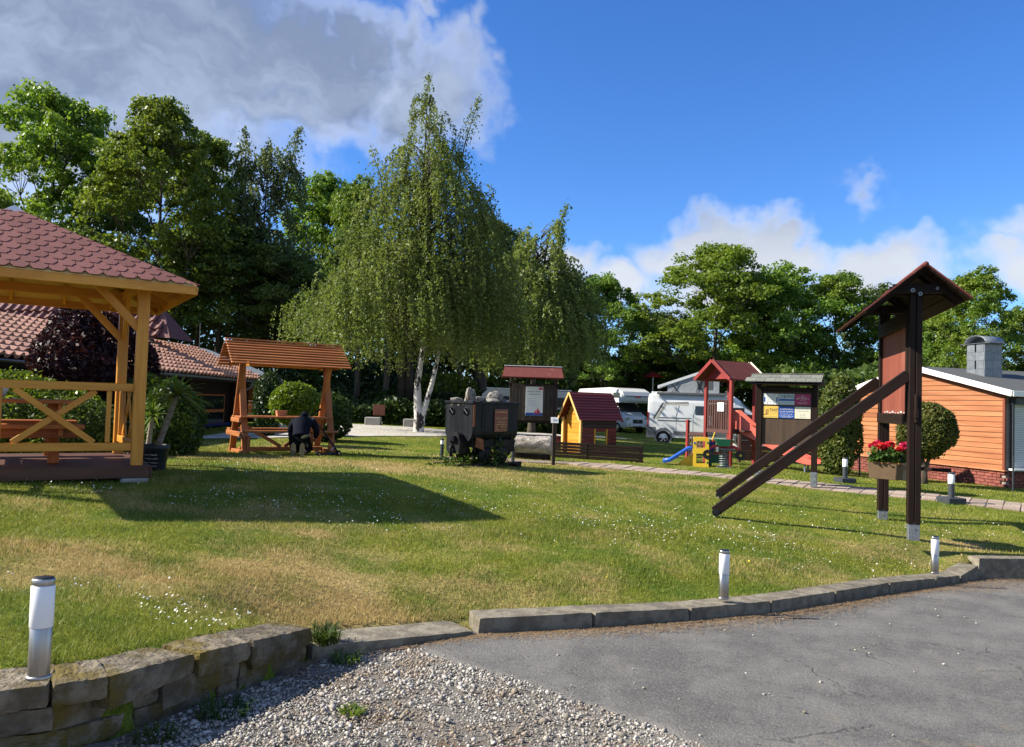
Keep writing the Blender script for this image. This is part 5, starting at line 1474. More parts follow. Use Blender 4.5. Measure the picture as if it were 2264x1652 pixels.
for wx, wy in ((.02, .01), (-.26, -.45)):
    mb = MB(); mb.tube([(wx - .02, wy + .012, .062), (wx + .02, wy - .012, .062)], .06, 16); wh = mb.obj('wheel', 'rubber', ks, None, False)
    mb = MB(); mb.tube([(wx - .024, wy + .014, .062), (wx + .024, wy - .014, .062)], .025, 12); mb.obj('hub', 'alloy', wh)
mb = MB(); mb.tube([(-.16, -.02, .03), (-.10, -.10, .12), (-.06, -.05, .18)], .010, 8); mb.obj('fork', 'alloy', ks, None, True)
# ------------------------------------------------------------------ mine cart
th = math.atan2(.73, .68)
CL_, CW_ = 1.26, .76
nc = W(1042, 1030, 14.55)
cc = Vector((nc.x, nc.y, 0)) + Vector((.68, .73, 0)) * CL_ / 2 + Vector((-.73, .68, 0)) * CW_ / 2
cc.z = gz(cc.x, cc.y)
RIM = EZ - cc.z                          # rim at eye level
cart = thing('mine_cart', 'old black steel mine cart with round eye holes and brown plaque', 'mine cart', cc, th)
def upoly(hw, zt, zb, inset=0.0, n=14):
    r = hw * .98
    pts = [(-hw + inset, zt)]
    for i in range(n + 1):
        a = math.pi + math.pi * i / n
        pts.append((math.cos(a) * (hw - inset), zb + r * .72 + math.sin(a) * (r * .72 - inset)))
    pts.append((hw - inset, zt))
    return pts
ZB = RIM - .84
outer = upoly(CW_ / 2, RIM, ZB); inner = upoly(CW_ / 2, RIM, ZB, .02)
mb = MB(); n_ = len(outer); x0, x1 = -CL_ / 2, CL_ / 2
vs = [(x0, y, z) for y, z in outer] + [(x1, y, z) for y, z in outer] + [(x0 + .02, y, z) for y, z in inner] + [(x1 - .02, y, z) for y, z in inner]
fs = [tuple(range(n_))[::-1], tuple(range(n_, 2 * n_))]
for i in range(n_ - 1):
    fs += [(i, i + 1, n_ + i + 1, n_ + i), (2 * n_ + i + 1, 2 * n_ + i, 3 * n_ + i, 3 * n_ + i + 1)]
fs += [tuple(range(2 * n_, 3 * n_)), tuple(range(3 * n_, 4 * n_))[::-1]]
fs += [(0, n_, 3 * n_, 2 * n_), (n_ - 1, 3 * n_ - 1, 4 * n_ - 1, 2 * n_ - 1), (0, 2 * n_, 3 * n_ - 1, n_ - 1), (n_, 2 * n_ - 1, 4 * n_ - 1, 3 * n_)]
mb.add(vs, fs); tub = mb.obj('tub', 'cart_steel', cart)
for sx in (-1, 1):
    bar('rim_bar', tub, (sx * (CL_ / 2 + .012), -CW_ / 2 - .02, RIM - .02), (sx * (CL_ / 2 + .012), CW_ / 2 + .02, RIM - .02), .022, .05, 'cart_steel')
for sy in (-1, 1):
    bar('rim_bar', tub, (-CL_ / 2 - .02, sy * (CW_ / 2 + .012), RIM - .025), (CL_ / 2 + .02, sy * (CW_ / 2 + .012), RIM - .025), .022, .05, 'cart_steel')
bar('edge_strap', tub, (-CL_ / 2 + .03, -CW_ / 2 - .008, RIM - .06), (-CL_ / 2 + .03, -CW_ / 2 - .008, ZB + .36), .05, .012, 'rust', up=(0, 1, 0))
bar('rib', tub, (-CL_ / 2 + .26, -CW_ / 2 - .006, RIM - .06), (-CL_ / 2 + .26, -CW_ / 2 - .006, ZB + .34), .04, .012, 'cart_steel', up=(0, 1, 0))
for y in (.20, -.20):
    mb = MB(); mb.lathe([(.064, 0), (.076, .002), (.076, .012), (.064, .014)], 22, ring=True); rg_ = mb.obj('eye_ring', 'cart_steel', tub, Matrix.Translation((-CL_ / 2 - .006, y, RIM - .19)) @ Matrix.Rotation(R(-90), 4, 'Y'))
    mb = MB(); mb.lathe([(.066, 0), (.066, .004)], 22); mb.obj('eye_hole', 'hole_black', rg_, Matrix.Translation((0, 0, .0045)))
    mb = MB(); mb.bar((-.045, -.04, .012), (.04, .045, .012), .010, .006); mb.obj('eye_bar', 'galvanised', rg_)
mb = MB(); mb.prism([(-.34, ZB + .10), (.34, ZB + .10), (.34, ZB - .04), (-.34, ZB - .04)], 'x', -CL_ / 2 + .08, CL_ / 2 - .08); mb.obj('chassis', 'black_iron', cart)
for sx in (-1, 1):
    mb = MB(); x = sx * (CL_ / 2 - .06)
    bz = ZB + .10
    prof = [(-.17, bz - .26), (.17, bz - .26), (.19, bz - .05), (.15, bz + .10), (.09, bz + .14), (-.09, bz + .14), (-.15, bz + .10), (-.19, bz - .05)]
    mb.prism(prof, 'x', x - sx * .05, x + sx * .20); bf = mb.obj('buffer_housing', 'black_iron', cart)
    mb = MB(); mb.prism([(-.10, bz - .02), (.10, bz - .02), (.085, bz + .075), (-.085, bz + .075)], 'x', x + sx * .20, x + sx * .27); mb.obj('buffer', 'cart_steel', bf)
    mb = MB(); mb.tube([(x + sx * .21, 0, bz - .10), (x + sx * .26, 0, bz - .16), (x + sx * .24, 0, bz - .30), (x + sx * .20, 0, bz - .34)], [.03, .034, .034, .02], 10); mb.obj('coupling_hook', 'black_iron', bf, None, True)
rust = MB(); rust.prism([(-CL_ / 2 + .10, ZB - .02), (-CL_ / 2 + .34, ZB - .10), (-CL_ / 2 + .30, ZB + .12), (-CL_ / 2 + .12, ZB + .16)], 'y', -.375, -.365); rust.obj('rusty_plate', 'rust', cart)
WR = .165
for sx in (-.20, .24):
    mb = MB(); mb.tube([(sx, -.36, WR + .05), (sx, .36, WR + .05)], .03, 10); mb.obj('axle', 'black_iron', cart)
    for sy in (-1, 1):
        M = Matrix.Translation((sx, sy * .30, WR + .05)) @ Matrix.Rotation(R(90) * sy, 4, 'X')
        mb = MB(); mb.lathe([(.02, -.03), (WR + .02, -.03), (WR + .02, -.012), (WR, -.01), (WR - .01, .05), (WR - .035, .052), (WR - .05, .03), (.06, .028), (.055, .065), (.02, .07)], 26); wl = mb.obj('wheel', 'black_iron', cart, M, True)
        mb = MB(); mb.lathe([(.012, .071), (.04, .071), (.04, .085), (.012, .088)], 14); mb.obj('hub', 'cart_steel', wl)
for sy in (-1, 1):
    bar('rail', cart, (-.95, sy * .30, .028), (.85, sy * .30, .028), .05, .055, 'black_iron')
bar('sleeper', cart, (-.85, -.50, -.005), (-.85, .50, -.005), .14, .05, 'dark_wood'); bar('sleeper', cart, (.6, -.48, -.005), (.6, .48, -.005), .14, .05, 'dark_wood')
# plaque on the side
pq = box('plaque', cart, (.13, -CW_ / 2 - .016, RIM - .36), (.37, .014, .44), 'sign_brown', bev=.003)
def tl(parent, s, z, size, mat='ink_gold', x=0.0, y=-.0085, sx=1.0): return text('lettering', parent, s, size, mat, Matrix.Translation((x, y, z)) @ FACE, sx=sx)
def word_line(parent, z, w_, hgt, mat, y=-.0085, x=0.0, seed=0, name='text_line'):
    rr = random.Random(seed); mb = MB(); cx_ = -w_ / 2
    while cx_ < w_ / 2 - .01:
        l = min(rr.uniform(.03, .10) * max(.4, w_ / .4), w_ / 2 - cx_)
        k = 0
        while k < l - hgt * .2:
            lw = hgt * rr.uniform(.35, .7); h2 = hgt * rr.choice((.65, .65, 1.0))
            mb.box((cx_ + k + lw / 2 + x, y, z + (h2 - hgt) / 2), (lw * .7, .002, h2)); k += lw
        cx_ += l + hgt * .6
    return mb.obj(name, mat, parent)
tl(pq, 'Täglich geöffnet', .045, .052)
for i, (z, ww, hh) in enumerate([(.165, .30, .022), (.12, .30, .012), (-.025, .19, .03), (-.075, .29, .02), (-.12, .30, .018), (-.165, .26, .02)]):
    word_line(pq, z, ww, hh, 'ink_gold' if i != 1 else 'ink_red', seed=i)

def rock_mesh(seed, R3, name='rock'):
    r = np.random.default_rng(seed); mb = MB()
    prof = [(max(.02, math.cos(-math.pi / 2 + math.pi * i / 7)), math.sin(-math.pi / 2 + math.pi * i / 7)) for i in range(8)]
    mb.lathe(prof, 11); v = np.array(mb.v)
    k = r.normal(size=(6, 3)) * 2.3; ph = r.uniform(0, 6, 6)
    amp = 1 + .16 * sum(np.sin(v @ k[i] + ph[i]) for i in range(6)) / 2.4 + r.normal(0, .045, len(v))
    v = v * amp[:, None] * np.array(R3)
    mb.v = [tuple(q) for q in v]; return mb.mesh(name)
for i, (x, y, sz, rad, rz, lab) in enumerate([(-.50, .24, .03, (.14, .10, .06), .3, 'flat pale rock at the left end of the mine cart load'), (-.42, -.08, .13, (.12, .09, .19), 1.0, 'upright grey rock standing tallest on the mine cart'), (-.30, .12, .02, (.10, .08, .08), 2.0, 'small pale rock behind the upright one on the cart'),
                                              (-.02, .10, .05, (.17, .12, .07), .7, 'reddish flat rock in the middle of the cart load'), (.18, -.10, .03, (.16, .12, .06), .1, 'low brown rock beside the reddish one on the cart'), (.33, .03, .08, (.22, .16, .14), .9, 'large craggy rock at the right end of the cart load'), (.50, -.16, .02, (.10, .08, .07), 1.4, 'small rock at the rear corner of the mine cart')]):
    rk = mesh_obj('rock', rock_mesh(40 + i, rad), 'rock'); tag(rk, lab, 'rock', 'rocks heaped on the mine cart')
    q = cc + Matrix.Rotation(th, 3, 'Z') @ Vector((x, y, 0)); rk.location = (q.x, q.y, EZ + sz - .02); rk.rotation_euler = (0, 0, rz)
mb = MB(); r_ = random.Random(2)
for j in range(22):
    for i in range(12):
        mb.box((-CL_ / 2 + .06 + i * .104 + r_.uniform(-.02, .02), -CW_ / 2 + .05 + j * .031 + r_.uniform(-.01, .01), RIM - .07 + r_.uniform(-.02, .02)), (.09, .06, .06), Euler((r_.uniform(0, 3), r_.uniform(0, 3), 0)).to_matrix())
o = mb.obj('ore_fill', 'rock'); struct(o, 'stuff', 'small broken ore filling the mine cart below the rocks'); o.location = cc; o.rotation_euler = (0, 0, th)
rg = np.random.default_rng(77)
C_ = rg.normal(size=(700, 3)) * np.array([.42, .16, .09]) + np.array([-.35, -.1, .10]); C_[:, 2] = np.abs(C_[:, 2])
C2 = rg.normal(size=(500, 3)) * np.array([.12, .10, .22]) + np.array([.06, -.30, .30]); C2[:, 2] = np.abs(C2[:, 2])
iv = thing('ivy_plant', 'leafy creeper growing under and up the mine cart wheels', 'plant', cc, th)
mesh_obj('foliage', arr_mesh('foliage', leaf_quads(np.concatenate([C_, C2]), .055, rg), 4), 'leaf_hedge', iv)

# ------------------------------------------------------------------ generic roofed board
def plank_panel(parent, x0, x1, z0, z1, y, n, mat, name='plank', depth=.022):
    w_ = (x1 - x0) / n
    for k in range(n):
        bar(name, parent, (x0 + w_ * (k + .5), y + .003 * ((k * 7) % 3 - 1), z0), (x0 + w_ * (k + .5), y + .003 * ((k * 7) % 3 - 1), z1), w_ - .004, depth, mat, up=(0, 1, 0), bev=.003)

# info board with poster behind the cart
pL = base(1178, 990, 23.6)
ib = thing('info_board', 'dark weathered timber board with red felt roof and white poster', 'notice board', pL, R(2))
H0 = pL.z - EZ
def zz(py, px=1178, Y=23.6): return W(px, py, Y).z - pL.z
for x in (-.70, .66):
    bar('post', ib, (x, .04, -.1), (x, .04, zz(832)), .11, .11, 'weathered_wood', up=(0, 1, 0))
plank_panel(ib, -.68, .64, zz(930), zz(850), -.03, 12, 'weathered_wood')
bar('rail', ib, (-.78, -.01, zz(852)), (.74, -.01, zz(852)), .05, .10, 'dark_wood'); bar('rail', ib, (-.70, .0, zz(932)), (.66, .0, zz(932)), .05, .09, 'dark_wood')
RT, RE = zz(811), zz(835)
for sy in (-1, 1):
    mb = MB(); y1_, z1_ = sy * .50, RE
    mb.add([(-.93, 0, RT), (.82, 0, RT), (.84, y1_, z1_), (-1.0, y1_, z1_), (-.93, 0, RT - .03), (.82, 0, RT - .03), (.84, y1_, z1_ - .03), (-1.0, y1_, z1_ - .03)], [(0, 1, 2, 3), (7, 6, 5, 4), (3, 2, 6, 7), (0, 3, 7, 4), (1, 5, 6, 2), (0, 4, 5, 1)])
    mb.obj('roof', 'felt_red', ib)
bar('ridge_cap', ib, (-.94, 0, RT + .012), (.83, 0, RT + .012), .09, .022, 'sign_white')
for x in (-.66, .62):
    mb = MB(); mb.prism([(-.46, RE - .01), (.46, RE - .01), (.03, RT - .04), (-.03, RT - .04)], 'x', x - .02, x + .02); mb.obj('gable_board', 'weathered_wood', ib)
pz0, pz1 = zz(919), zz(855)
ps = box('poster', ib, (.0, -.050, (pz0 + pz1) / 2), (.53, .012, pz1 - pz0), 'sign_white', bev=.002)
ph = (pz1 - pz0) / 2
box('blue_band', ps, (0, -.0075, -ph + .045), (.525, .003, .085), 'sign_blue', bev=.001)
box('logo', ps, (.19, -.0075, ph - .06), (.12, .003, .07), 'ink_red', bev=.001)
word_line(ps, ph - .15, .42, .026, 'ink', y=-.0072, seed=5); word_line(ps, ph - .235, .36, .022, 'ink', y=-.0072, seed=6)
for k in range(4): word_line(ps, ph - .36 - .065 * k, .24, .016, 'ink_grey', y=-.0072, x=-.08, seed=7 + k)
for i, (dx, hh, w_) in enumerate([(.04, .13, .05), (.10, .20, .05), (.15, .15, .06)]):
    mb = MB(); mb.lathe([(w_ * .5, 0), (w_ * .5, hh * .6), (w_ * .2, hh * .75), (w_ * .2, hh), (.003, hh)], 10, (0, 0, 0), 1, .05); mb.obj('picture', 'ink_red' if i != 2 else 'sign_magenta', ps, Matrix.Translation((dx, -.0085, -ph + .05)))

# ------------------------------------------------------------------ log trough, sand pit, little post
lg0 = base(1174, 1003, 19.6)
lg = thing('log_trough', 'thick pale weathered log lying on dark timber bearers', 'log', lg0, R(-3))
r = np.random.default_rng(3); vs, fs = [], []
NX, NA = 26, 26; LL = 1.04; RR = .235
for i in range(NX):
    x = -LL / 2 + LL * i / (NX - 1)
    for j in range(NA):
        a = 2 * math.pi * j / NA
        rr = RR * (1 + .05 * math.sin(3 * a + x * 3) + .04 * math.sin(7 * a + x * 9) + r.normal(0, .018)) * (.93 if i in (0, NX - 1) else 1)
        vs.append((x + r.normal(0, .006), math.cos(a) * rr, .12 + RR + math.sin(a) * rr))
for i in range(NX - 1):
    for j in range(NA):
        a, b2 = i * NA + j, i * NA + (j + 1) % NA; fs.append((a, b2, b2 + NA, a + NA))
fs += [tuple(range(NA))[::-1], tuple(range((NX - 1) * NA, NX * NA))]
mb = MB(); mb.add(vs, fs); mb.obj('log', 'petrified_log', lg, None, True)
bar('bearer', lg, (-.42, -.12, .06), (.50, -.12, .06), .10, .14, 'dark_wood'); bar('bearer', lg, (-.42, .12, .06), (.50, .12, .06), .10, .14, 'dark_wood')
sp = base(1223, 1028, 17.6)
pst = thing('marker_post', 'slim dark post with small white sign before the playhouse', 'post', sp, R(5))
bar('post', pst, (0, 0, -.1), (0, 0, 1.06), .075, .075, 'weathered_wood', up=(0, 1, 0))
mb = MB(); mb.box((0, -.045, 1.03), (.17, .012, .14), Euler((R(-25), 0, 0)).to_matrix()); sg = mb.obj('sign', 'sign_white', pst)
mb = MB(); mb.box((0, -.0535, 1.035), (.09, .003, .05), Euler((R(-25), 0, 0)).to_matrix()); mb.obj('print', 'ink_grey', sg)
rb0 = base(1205, 985, 24.6)
rb = thing('sand_pit', 'red painted plank edging of a sand pit behind the log', 'sand pit', rb0, R(-6))
for a, b2 in (((-.75, 0), (.62, 0)), ((-.75, 1.3), (.62, 1.3)), ((-.75, 0), (-.75, 1.3)), ((.62, 0), (.62, 1.3))):
    bar('plank', rb, (*a, .14), (*b2, .14), .05, .28, 'play_red')

# low plank barrier in front of the playhouse
b0, b1 = base(1218, 1010, 21.3), base(1422, 1022, 20.6)
bd = (b1 - b0); ang = math.atan2(bd.y, bd.x); LB = math.hypot(bd.x, bd.y)
br_ = thing('plank_barrier', 'low dark brown plank barrier in front of the playhouse', 'fence', b0, ang)
slope = (b1.z - b0.z) / LB
for k in range(5):
    for (xa, xb) in ((0, 1.02), (1.03, LB)):
        bar('plank', br_, (xa, 0, .05 + k * .085 + slope * xa), (xb, 0, .05 + k * .085 + slope * xb), .045, .078, 'dark_wood', bev=.012)
for x in (.06, 1.025, LB - .08):
    bar('post', br_, (x, .06, -.15), (x, .06, .45 + slope * x), .07, .07, 'dark_wood', up=(0, 1, 0))

# ------------------------------------------------------------------ playhouse
h0 = base(1283, 1006, 22.6)
hs = thing('playhouse', 'small wooden playhouse with steep red plank roof', 'playhouse', h0, math.atan2(.50, .86))
HL, HW = 1.30, .92                        # length along X, gable width along Y; origin = near front corner
zr_ = lambda py: W(1283, py, 22.6).z - h0.z
EVh, RDh = zr_(925), zr_(868)
wl_n = 9
for k in range(wl_n):                     # side wall facing the camera, boards of three colours, window opening
    z = .045 + k * (EVh - .04) / wl_n; hgt = (EVh - .04) / wl_n
    m_ = 'cottage_dark' if k < 3 or k > 6 else 'cottage_red'
    if 1 <= k <= 5:
        bar('wall_board', hs, (0.0, 0, z), (.50, 0, z), .03, hgt - .005, m_, bev=.01); bar('wall_board', hs, (.92, 0, z), (HL, 0, z), .03, hgt - .005, m_, bev=.01)
    else: bar('wall_board', hs, (0, 0, z), (HL, 0, z), .03, hgt - .005, m_, bev=.01)
    bar('wall_board', hs, (HL, .02, z), (HL, HW if not 1 <= k <= 5 else .30, z), .03, hgt - .005, m_, bev=.01)
    if not 1 <= k <= 5: bar('wall_board', hs, (0, HW, z), (HL, HW, z), .03, hgt - .005, 'pine', bev=.01)
    else:
        bar('wall_board', hs, (0.0, HW, z), (.28, HW, z), .03, hgt - .005, 'pine', bev=.01)
for k in range(14):                       # gable front in natural pine, set back behind the corner boards
    z = .05 + k * RDh / 14; half = HW / 2 if z < EVh else HW / 2 * max(0, (RDh - z) / (RDh - EVh))
    if half > .05: bar('gable_board', hs, (.10, HW / 2 - half + .02, z), (.10, HW / 2 + half - .02, z), .025, RDh / 14 - .004, 'pine', bev=.006)
for y in (.0, HW): bar('corner_board', hs, (-.02, y, 0), (-.02, y, EVh + .02), .05, .09, 'pine_pale', up=(0, 1, 0))
ov = .12
for sy, y_e in ((-1, -ov), (1, HW + ov)):
    yr = HW / 2
    for k in range(10):
        f = (k + .5) / 10; yy = yr + (y_e - yr) * f; z_ = RDh + .02 + (EVh - .07 - RDh) * f
        nrm = Vector((0, (RDh - EVh) * sy, abs(y_e - yr))).normalized()
        tilt = (Matrix.Rotation(sy * R(8), 3, 'X') @ nrm)
        bar('roof_board', hs, (-.14, yy, z_), (HL + .14, yy, z_), math.hypot(y_e - yr, RDh - EVh + .07) / 10 + .012, .018, 'cottage_red', up=tilt, bev=.004)
    bar('barge_board', hs, (-.15, yr + .0, RDh - .01), (-.15, y_e, EVh - .09), .022, .07, 'pine_pale', up=(1, 0, 0) if False else (0, 0, 1))
    bar('barge_board', hs, (HL + .15, yr, RDh - .01), (HL + .15, y_e, EVh - .09), .022, .07, 'cottage_red')
bar('window_trim', hs, (.485, -.01, .10), (.485, -.01, .76), .05, .06, 'pine', up=(0, 1, 0)); bar('window_trim', hs, (.93, -.01, .10), (.93, -.01, .76), .05, .05, 'pine', up=(0, 1, 0))

# ------------------------------------------------------------------ play tower
t0 = base(1612, 1020, 21.9)
av, bv_ = Vector((.52, -.85, 0)), Vector((.85, .52, 0))       # across the gable, along the ridge
tang = math.atan2(.52, .85)
tw = thing('play_tower', 'dark red roofed play tower with slatted rails and stair', 'play tower', t0, tang)
HT = .47
zt = lambda py, Y=21.9, px=1612: W(px, py, Y).z - t0.z
EAV, RDG = zt(838), zt(799)
PLZ = 1.0
for sx in (-1, 1):
    for sy in (-1, 1):
        bar('post', tw, (sx * HT, sy * HT, -.1), (sx * HT, sy * HT, EAV), .09, .09, 'play_red', up=(0, 1, 0))
for k in range(6): bar('platform_board', tw, (-HT, -.40 + .16 * k, PLZ), (HT, -.40 + .16 * k, PLZ), .15, .035, 'play_brown')
for sy in (-1, 1):
    bar('platform_beam', tw, (-HT, sy * HT, PLZ - .07), (HT, sy * HT, PLZ - .07), .05, .10, 'play_brown'); bar('platform_beam', tw, (sy * HT, -HT, PLZ - .06), (sy * HT, HT, PLZ - .06), .05, .10, 'play_brown')
def slat_rail(parent, a, b, z0, z1, n, mat, name='slat'):
    a, b = Vector(a), Vector(b); nrm = (b - a).cross(Vector((0, 0, 1))).normalized()
    for k in range(n):
        p = a.lerp(b, (k + .5) / n); bar(name, parent, p + Vector((0, 0, z0)), p + Vector((0, 0, z1)), (b - a).length / n * .66, .022, mat, up=nrm, bev=.003)
    for z in (z0 + .06, z1 - .06): bar('rail', parent, a + nrm * -.025 + Vector((0, 0, z)), b + nrm * -.025 + Vector((0, 0, z)), .03, .07, mat)
slat_rail(tw, (-HT, HT - .05, 0), (-HT, -HT + .05, 0), PLZ - .02, PLZ + .82, 10, 'play_brown')
slat_rail(tw, (-HT + .05, HT, 0), (HT - .05, HT, 0), PLZ - .02, PLZ + .70, 9, 'play_brown')
wsn = box('sign', tw, (-HT - .035, -.12, PLZ + .62), (.012, .24, .25), 'sign_white', bev=.002)
mb = MB(); [mb.box((-.0075, 0, .07 - .04 * k), (.002, .13 - .02 * (k % 2), .008)) for k in range(4)]; mb.obj('print', 'ink_grey', wsn)
for sy in (-1, 1):
    mb = MB(); y1_ = sy * (HT + .20); xa, xb = -HT - .28, HT + .30
    mb.add([(xa, 0, RDG), (xb, 0, RDG), (xb, y1_, EAV - .03), (xa, y1_, EAV - .03), (xa, 0, RDG - .035), (xb, 0, RDG - .035), (xb, y1_, EAV - .065), (xa, y1_, EAV - .065)], [(0, 1, 2, 3), (7, 6, 5, 4), (3, 2, 6, 7), (0, 3, 7, 4), (1, 5, 6, 2), (0, 4, 5, 1)])
    mb.obj('roof', 'felt_red', tw)
    bar('barge_board', tw, (xa - .015, sy * .005, RDG - .01), (xa - .015, y1_, EAV - .05), .025, .10, 'play_red'); bar('barge_board', tw, (xb + .015, sy * .005, RDG - .01), (xb + .015, y1_, EAV - .05), .025, .10, 'sign_cream')
for x in (-HT, HT):
    mb = MB(); mb.prism([(-HT, EAV - .02), (HT, EAV - .02), (.03, RDG - .07), (-.03, RDG - .07)], 'x', x - .012, x + .012); mb.obj('gable_board', 'play_red', tw)
# stair with rails on the left side
lpst = base(1519, 1018, 22.6) - t0; lpst = Matrix.Rotation(-tang, 3, 'Z') @ lpst
bar('stair_post', tw, (lpst.x, lpst.y, -.1), (lpst.x, lpst.y, 1.22), .085, .085, 'play_red', up=(0, 1, 0))
a = Vector((lpst.x, lpst.y, 0)); b = Vector((-HT, HT, 0))
nr = (b - a).cross(Vector((0, 0, 1))).normalized()
for k in range(6):
    f = (k + .6) / 6.4; p = a.lerp(b, f); bar('slat', tw, p + Vector((0, 0, .12 + .45 * f)), p + Vector((0, 0, .80 + .02 * f)), .05, .022, 'play_brown', up=nr)
bar('rail', tw, a + Vector((0, 0, .80)), b + Vector((0, 0, .84)), .03, .08, 'play_brown'); bar('rail', tw, a + Vector((0, 0, .10)), b + Vector((0, 0, .60)), .03, .08, 'play_brown')
for k in range(4):
    f = k / 4 + .1; p = a.lerp(b, f); q = p - nr * .5; bar('step', tw, p + Vector((0, 0, .12 + .22 * k)), q + Vector((0, 0, .12 + .22 * k)), .16, .03, 'play_brown')
# shelf and brace on the camera side, low shed boards behind
bar('shelf', tw, (-.30, -HT - .16, PLZ - .03), (HT + .30, -HT - .16, PLZ - .03), .34, .04, 'play_brown')
bar('brace', tw, (.12, -HT - .05, PLZ - .08), (.95, -HT - .05, -.05), .05, .07, 'play_red')
wa, wb = [Matrix.Rotation(-tang, 3, 'Z') @ (base(q_, 1015, 23.3) - t0) for q_ in (1636, 1800)]
wa.z = wb.z = 0
for k in range(9): bar('wind_board', tw, wa + Vector((0, 0, .10 + .155 * k)), wb + Vector((0, 0, .10 + .155 * k)), .025, .145, 'play_brown')
for q_ in (wa, wb): bar('wind_post', tw, q_ + Vector((.05, .08, -.1)), q_ + Vector((.05, .08, 1.52)), .08, .08, 'play_brown', up=(0, 1, 0))

# slide
s0 = W(1630, 950, 21.7); s0.z = t0.z + PLZ
s1 = W(1796, 1030, 20.5); s1.z = gz(s1.x, s1.y) + .22
sd = s1 - s0; sang = math.atan2(sd.y, sd.x); Lh = math.hypot(sd.x, sd.y)
sl = thing('slide', 'salmon red plastic slide with high sides behind the notice board', 'slide', (s0.x, s0.y, t0.z), sang)
prof = [(-.30, PLZ + .02), (0, PLZ + .02), (.18, PLZ - .06)] + [(.18 + (Lh - .5) * f, PLZ - .06 - (PLZ - .30) * f) for f in (.2, .4, .6, .8, 1.0)] + [(Lh - .12, .20), (Lh + .15, .19)]
top_off = [.48, .50, .44, .32, .26, .23, .21, .19, .16, .12]
Wd = .25
def slide_strip(y0, y1, offs_lo, offs_hi, name, mat):
    mb = MB(); vs, fs = [], []
    for (x, z), lo, hi in zip(prof, offs_lo, offs_hi):
        vs += [(x, y0, z + lo), (x, y1, z + lo), (x, y1, z + hi), (x, y0, z + hi)]
    for i in range(len(prof) - 1):
        for j in range(4):
            p_, q_ = i * 4 + j, i * 4 + (j + 1) % 4; fs.append((p_, p_ + 4, q_ + 4, q_))
    fs += [(0, 1, 2, 3), tuple(len(vs) - 4 + k for k in (3, 2, 1, 0))]
    mb.add(vs, fs); return mb.obj(name, mat, sl)
slide_strip(-Wd, Wd, [-.02] * 10, [.0] * 10, 'bed', 'slide_plastic')
for sgn in (-1, 1):
    slide_strip(sgn * Wd - .012, sgn * Wd + .012, [-.03] * 10, top_off, 'side_wall', 'slide_plastic')
    mb = MB(); mb.tube([(x, sgn * Wd, z + h_) for (x, z), h_ in zip(prof, top_off)], .022, 8); mb.obj('edge_roll', 'slide_plastic', sl, None, True)
    bar('support', sl, (Lh - .15, sgn * .16, -.1), (Lh - .15, sgn * .16, .19), .05, .05, 'galvanised', up=(0, 1, 0))

# ------------------------------------------------------------------ plastic toys
y0 = base(1549, 1031, 20.3)
ty = thing('toddler_slide', 'yellow plastic climbing frame with blue toddler slide', 'toddler slide', y0, R(-13))
fr = [(-.21, 0), (.21, 0), (.20, .36), (.16, .42), (.20, .50), (.21, .70), (.17, .76), (-.17, .76), (-.21, .70), (-.20, .50), (-.16, .42), (-.20, .36)]
def frame_with_holes(parent, y, mat):
    mb = MB()
    for (x, z, w_, h_) in [(-.16, .38, .085, .76), (.16, .38, .085, .76), (0, .045, .24, .09), (0, .41, .24, .13), (0, .72, .24, .09)]:
        mb.box((x, y, z), (w_, .075, h_))
    mb.box((-.185, y, .41), (.06, .07, .10)); mb.box((.185, y, .41), (.06, .07, .10))
    return mb.obj('climbing_frame', mat, parent)
f1 = frame_with_holes(ty, 0, 'toy_yellow'); f2 = frame_with_holes(ty, .55, 'toy_yellow')
box('platform', ty, (0, .28, .42), (.30, .52, .05), 'toy_navy')
for (x, z, m_) in ((-.17, .62, 'toy_blue'), (.17, .64, 'toy_green'), (.17, .12, 'toy_green')):
    mb = MB(); mb.lathe([(.03, 0), (.03, .012), (.02, .016)], 12, sx=.8); mb.obj('button', m_, f1, Matrix.Translation((x, -.038, z)) @ Matrix.Rotation(R(90), 4, 'X'))
mb = MB(); sp_ = [(-.18, .42), (-.34, .40), (-.80, .08), (-.98, .045)]
vs, fs = [], []
for x, z in sp_: vs += [(x, .08, z), (x, .48, z), (x, .48, z + .03), (x, .08, z + .03)]
for i in range(3):
    for j in range(4): fs.append((i * 4 + j, i * 4 + j + 4, i * 4 + (j + 1) % 4 + 4, i * 4 + (j + 1) % 4))
fs += [(0, 1, 2, 3), (15, 14, 13, 12)]; mb.add(vs, fs); ch = mb.obj('slide_chute', 'toy_blue', ty)
for y in (.08, .48):
    mb = MB(); mb.tube([(x, y, z + .07) for x, z in sp_], .028, 8); mb.obj('chute_edge', 'toy_blue', ch, None, True)
mb = MB(); mb.prism([(-.62, 0), (-.16, 0), (-.16, .34), (-.40, .20)], 'y', .24, .32); mb.obj('chute_support', 'toy_yellow', ty)
g0 = base(1587, 1029, 20.9)
gr = thing('play_cube', 'green and red plastic play panel behind the spring rocker', 'play panel', g0, R(8))
box('panel', gr, (-.06, 0, .19), (.52, .05, .22), 'toy_green'); box('panel', gr, (.05, -.02, .48), (.30, .05, .20), 'toy_green'); box('panel', gr, (.02, .01, .335), (.46, .03, .05), 'toy_red')
box('top', gr, (.08, .02, .68), (.48, .12, .09), 'toy_red', bev=.03); box('upright', gr, (.27, .0, .34), (.09, .09, .68), 'toy_red'); box('upright', gr, (-.20, 0, .47), (.16, .06, .36), 'toy_navy', rot=(0, R(14), 0))
for x in (-.27, .21): box('foot', gr, (x, 0, .04), (.08, .3, .08), 'toy_green')
for i in range(1): bar('lever', gr, (-.20, -.04, .66), (-.12, -.05, .90), .03, .03, 'toy_yellow')
k0 = base(1600, 1031, 20.2)
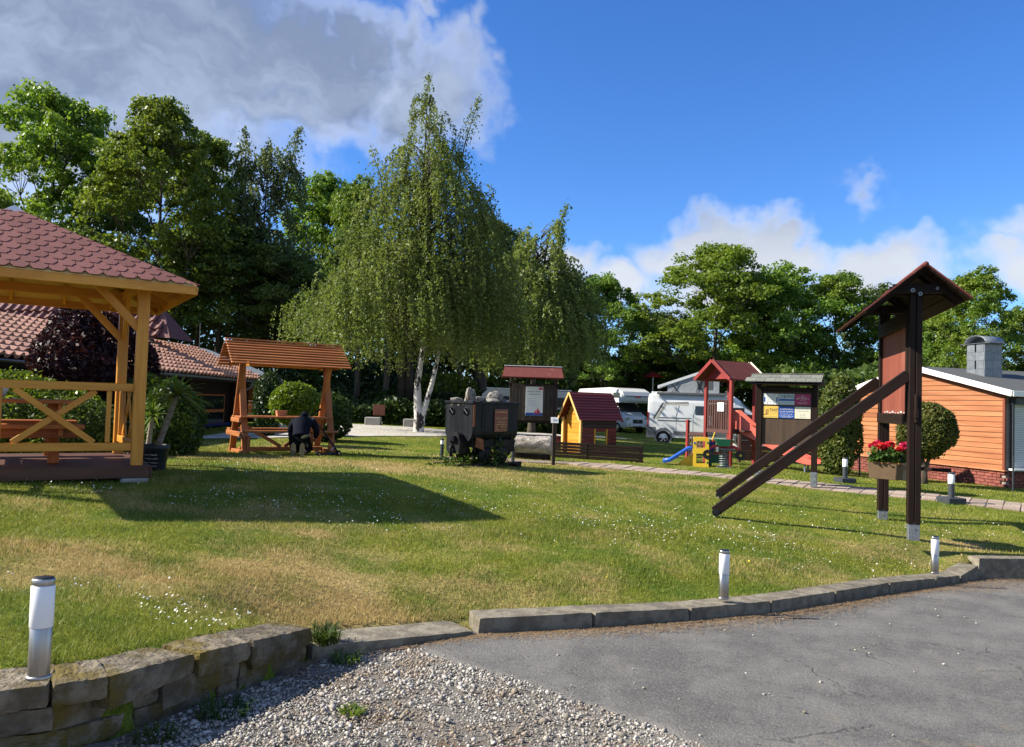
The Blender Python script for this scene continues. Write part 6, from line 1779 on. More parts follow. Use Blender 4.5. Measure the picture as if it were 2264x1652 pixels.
rk = thing('spring_rocker', 'spring rocker with grey plate, black wheels and green seat', 'spring rocker', k0, R(-4))
mb = MB(); hel = [(.115 * math.cos(t_ * 6.283), .115 * math.sin(t_ * 6.283), .02 + .42 * t_ / 7) for t_ in np.linspace(0, 7, 120)]; mb.tube(hel, .014, 7); mb.obj('spring', 'galvanised', rk, None, True)
box('base_plate', rk, (0, 0, .01), (.40, .30, .02), 'galvanised'); box('plate', rk, (.03, 0, .47), (.48, .30, .05), 'anthracite', bev=.01); box('bracket', rk, (-.18, 0, .47), (.05, .32, .12), 'galvanised')
mb = MB(); mb.prism([(-.26, .74), (.16, .74), (.13, .56), (-.14, .56)], 'y', -.11, .11); mb.obj('seat', 'toy_green', rk)
for x in (-.42, .42):
    z = .33
    mb = MB(); mb.tube([(x, -.03, z), (x, .05, z)], .125, 22); wl = mb.obj('wheel', 'black_plastic', rk)
    mb = MB(); mb.tube([(x, -.045, z), (x, -.028, z)], .03, 12); mb.obj('hub', 'toy_yellow', wl)
mb = MB(); mb.prism([(-.50, .34), (-.30, .50), (.28, .50), (.52, .36), (.46, .46), (.28, .58), (-.28, .58)], 'y', .04, .08); mb.obj('frame', 'toy_red', rk)

# ------------------------------------------------------------------ notice board with six signs
nl, nr_ = base(1676, 1066, 16.45), base(1799, 1078, 15.95)
nd = nr_ - nl; nang = math.atan2(nd.y, nd.x); NLn = math.hypot(nd.x, nd.y)
nbd = thing('notice_board', 'dark notice board with grey shingle roof and six coloured signs', 'notice board', (nl.x, nl.y, (nl.z + nr_.z) / 2), nang)
nz = lambda py, px=1740, Y=16.2: W(px, py, Y).z - (nl.z + nr_.z) / 2
for x in (0, NLn):
    po = bar('post', nbd, (x, 0, .16), (x, 0, nz(846)), .115, .115, 'dark_wood', up=(0, 1, 0))
    sh = box('post_shoe', nbd, (x, -.0, .16), (.122, .135, .30), 'galvanised', bev=.004)
    mb = MB(); [mb.tube([(dx, -.068, dz), (dx, -.076, dz)], .009, 8) for dx, dz in ((.02, .08), (.02, -.05))]; mb.obj('bolt', 'black_iron', sh)
bar('board', nbd, (.06, .0, (nz(985) + nz(859)) / 2), (NLn - .06, .0, (nz(985) + nz(859)) / 2), .02, nz(859) - nz(985), 'board_panel')
bar('head_rail', nbd, (.06, -.01, nz(862)), (NLn - .06, -.01, nz(862)), .045, .10, 'dark_wood')
rt_, re_ = nz(829), nz(846)
for sy in (-1, 1):
    for r_i in range(2):
        y_a, y_b = sy * (.005 + .19 * r_i), sy * (.005 + .19 * (r_i + 1) + .03)
        za, zb = rt_ + (re_ - rt_) * (r_i / 2), rt_ + (re_ - rt_) * ((r_i + 1.12) / 2)
        x = -.16 - (.08 if r_i else 0)
        while x < NLn + .14:
            w_ = min(.20, NLn + .16 - x)
            mb = MB(); o = Vector((x, y_a, za)); lift = .012
            q = [Vector((.003, 0, 0)), Vector((w_ - .003, 0, 0)), Vector((w_ - .003, y_b - y_a, zb - za + lift)), Vector((.003, y_b - y_a, zb - za + lift))]
            mb.add(q + [v + Vector((0, 0, .014)) for v in q], [(3, 2, 1, 0), (4, 5, 6, 7), (0, 1, 5, 4), (2, 3, 7, 6), (1, 2, 6, 5), (3, 0, 4, 7)]); mb.obj('shingle', 'shingle_grey', nbd, Matrix.Translation(o)); x += .20
    bar('roof_board', nbd, (-.16, sy * .20, re_ + .018 - .03), (NLn + .16, sy * .20, re_ + .018 - .03), .36, .016, 'weathered_wood', up=(0, sy * (rt_ - re_) / .4 * .5, 1))
bar('ridge', nbd, (-.17, 0, rt_ + .022), (NLn + .17, 0, rt_ + .022), .08, .014, 'shingle_grey')
sw_ = (NLn - .15) / 3
zs = [(nz(871), nz(895.5)), (nz(899), nz(925))]
signs = [['sign_white', 'sign_pale', 'sign_magenta'], ['sign_yellow', 'sign_blue', 'sign_cream']]
for r_i in range(2):
    for k in range(3):
        zt_, zb_ = zs[r_i]; hh = zt_ - zb_
        s_ = box('sign', nbd, (.075 + sw_ * (k + .5), -.022, (zt_ + zb_) / 2), (sw_ - .008, .012, hh), signs[r_i][k], bev=.002)
        yk = -.0072
        if (r_i, k) == (0, 0):
            for x in (-.125, .125): box('mark', s_, (x, yk, -.01), (.028, .003, .10), 'sign_blue', bev=.001)
            for x, z in ((-.06, .08), (.07, .085), (-.07, -.085), (.06, -.085)): box('mark', s_, (x, yk, z), (.018, .003, .018), 'ink', bev=.001)
            for j in range(4): word_line(s_, .05 - .032 * j, .15, .011, 'ink_grey', y=yk, seed=20 + j)
        elif (r_i, k) == (0, 1):
            tl(s_, 'JUNG', .06, .085, 'ink', .05, yk - .001); box('stripe', s_, (0, yk, -.012), (sw_ - .012, .003, .036), 'sign_blue', bev=.001); word_line(s_, -.075, .22, .012, 'ink_grey', y=yk, seed=30)
            mb = MB(); mb.lathe([(.014, 0), (.026, 0), (.026, .002), (.014, .002)], 14); mb.obj('emblem', 'ink_grey', s_, Matrix.Translation((-.09, yk, .06)) @ Matrix.Rotation(R(90), 4, 'X'))
        elif (r_i, k) == (0, 2):
            for j, (z, w_, h_) in enumerate([(.085, .05, .02), (.05, .18, .014), (.02, .26, .022), (-.02, .12, .008), (-.06, .20, .012), (-.085, .16, .010)]): word_line(s_, z, w_, h_, 'sign_cream', y=yk, seed=40 + j)
        elif (r_i, k) == (1, 0):
            for (x, z, w_, h_) in ((-.09, .0, .018, .11), (-.065, -.03, .05, .016), (-.055, .03, .018, .07), (-.11, -.055, .09, .012)): box('emblem', s_, (x, yk, z), (w_, .003, h_), 'rust', bev=.001)
            word_line(s_, .065, .15, .026, 'ink', y=yk, x=.06, seed=50); word_line(s_, .028, .15, .022, 'ink', y=yk, x=.06, seed=51); word_line(s_, -.02, .13, .012, 'ink_grey', y=yk, x=.06, seed=52); word_line(s_, -.09, .26, .010, 'ink_grey', y=yk, seed=53)
        elif (r_i, k) == (1, 1):
            tl(s_, 'OLAF KÖPPE', .012, .048, 'sign_white', 0, yk - .001, 1.0)
            for j, (z, w_, h_) in enumerate([(.07, .26, .016), (-.035, .26, .014), (-.075, .27, .016), (-.10, .2, .010)]): word_line(s_, z, w_, h_, 'sign_white', y=yk, seed=60 + j)
        else:
            for j, (z, w_, h_) in enumerate([(.08, .25, .010), (.04, .22, .014), (-.04, .10, .03), (-.085, .12, .008)]): word_line(s_, z, w_, h_, 'ink_grey', y=yk, seed=70 + j)
# ------------------------------------------------------------------ tall display board
ta = math.atan2(.96, .28)
tb = base(2013, 1185, 10.2); tb.z = W(2013, 1185, 10.2).z + .02
tall = thing('display_board', 'tall dark timber display board with red panel and slanting props', 'display board', tb, ta)
TW_ = 2.19
zf = lambda py, Y=10.2, px=2013: W(px, py, Y).z - tb.z
PTOP = zf(636)
gfar = gz(tb.x + .28 * TW_, tb.y + .96 * TW_) - tb.z
for x, g in ((0, 0), (TW_, gfar)):
    for dy in (-.040, .040):
        bar('post', tall, (x, dy - .03, g + .14), (x, dy - .03, PTOP), .072, .14, 'dark_wood', up=(1, 0, 0))
    sh = box('post_shoe', tall, (x, -.03, g + .05), (.125, .135, .24), 'galvanised', bev=.004)
    mb = MB(); mb.tube([(-.060, .0, .03), (-.072, .0, .03)], .012, 8); mb.obj('bolt', 'steel', sh)
z1_, z0_ = zf(716), zf(918)
mb = MB(); mb.box((TW_ / 2, .0, (z0_ + z1_) / 2), (TW_ - .24, .03, z1_ - z0_)); mb.obj('panel', 'red_panel', tall)
bar('panel_rail', tall, (.07, .03, z0_ - .06), (TW_ - .07, .03, z0_ - .06), .10, .15, 'dark_wood'); bar('panel_rail', tall, (.07, .03, z1_ + .09), (TW_ - .07, .03, z1_ + .09), .09, .20, 'dark_wood')
for x in (.11, TW_ - .11): bar('panel_stile', tall, (x, .035, z0_), (x, .035, z1_), .06, .05, 'dark_wood', up=(0, 1, 0))
r_ = random.Random(4)
for k in range(9):
    mb = MB(); mb.box((0, 0, 0), (r_.uniform(.04, .12), .003, r_.uniform(.01, .025))); mb.obj('torn_paper', 'sign_white', tall, Matrix.Translation((.2 + .2 * k, .0175, z0_ + .03 + r_.uniform(-.01, .015))))
# props down to the lawn
for i, x in enumerate((.0, TW_)):
    e = 2.50
    P0 = tb + Matrix.Rotation(ta, 3, 'Z') @ Vector((x, e, 0)); ge = gz(P0.x, P0.y) - tb.z
    st = Vector((x, .05, zf(829)))
    en = Vector((x, e, ge + .075))
    bar('prop', tall, st, en, .095, .145, 'dark_wood')
    mb = MB(); mb.tube([(x - .06, e - .02, ge + .07), (x + .06, e - .02, ge + .07)], .055, 12); mb.obj('prop_foot', 'black_iron', tall)
bar('latch', tall, (-.09, -.03, zf(872)), (-.09, -.03, zf(935)), .03, .07, 'dark_wood', up=(1, 0, 0)); bar('latch', tall, (-.10, -.03, zf(905)), (-.10, -.03, zf(925)), .045, .11, 'dark_wood', up=(1, 0, 0))
# gable roof, ridge along X, longer on the lit side
az_ = zf(592); pit = math.tan(R(40)); RY = -.07
xa, xb = -.40, TW_ + .42
for sgn, wdt in ((1, .72), (-1, .54)):
    nrm = Vector((0, sgn * math.sin(R(40)), math.cos(R(40))))
    mb = MB(); dz = .016
    top0, bot0 = (RY, az_), (RY + sgn * wdt, az_ - wdt * pit)
    mb.add([(xa, top0[0], top0[1]), (xb, top0[0], top0[1]), (xb, bot0[0], bot0[1]), (xa, bot0[0], bot0[1])] + [tuple(Vector(q) - nrm * .02) for q in [(xa, top0[0], top0[1]), (xb, top0[0], top0[1]), (xb, bot0[0], bot0[1]), (xa, bot0[0], bot0[1])]],
           [(0, 1, 2, 3), (7, 6, 5, 4), (3, 2, 6, 7), (0, 3, 7, 4), (1, 5, 6, 2), (0, 4, 5, 1)])
    mb.obj('roof', 'felt_red', tall)
    nb_ = 6 if sgn > 0 else 4
    for k in range(nb_):
        f0 = (k + .5) / nb_; y = RY + sgn * wdt * f0; z = az_ - wdt * f0 * pit
        c = Vector((0, y, z)) - nrm * .034
        bar('roof_board', tall, (xa + .015, c.y, c.z), (xb - .015, c.y, c.z), wdt / math.cos(R(40)) / nb_ - .006, .022, 'dark_wood', up=nrm)
mb = MB(); mb.tube([(xa - .002, RY, az_ - .022), (xb + .002, RY, az_ - .022)], .034, 12); mb.obj('ridge_roll', 'felt_red', tall, None, True)
for x in (-.11, .11, TW_ - .11, TW_ + .11):
    zc = az_ - .30
    bar('collar_beam', tall, (x, RY - .30, zc), (x, RY + .34, zc), .04, .13, 'dark_wood')
    for sgn, wdt in ((1, .68), (-1, .50)):
        s_ = Vector((x, RY + sgn * .03, az_ - .095)); e_ = Vector((x, RY + sgn * wdt * .97, az_ - .075 - wdt * .97 * pit)); bar('rafter', tall, s_, e_, .035, .07, 'dark_wood')
for (y, z, r_) in ((.03, zf(645), .028), (-.06, zf(653), .026), (.26, az_ - .30, .02), (-.26, az_ - .30, .02)):
    m2 = MB(); m2.lathe([(r_ * .4, 0), (r_, 0), (r_, .012), (r_ * .4, .012)], 14, ring=True); m2.obj('bolt', 'galvanised', tall, Matrix.Translation((-.134, y, z)) @ Matrix.Rotation(R(-90), 4, 'Y'))

# flower box hanging between the posts
fz0, fz1 = zf(1068), zf(1032)
flp = W(1963, 1060, 10.75); flp.z = tb.z + fz0
fx = thing('flower_box', 'brown flower box with terracotta liner fixed to the display board', 'flower box', flp, R(-42))
hw_ = .23; H_ = fz1 - fz0
mb = MB(); mb.add([(-hw_ * .94, -.10, 0), (hw_ * .94, -.10, 0), (hw_ * .94, .10, 0), (-hw_ * .94, .10, 0), (-hw_, -.14, H_), (hw_, -.14, H_), (hw_, .14, H_), (-hw_, .14, H_)], [(3, 2, 1, 0), (0, 1, 5, 4), (1, 2, 6, 5), (2, 3, 7, 6), (3, 0, 4, 7), (4, 5, 6, 7)])
mb.obj('trough', 'planter_brown', fx)
bar('liner_rim', fx, (-hw_ * .98, 0, H_ + .008), (hw_ * .98, 0, H_ + .008), .25, .03, 'terracotta')
bar('hanger', fx, (-.20, .155, H_ - .05), (.75, .155, H_ - .05), .03, .05, 'dark_wood')
rg = np.random.default_rng(8)
gp = thing('geraniums', 'red geraniums with green leaves filling the flower box', 'flowers', flp + Vector((0, 0, H_ + .02)), R(-42))
n = 900; C_ = np.stack([rg.uniform(-.22, .22, n), rg.normal(0, .085, n), np.abs(rg.normal(.06, .055, n))], 1)
mesh_obj('foliage', arr_mesh('foliage', leaf_quads(C_, .055, rg, aspect=.9), 4), 'leaf_hedge', gp)
for i, (x, y, z, r_) in enumerate((x_ * .33, y_ * 1.3, z_, r__ * .85) for x_, y_, z_, r__ in [(.62, .03, .25, .085), (.50, -.05, .19, .06), (.60, .08, .15, .06), (.10, .0, .24, .085), (-.05, .06, .17, .065), (-.22, -.03, .22, .075), (-.50, .02, .24, .085), (-.66, .03, .21, .07), (.30, .08, .14, .05)]):
    d = unit(rg.normal(size=(110, 3))) * rg.uniform(.4, 1, (110, 1)) * r_
    mesh_obj('bloom', arr_mesh('bloom', leaf_quads(d * np.array([1, 1, .7]) + np.array([x, y, z]), .035, rg, aspect=.95), 4), 'petal_red', gp)
    mb = MB(); mb.tube([(x * .95, y * .5, .02), (x, y, z - .02)], .004, 5); mb.obj('stalk', 'leaf_hedge', gp)

# ------------------------------------------------------------------ orange wooden building
c1 = W(2222, 1079, 19.3); c2 = W(1874, 1041, 24.9)
fd = Vector((c2.x - c1.x, c2.y - c1.y, 0)); FW = fd.length; fang = math.atan2(fd.y, fd.x)
BZ = c1.z - .10
ob = thing('orange_building', 'low building clad in orange boards on a red brick plinth', 'building', (c1.x, c1.y, BZ), fang)
# local: X along the gable wall from near corner to far corner; +Y = left/outside, -Y = into the building
oz = lambda px, py, Y: W(px, py, Y).z - BZ
EVn, EVf, PK = oz(2225, 862, 19.3), oz(1876, 868, 24.9), oz(2027, 812, 22.2)
XP = FW * .50
PL = oz(2200, 1038, 19.6)
def roofz(x): return EVn + (PK - EVn) * x / XP if x < XP else PK + (EVf - PK) * (x - XP) / (FW - XP)
DEP = 9.0
mb = MB(); mb.prism([(0.01, -.6), (FW - .01, -.6), (FW - .01, EVf - .02), (XP, PK - .02), (.01, EVn - .02)], 'y', -DEP, -.03); mb.obj('wall', 'mortar', ob)
nb_ = 20; bh = (PK - PL) / nb_
for k in range(nb_):
    z = PL + bh * (k + .5)
    xs = [x for x in np.linspace(0, FW, 240) if roofz(x) > z + bh * .3]
    if not xs: continue
    xa_, xb_ = min(xs) + .03, max(xs) - .03
    cut = [xa_] + ([FW * .62] if xa_ < FW * .62 < xb_ else []) + [xb_]
    for a_, b_ in zip(cut[:-1], cut[1:]):
        bar('cladding_board', ob, (a_ + .004, .012, z), (b_ - .004, .012, z), .024, bh + .012, 'orange_board', up=(0, -.16, 1), bev=.004)
bar('corner_trim', ob, (-.0, .03, PL), (.0, .03, EVn - .02), .07, .06, 'red_trim', up=(0, 1, 0))
bar('plinth_ledge', ob, (-.05, .03, PL - .01), (FW, .03, PL - .01), .10, .03, 'terracotta')
# bricks, running bond
bl_, bhh = .24, .079
nrow = int((PL + .12) / bhh)
BM = cbox_mesh('brick', (bl_ - .012, .06, bhh - .012), .004); BM.materials.append(MATS['brick'])
for r_i in range(nrow):
    z = PL - .03 - bhh * (r_i + .5)
    x = -.0 + (bl_ / 2 if r_i % 2 else 0) + bl_ / 2
    while x < FW - .1:
        mesh_obj('brick', BM, None, ob, Matrix.Translation((x, -.012, z))); x += bl_
# roof
ovh = .22
for s, (xa_, za_, xb_, zb_) in (('near', (-.40, EVn - (PK - EVn) / XP * .40, XP, PK)), ('far', (XP, PK, FW + .3, EVf - .1))):
    mb = MB(); t_ = .10
    mb.add([(xa_, ovh, za_ + .02), (xb_, ovh, zb_ + .02), (xb_, -DEP, zb_ + .02), (xa_, -DEP, za_ + .02), (xa_, ovh, za_ - .06), (xb_, ovh, zb_ - .06), (xb_, -DEP, zb_ - .06), (xa_, -DEP, za_ - .06)],
           [(0, 1, 2, 3), (7, 6, 5, 4), (0, 4, 5, 1), (1, 5, 6, 2), (2, 6, 7, 3), (3, 7, 4, 0)] if s == 'far' else [(0, 1, 2, 3), (7, 6, 5, 4), (0, 4, 5, 1), (1, 5, 6, 2), (2, 6, 7, 3), (3, 7, 4, 0)]); mb.obj('roof', 'bitumen', ob)
    bar('barge_board', ob, (xa_, ovh + .018, za_ - .01), (xb_, ovh + .018, zb_ - .01), .03, .15, 'white_paint')
    bar('under_trim', ob, (xa_ + .4 if s == 'near' else xa_, .06, (za_ if s == 'far' else EVn) - .12), (xb_ - (.3 if s == 'far' else 0), .06, (zb_ if s == 'near' else EVf) - .12), .05, .10, 'red_trim')
bar('eave_fascia', ob, (-.415, ovh, EVn - (PK - EVn) / XP * .40 - .01), (-.415, -DEP, EVn - (PK - EVn) / XP * .40 - .01), .03, .14, 'white_paint')
# right hand front with shutter window
mb = MB(); mb.prism([(-.20, PL), (-DEP, PL), (-DEP, EVn - .05), (-.20, EVn - .05)], 'x', -.02, .008); mb.obj('front_wall', 'yellow_wall', ob)
for r_i in range(nrow):
    for k in range(7):
        mesh_obj('brick', BM, None, ob, Matrix.Translation((-.012, -.14 - (bl_ / 2 if r_i % 2 else 0) - bl_ * k, PL - .03 - bhh * (r_i + .5))) @ Matrix.Rotation(R(90), 4, 'Z'))
sh0, sh1 = oz(2235, 1036, 19.2), oz(2235, 893, 19.2)
win = bpy.data.objects.new('window', None); link(win, ob)
box('shutter_box', win, (-.12, -1.05, sh1 + .07), (.20, 1.9, .17), 'anthracite')
for y in (-.16, -1.94): box('guide_rail', win, (-.06, y, (sh0 + sh1) / 2), (.07, .06, sh1 - sh0), 'anthracite')
mb = MB(); ns = 36
for k in range(ns):
    z0 = sh0 + (sh1 - sh0) * k / ns; hh = (sh1 - sh0) / ns
    mb.prism([(-.045, z0 + .002), (-.062, z0 + hh * .35), (-.062, z0 + hh * .65), (-.045, z0 + hh - .002)], 'y', -1.91, -.19)
shp = mb.obj('shutter_slats', 'shutter', win)
box('sill', win, (-.11, -1.05, sh0 - .03), (.22, 2.0, .05), 'white_paint')
# chimney
chp = W(2176, 826, 21.6); lc = Matrix.Rotation(-fang, 3, 'Z') @ (Vector((chp.x, chp.y, 0)) - Vector((c1.x, c1.y, 0)))
chz = oz(2176, 830, 21.6); cht = oz(2176, 762, 21.6)
cw = .30
ch_ = box('chimney', ob, (lc.x, lc.y, (chz - .3 + cht) / 2), (cw * 2, cw * 2, cht - chz + .3), 'slate_cladding')
hh = cht - chz + .3
for k in range(5):
    for s in (1, -1):
        for half in (0, 1):
            wv = cw * (1.0); off = (half - .5) * cw * 1.0 * (1 if k % 2 else .8)
            box('cladding_sheet', ch_, (off, s * (cw + .004), -hh / 2 + hh * (k + .5) / 5), (wv - .006, .008, hh / 5 - .006), 'slate_cladding', bev=.002)
            box('cladding_sheet', ch_, (s * (cw + .004), off, -hh / 2 + hh * (k + .5) / 5), (.008, wv - .006, hh / 5 - .006), 'slate_cladding', bev=.002)
mb = MB(); arc = [((cw + .06) * math.cos(math.pi * i / 14), (cw * .72) * math.sin(math.pi * i / 14) + .02) for i in range(15)]; arc2 = [(x * .95, z * .93) for x, z in arc[::-1]]
mb.prism(arc + arc2, 'y', -cw - .03, cw + .03); mb.obj('cowl', 'galvanised', ch_, Matrix.Translation((0, 0, hh / 2)) , True)
bar('cowl_plate', ch_, (-cw - .20, 0, hh / 2 + .008), (cw + .20, 0, hh / 2 + .008), cw * 2 + .1, .012, 'galvanised')

# thin wire fence posts by the building
gp_ = [(1861, 1020, 1062, 20.0), (2240, 1010, 1085, 18.0), (1975, 985, 1052, 20.5), (1900, 1000, 1055, 20.6)]
wf = thing('wire_fence', 'thin green wire fence with slim posts before the orange building', 'fence', (0, 0, 0))
pts_ = []
for px, pt_, pb_, Y in sorted(gp_):
    b_ = base(px, pb_, Y); bar('post', wf, b_ - Vector((0, 0, .1)), (b_.x, b_.y, b_.z + .82), .035, .035, 'anthracite', up=(0, 1, 0)); pts_.append(b_)
for a_, b_ in zip(pts_[:2], pts_[1:3]):
    mb = MB()
    for k in range(6): mb.bar(a_ + Vector((0, 0, .08 + .13 * k)), b_ + Vector((0, 0, .08 + .13 * k)), .004, .004)
    d_ = b_ - a_; nn = max(2, int(d_.length / .13))
    for k in range(nn): q = a_ + d_ * (k / nn); mb.bar(q + Vector((0, 0, .05)), q + Vector((0, 0, .76)), .004, .004)
    mb.obj('mesh_wire', 'galvanised', wf)

# ------------------------------------------------------------------ lamps
def steel_lamp(px, py, Y, hgt, label, zoff=0.0):
    p = W(px, py, Y); p.z += zoff
    t = thing('bollard_lamp', label, 'bollard lamp', p, R(12), 'brushed steel bollard lamps along the kerb')
    s = hgt / .455; r_ = .048 * s; sy_ = .72
    def cyl(name, z0, z1, rr, mat, e=.004):
        mb = MB(); mb.lathe([(rr - e, z0 * s), (rr, z0 * s + e), (rr, z1 * s - e), (rr - e, z1 * s)], 40, sx=1.0, sy=sy_); return mb.obj(name, mat, t, None, True)
    cyl('column', .0, .232, r_ * .97, 'steel', .002)
    cyl('base_ring', 0, .018, r_ * 1.10, 'steel')
    cyl('diffuser', .231, .418, r_ * 1.04, 'lamp_glass', .003)
    cyl('cap', .419, .45, r_ * 1.0, 'steel'); cyl('cap_lid', .4505, .455, r_ * .9, 'black_plastic', .001)
    return t
steel_lamp(85, 1501, 3.36, .435, 'steel bollard lamp on the stone wall, nearest the camera')
steel_lamp(1600, 1325, 6.92, .435, 'steel bollard lamp on the middle of the kerb', .004)
steel_lamp(2067, 1270, 9.12, .435, 'steel bollard lamp at the far right end of the kerb', .012)
def dark_lamp(px, py, Y, label):
    p = base(px, py, Y); t = thing('path_lamp', label, 'path lamp', p, R(8), 'dark path lamps on square bases')
    box('base', t, (0, 0, .04), (.36, .36, .14), 'anthracite', bev=.012)
    mb = MB(); mb.lathe([(.055, .11), (.055, .36)], 28); mb.obj('column', 'anthracite', t, None, False)
    mb = MB(); mb.lathe([(.056, .361), (.058, .37), (.058, .535), (.054, .54)], 28); mb.obj('diffuser', 'lamp_glass', t, None, True)
    mb = MB(); mb.lathe([(.060, .541), (.060, .565), (.05, .572)], 28); mb.obj('cap', 'anthracite', t, None, True)
dark_lamp(2103, 1110, 14.4, 'dark path lamp on a square base right of the display board')
dark_lamp(1868, 1065, 17.7, 'dark path lamp on a square base left of the display board')
for px, py, Y, hh, lab in ((977, 1003, 17.6, .42, 'short dark post lamp left behind the mine cart'), (1134, 1008, 17.2, .50, 'short dark post lamp right behind the mine cart')):
    p = base(px, py, Y); t = thing('short_lamp', lab, 'path lamp', p)
    mb = MB(); mb.lathe([(.04, -.05), (.04, hh * .72)], 16); mb.obj('column', 'anthracite', t)
    mb = MB(); mb.lathe([(.041, hh * .721), (.041, hh * .93)], 16); mb.obj('diffuser', 'lamp_glass', t)
    mb = MB(); mb.lathe([(.043, hh * .931), (.043, hh), (.03, hh + .01)], 16); mb.obj('cap', 'anthracite', t)

# ------------------------------------------------------------------ path and back road
near_e = [(1.4, 18.4), (3.0, 17.6), (5.0, 16.5), (6.3, 15.75), (7.6, 14.85), (9.1, 13.75), (11.5, 12.6)]
far_e = [(1.8, 19.4), (3.5, 18.7), (5.6, 17.6), (7.0, 16.8), (8.3, 15.9), (9.9, 14.85), (12.3, 13.6)]
path = struct(thing('path', 'paved garden path of reddish pavers crossing the lawn', None))
def along(poly, n):
    p = np.array(poly); s = np.r_[0, np.cumsum(np.linalg.norm(np.diff(p, axis=0), axis=1))]; q = np.linspace(0, s[-1], n); return np.stack([np.interp(q, s, p[:, 0]), np.interp(q, s, p[:, 1])], 1)
NP_ = 44
ne, fe = along(near_e, NP_ + 1), along(far_e, NP_ + 1)
def strip(name, ne, fe, m, zo, mat, parent=None):
    n = len(ne); vs = []
    for i in range(n):
        for j in range(m + 1):
            q = ne[i] + (fe[i] - ne[i]) * j / m; vs.append((q[0], q[1], gz(*q) + zo))
    I = np.arange(n * (m + 1)).reshape(n, m + 1); f = np.stack([I[:-1, :-1], I[1:, :-1], I[1:, 1:], I[:-1, 1:]], -1).reshape(-1, 4)
    return mesh_obj(name, idx_mesh(name, np.array(vs), f, True), mat, parent)
strip('path_bed', ne, fe, 4, .012, 'path_bed', path)
PM = {}
for i in range(NP_):
    for j in range(5):
        f0, f1 = (j + .5) / 5, 0
        ca = (ne[i] + ne[i + 1]) / 2; cb = (fe[i] + fe[i + 1]) / 2; q = ca + (cb - ca) * f0
        d_ = ne[i + 1] - ne[i]; L_ = float(np.hypot(*d_)); wv = float(np.hypot(*(cb - ca))) / 5
        me = cbox_mesh('paver', (round(L_ - .006, 3), round(wv - .006, 3), .06), .005)
        if len(me.materials) == 0: me.materials.append(MATS['paver'])
        mesh_obj('paver', me, None, path, Matrix.Translation((q[0], q[1], gz(*q) - .002 + .004 * math.sin(i * 3.1 + j * 7))) @ Matrix.Rotation(math.atan2(d_[1], d_[0]), 4, 'Z'))
rn = along([(-9.0, 20.8), (-5.5, 23.2), (-2, 25.6), (1.5, 29.5), (6, 36), (12, 41), (22, 46), (40, 50)], 70)
rf = along([(-9.6, 33.2), (-7.5, 32.6), (-2.3, 30.4), (1.0, 32.6), (6.5, 38.4), (12.5, 44.5), (22, 50), (40, 54)], 70)
struct(strip('gravel_road', rn, rf, 8, .02, 'road_gravel'))
struct(strip('bare_edge', along([(-1.5, 17.2), (.4, 17.8), (1.6, 18.5)], 12), along([(-1.4, 18.0), (.6, 18.8), (1.9, 19.5)], 12), 3, .018, 'path_bed'))
for i, (px, py, Y, sx, lab) in enumerate([(825, 938, 31.8, .9, 'grey concrete block left beside the gravel road'), (908, 941, 31.4, .8, 'grey concrete block by the road near the birch'), (1093, 935, 34, 1.0, 'grey block low behind the mine cart')]):
    p = base(px, py, Y); o = mesh_obj('stone_block', cbox_mesh('stone_block%d' % i, (sx * .7, .45, .35), .02), 'concrete'); o.location = (p.x, p.y, p.z + .16); tag(o, lab, 'block', 'concrete blocks at the foot of the bank')
p = base(838, 936, 33.0)
wt_ = thing('bank_sign', 'small weathered wooden sign panel on the shaded bank', 'sign', p)
bar('post', wt_, (0, 0, -.1), (0, 0, .75), .12, .12, 'weathered_wood', up=(0, 1, 0)); box('panel', wt_, (0, -.08, .62), (.50, .04, .45), 'sign_brown'); 
# ------------------------------------------------------------------ vehicles
def loft(sections, mat, name, parent, smooth=True):
    """sections: list of closed loops with equal vertex count"""
    n = len(sections[0]); mb = MB(); vs = [v for s in sections for v in s]; fs = []
    for i in range(len(sections) - 1):
        for j in range(n):
            a, b2 = i * n + j, i * n + (j + 1) % n; fs.append((a, b2, b2 + n, a + n))
    fs += [tuple(range(n))[::-1], tuple(range((len(sections) - 1) * n, len(sections) * n))]
    mb.add(vs, fs); return mb.obj(name, mat, parent, None, smooth)
def wheel(parent, x, y, r, side, w_=.22):
    M = Matrix.Translation((x, y, r)) @ Matrix.Rotation(R(90) * (1 if side < 0 else -1), 4, 'X')
    wl = bpy.data.objects.new('wheel', None); link(wl, parent, M)
    mb = MB(); mb.lathe([(r * .62, -w_ / 2), (r * .96, -w_ / 2), (r, -w_ / 2 + .03), (r, w_ / 2 - .03), (r * .96, w_ / 2), (r * .64, w_ / 2), (r * .62, w_ / 2 - .05)], 30, ring=True); mb.obj('tyre', 'rubber', wl, None, True)
    mb = MB(); mb.lathe([(r * .57, w_ / 2 - .07), (r * .63, w_ / 2 - .02), (r * .60, w_ / 2 - .005), (r * .57, w_ / 2 - .03)], 30, ring=True)
    for k in range(6):
        a = k * math.pi / 3; mb.bar((math.cos(a) * r * .12, math.sin(a) * r * .12, w_ / 2 - .015), (math.cos(a) * r * .58, math.sin(a) * r * .58, w_ / 2 - .03), r * .14, .03)
    mb.lathe([(r * .16, w_ / 2 - .03), (r * .16, w_ / 2 - .0), (.01, w_ / 2)], 12); mb.obj('rim', 'alloy', wl)
    mb = MB(); mb.lathe([(r * .56, w_ / 2 - .09), (.01, w_ / 2 - .085)], 24); mb.obj('hub_shadow', 'hole_black', wl)

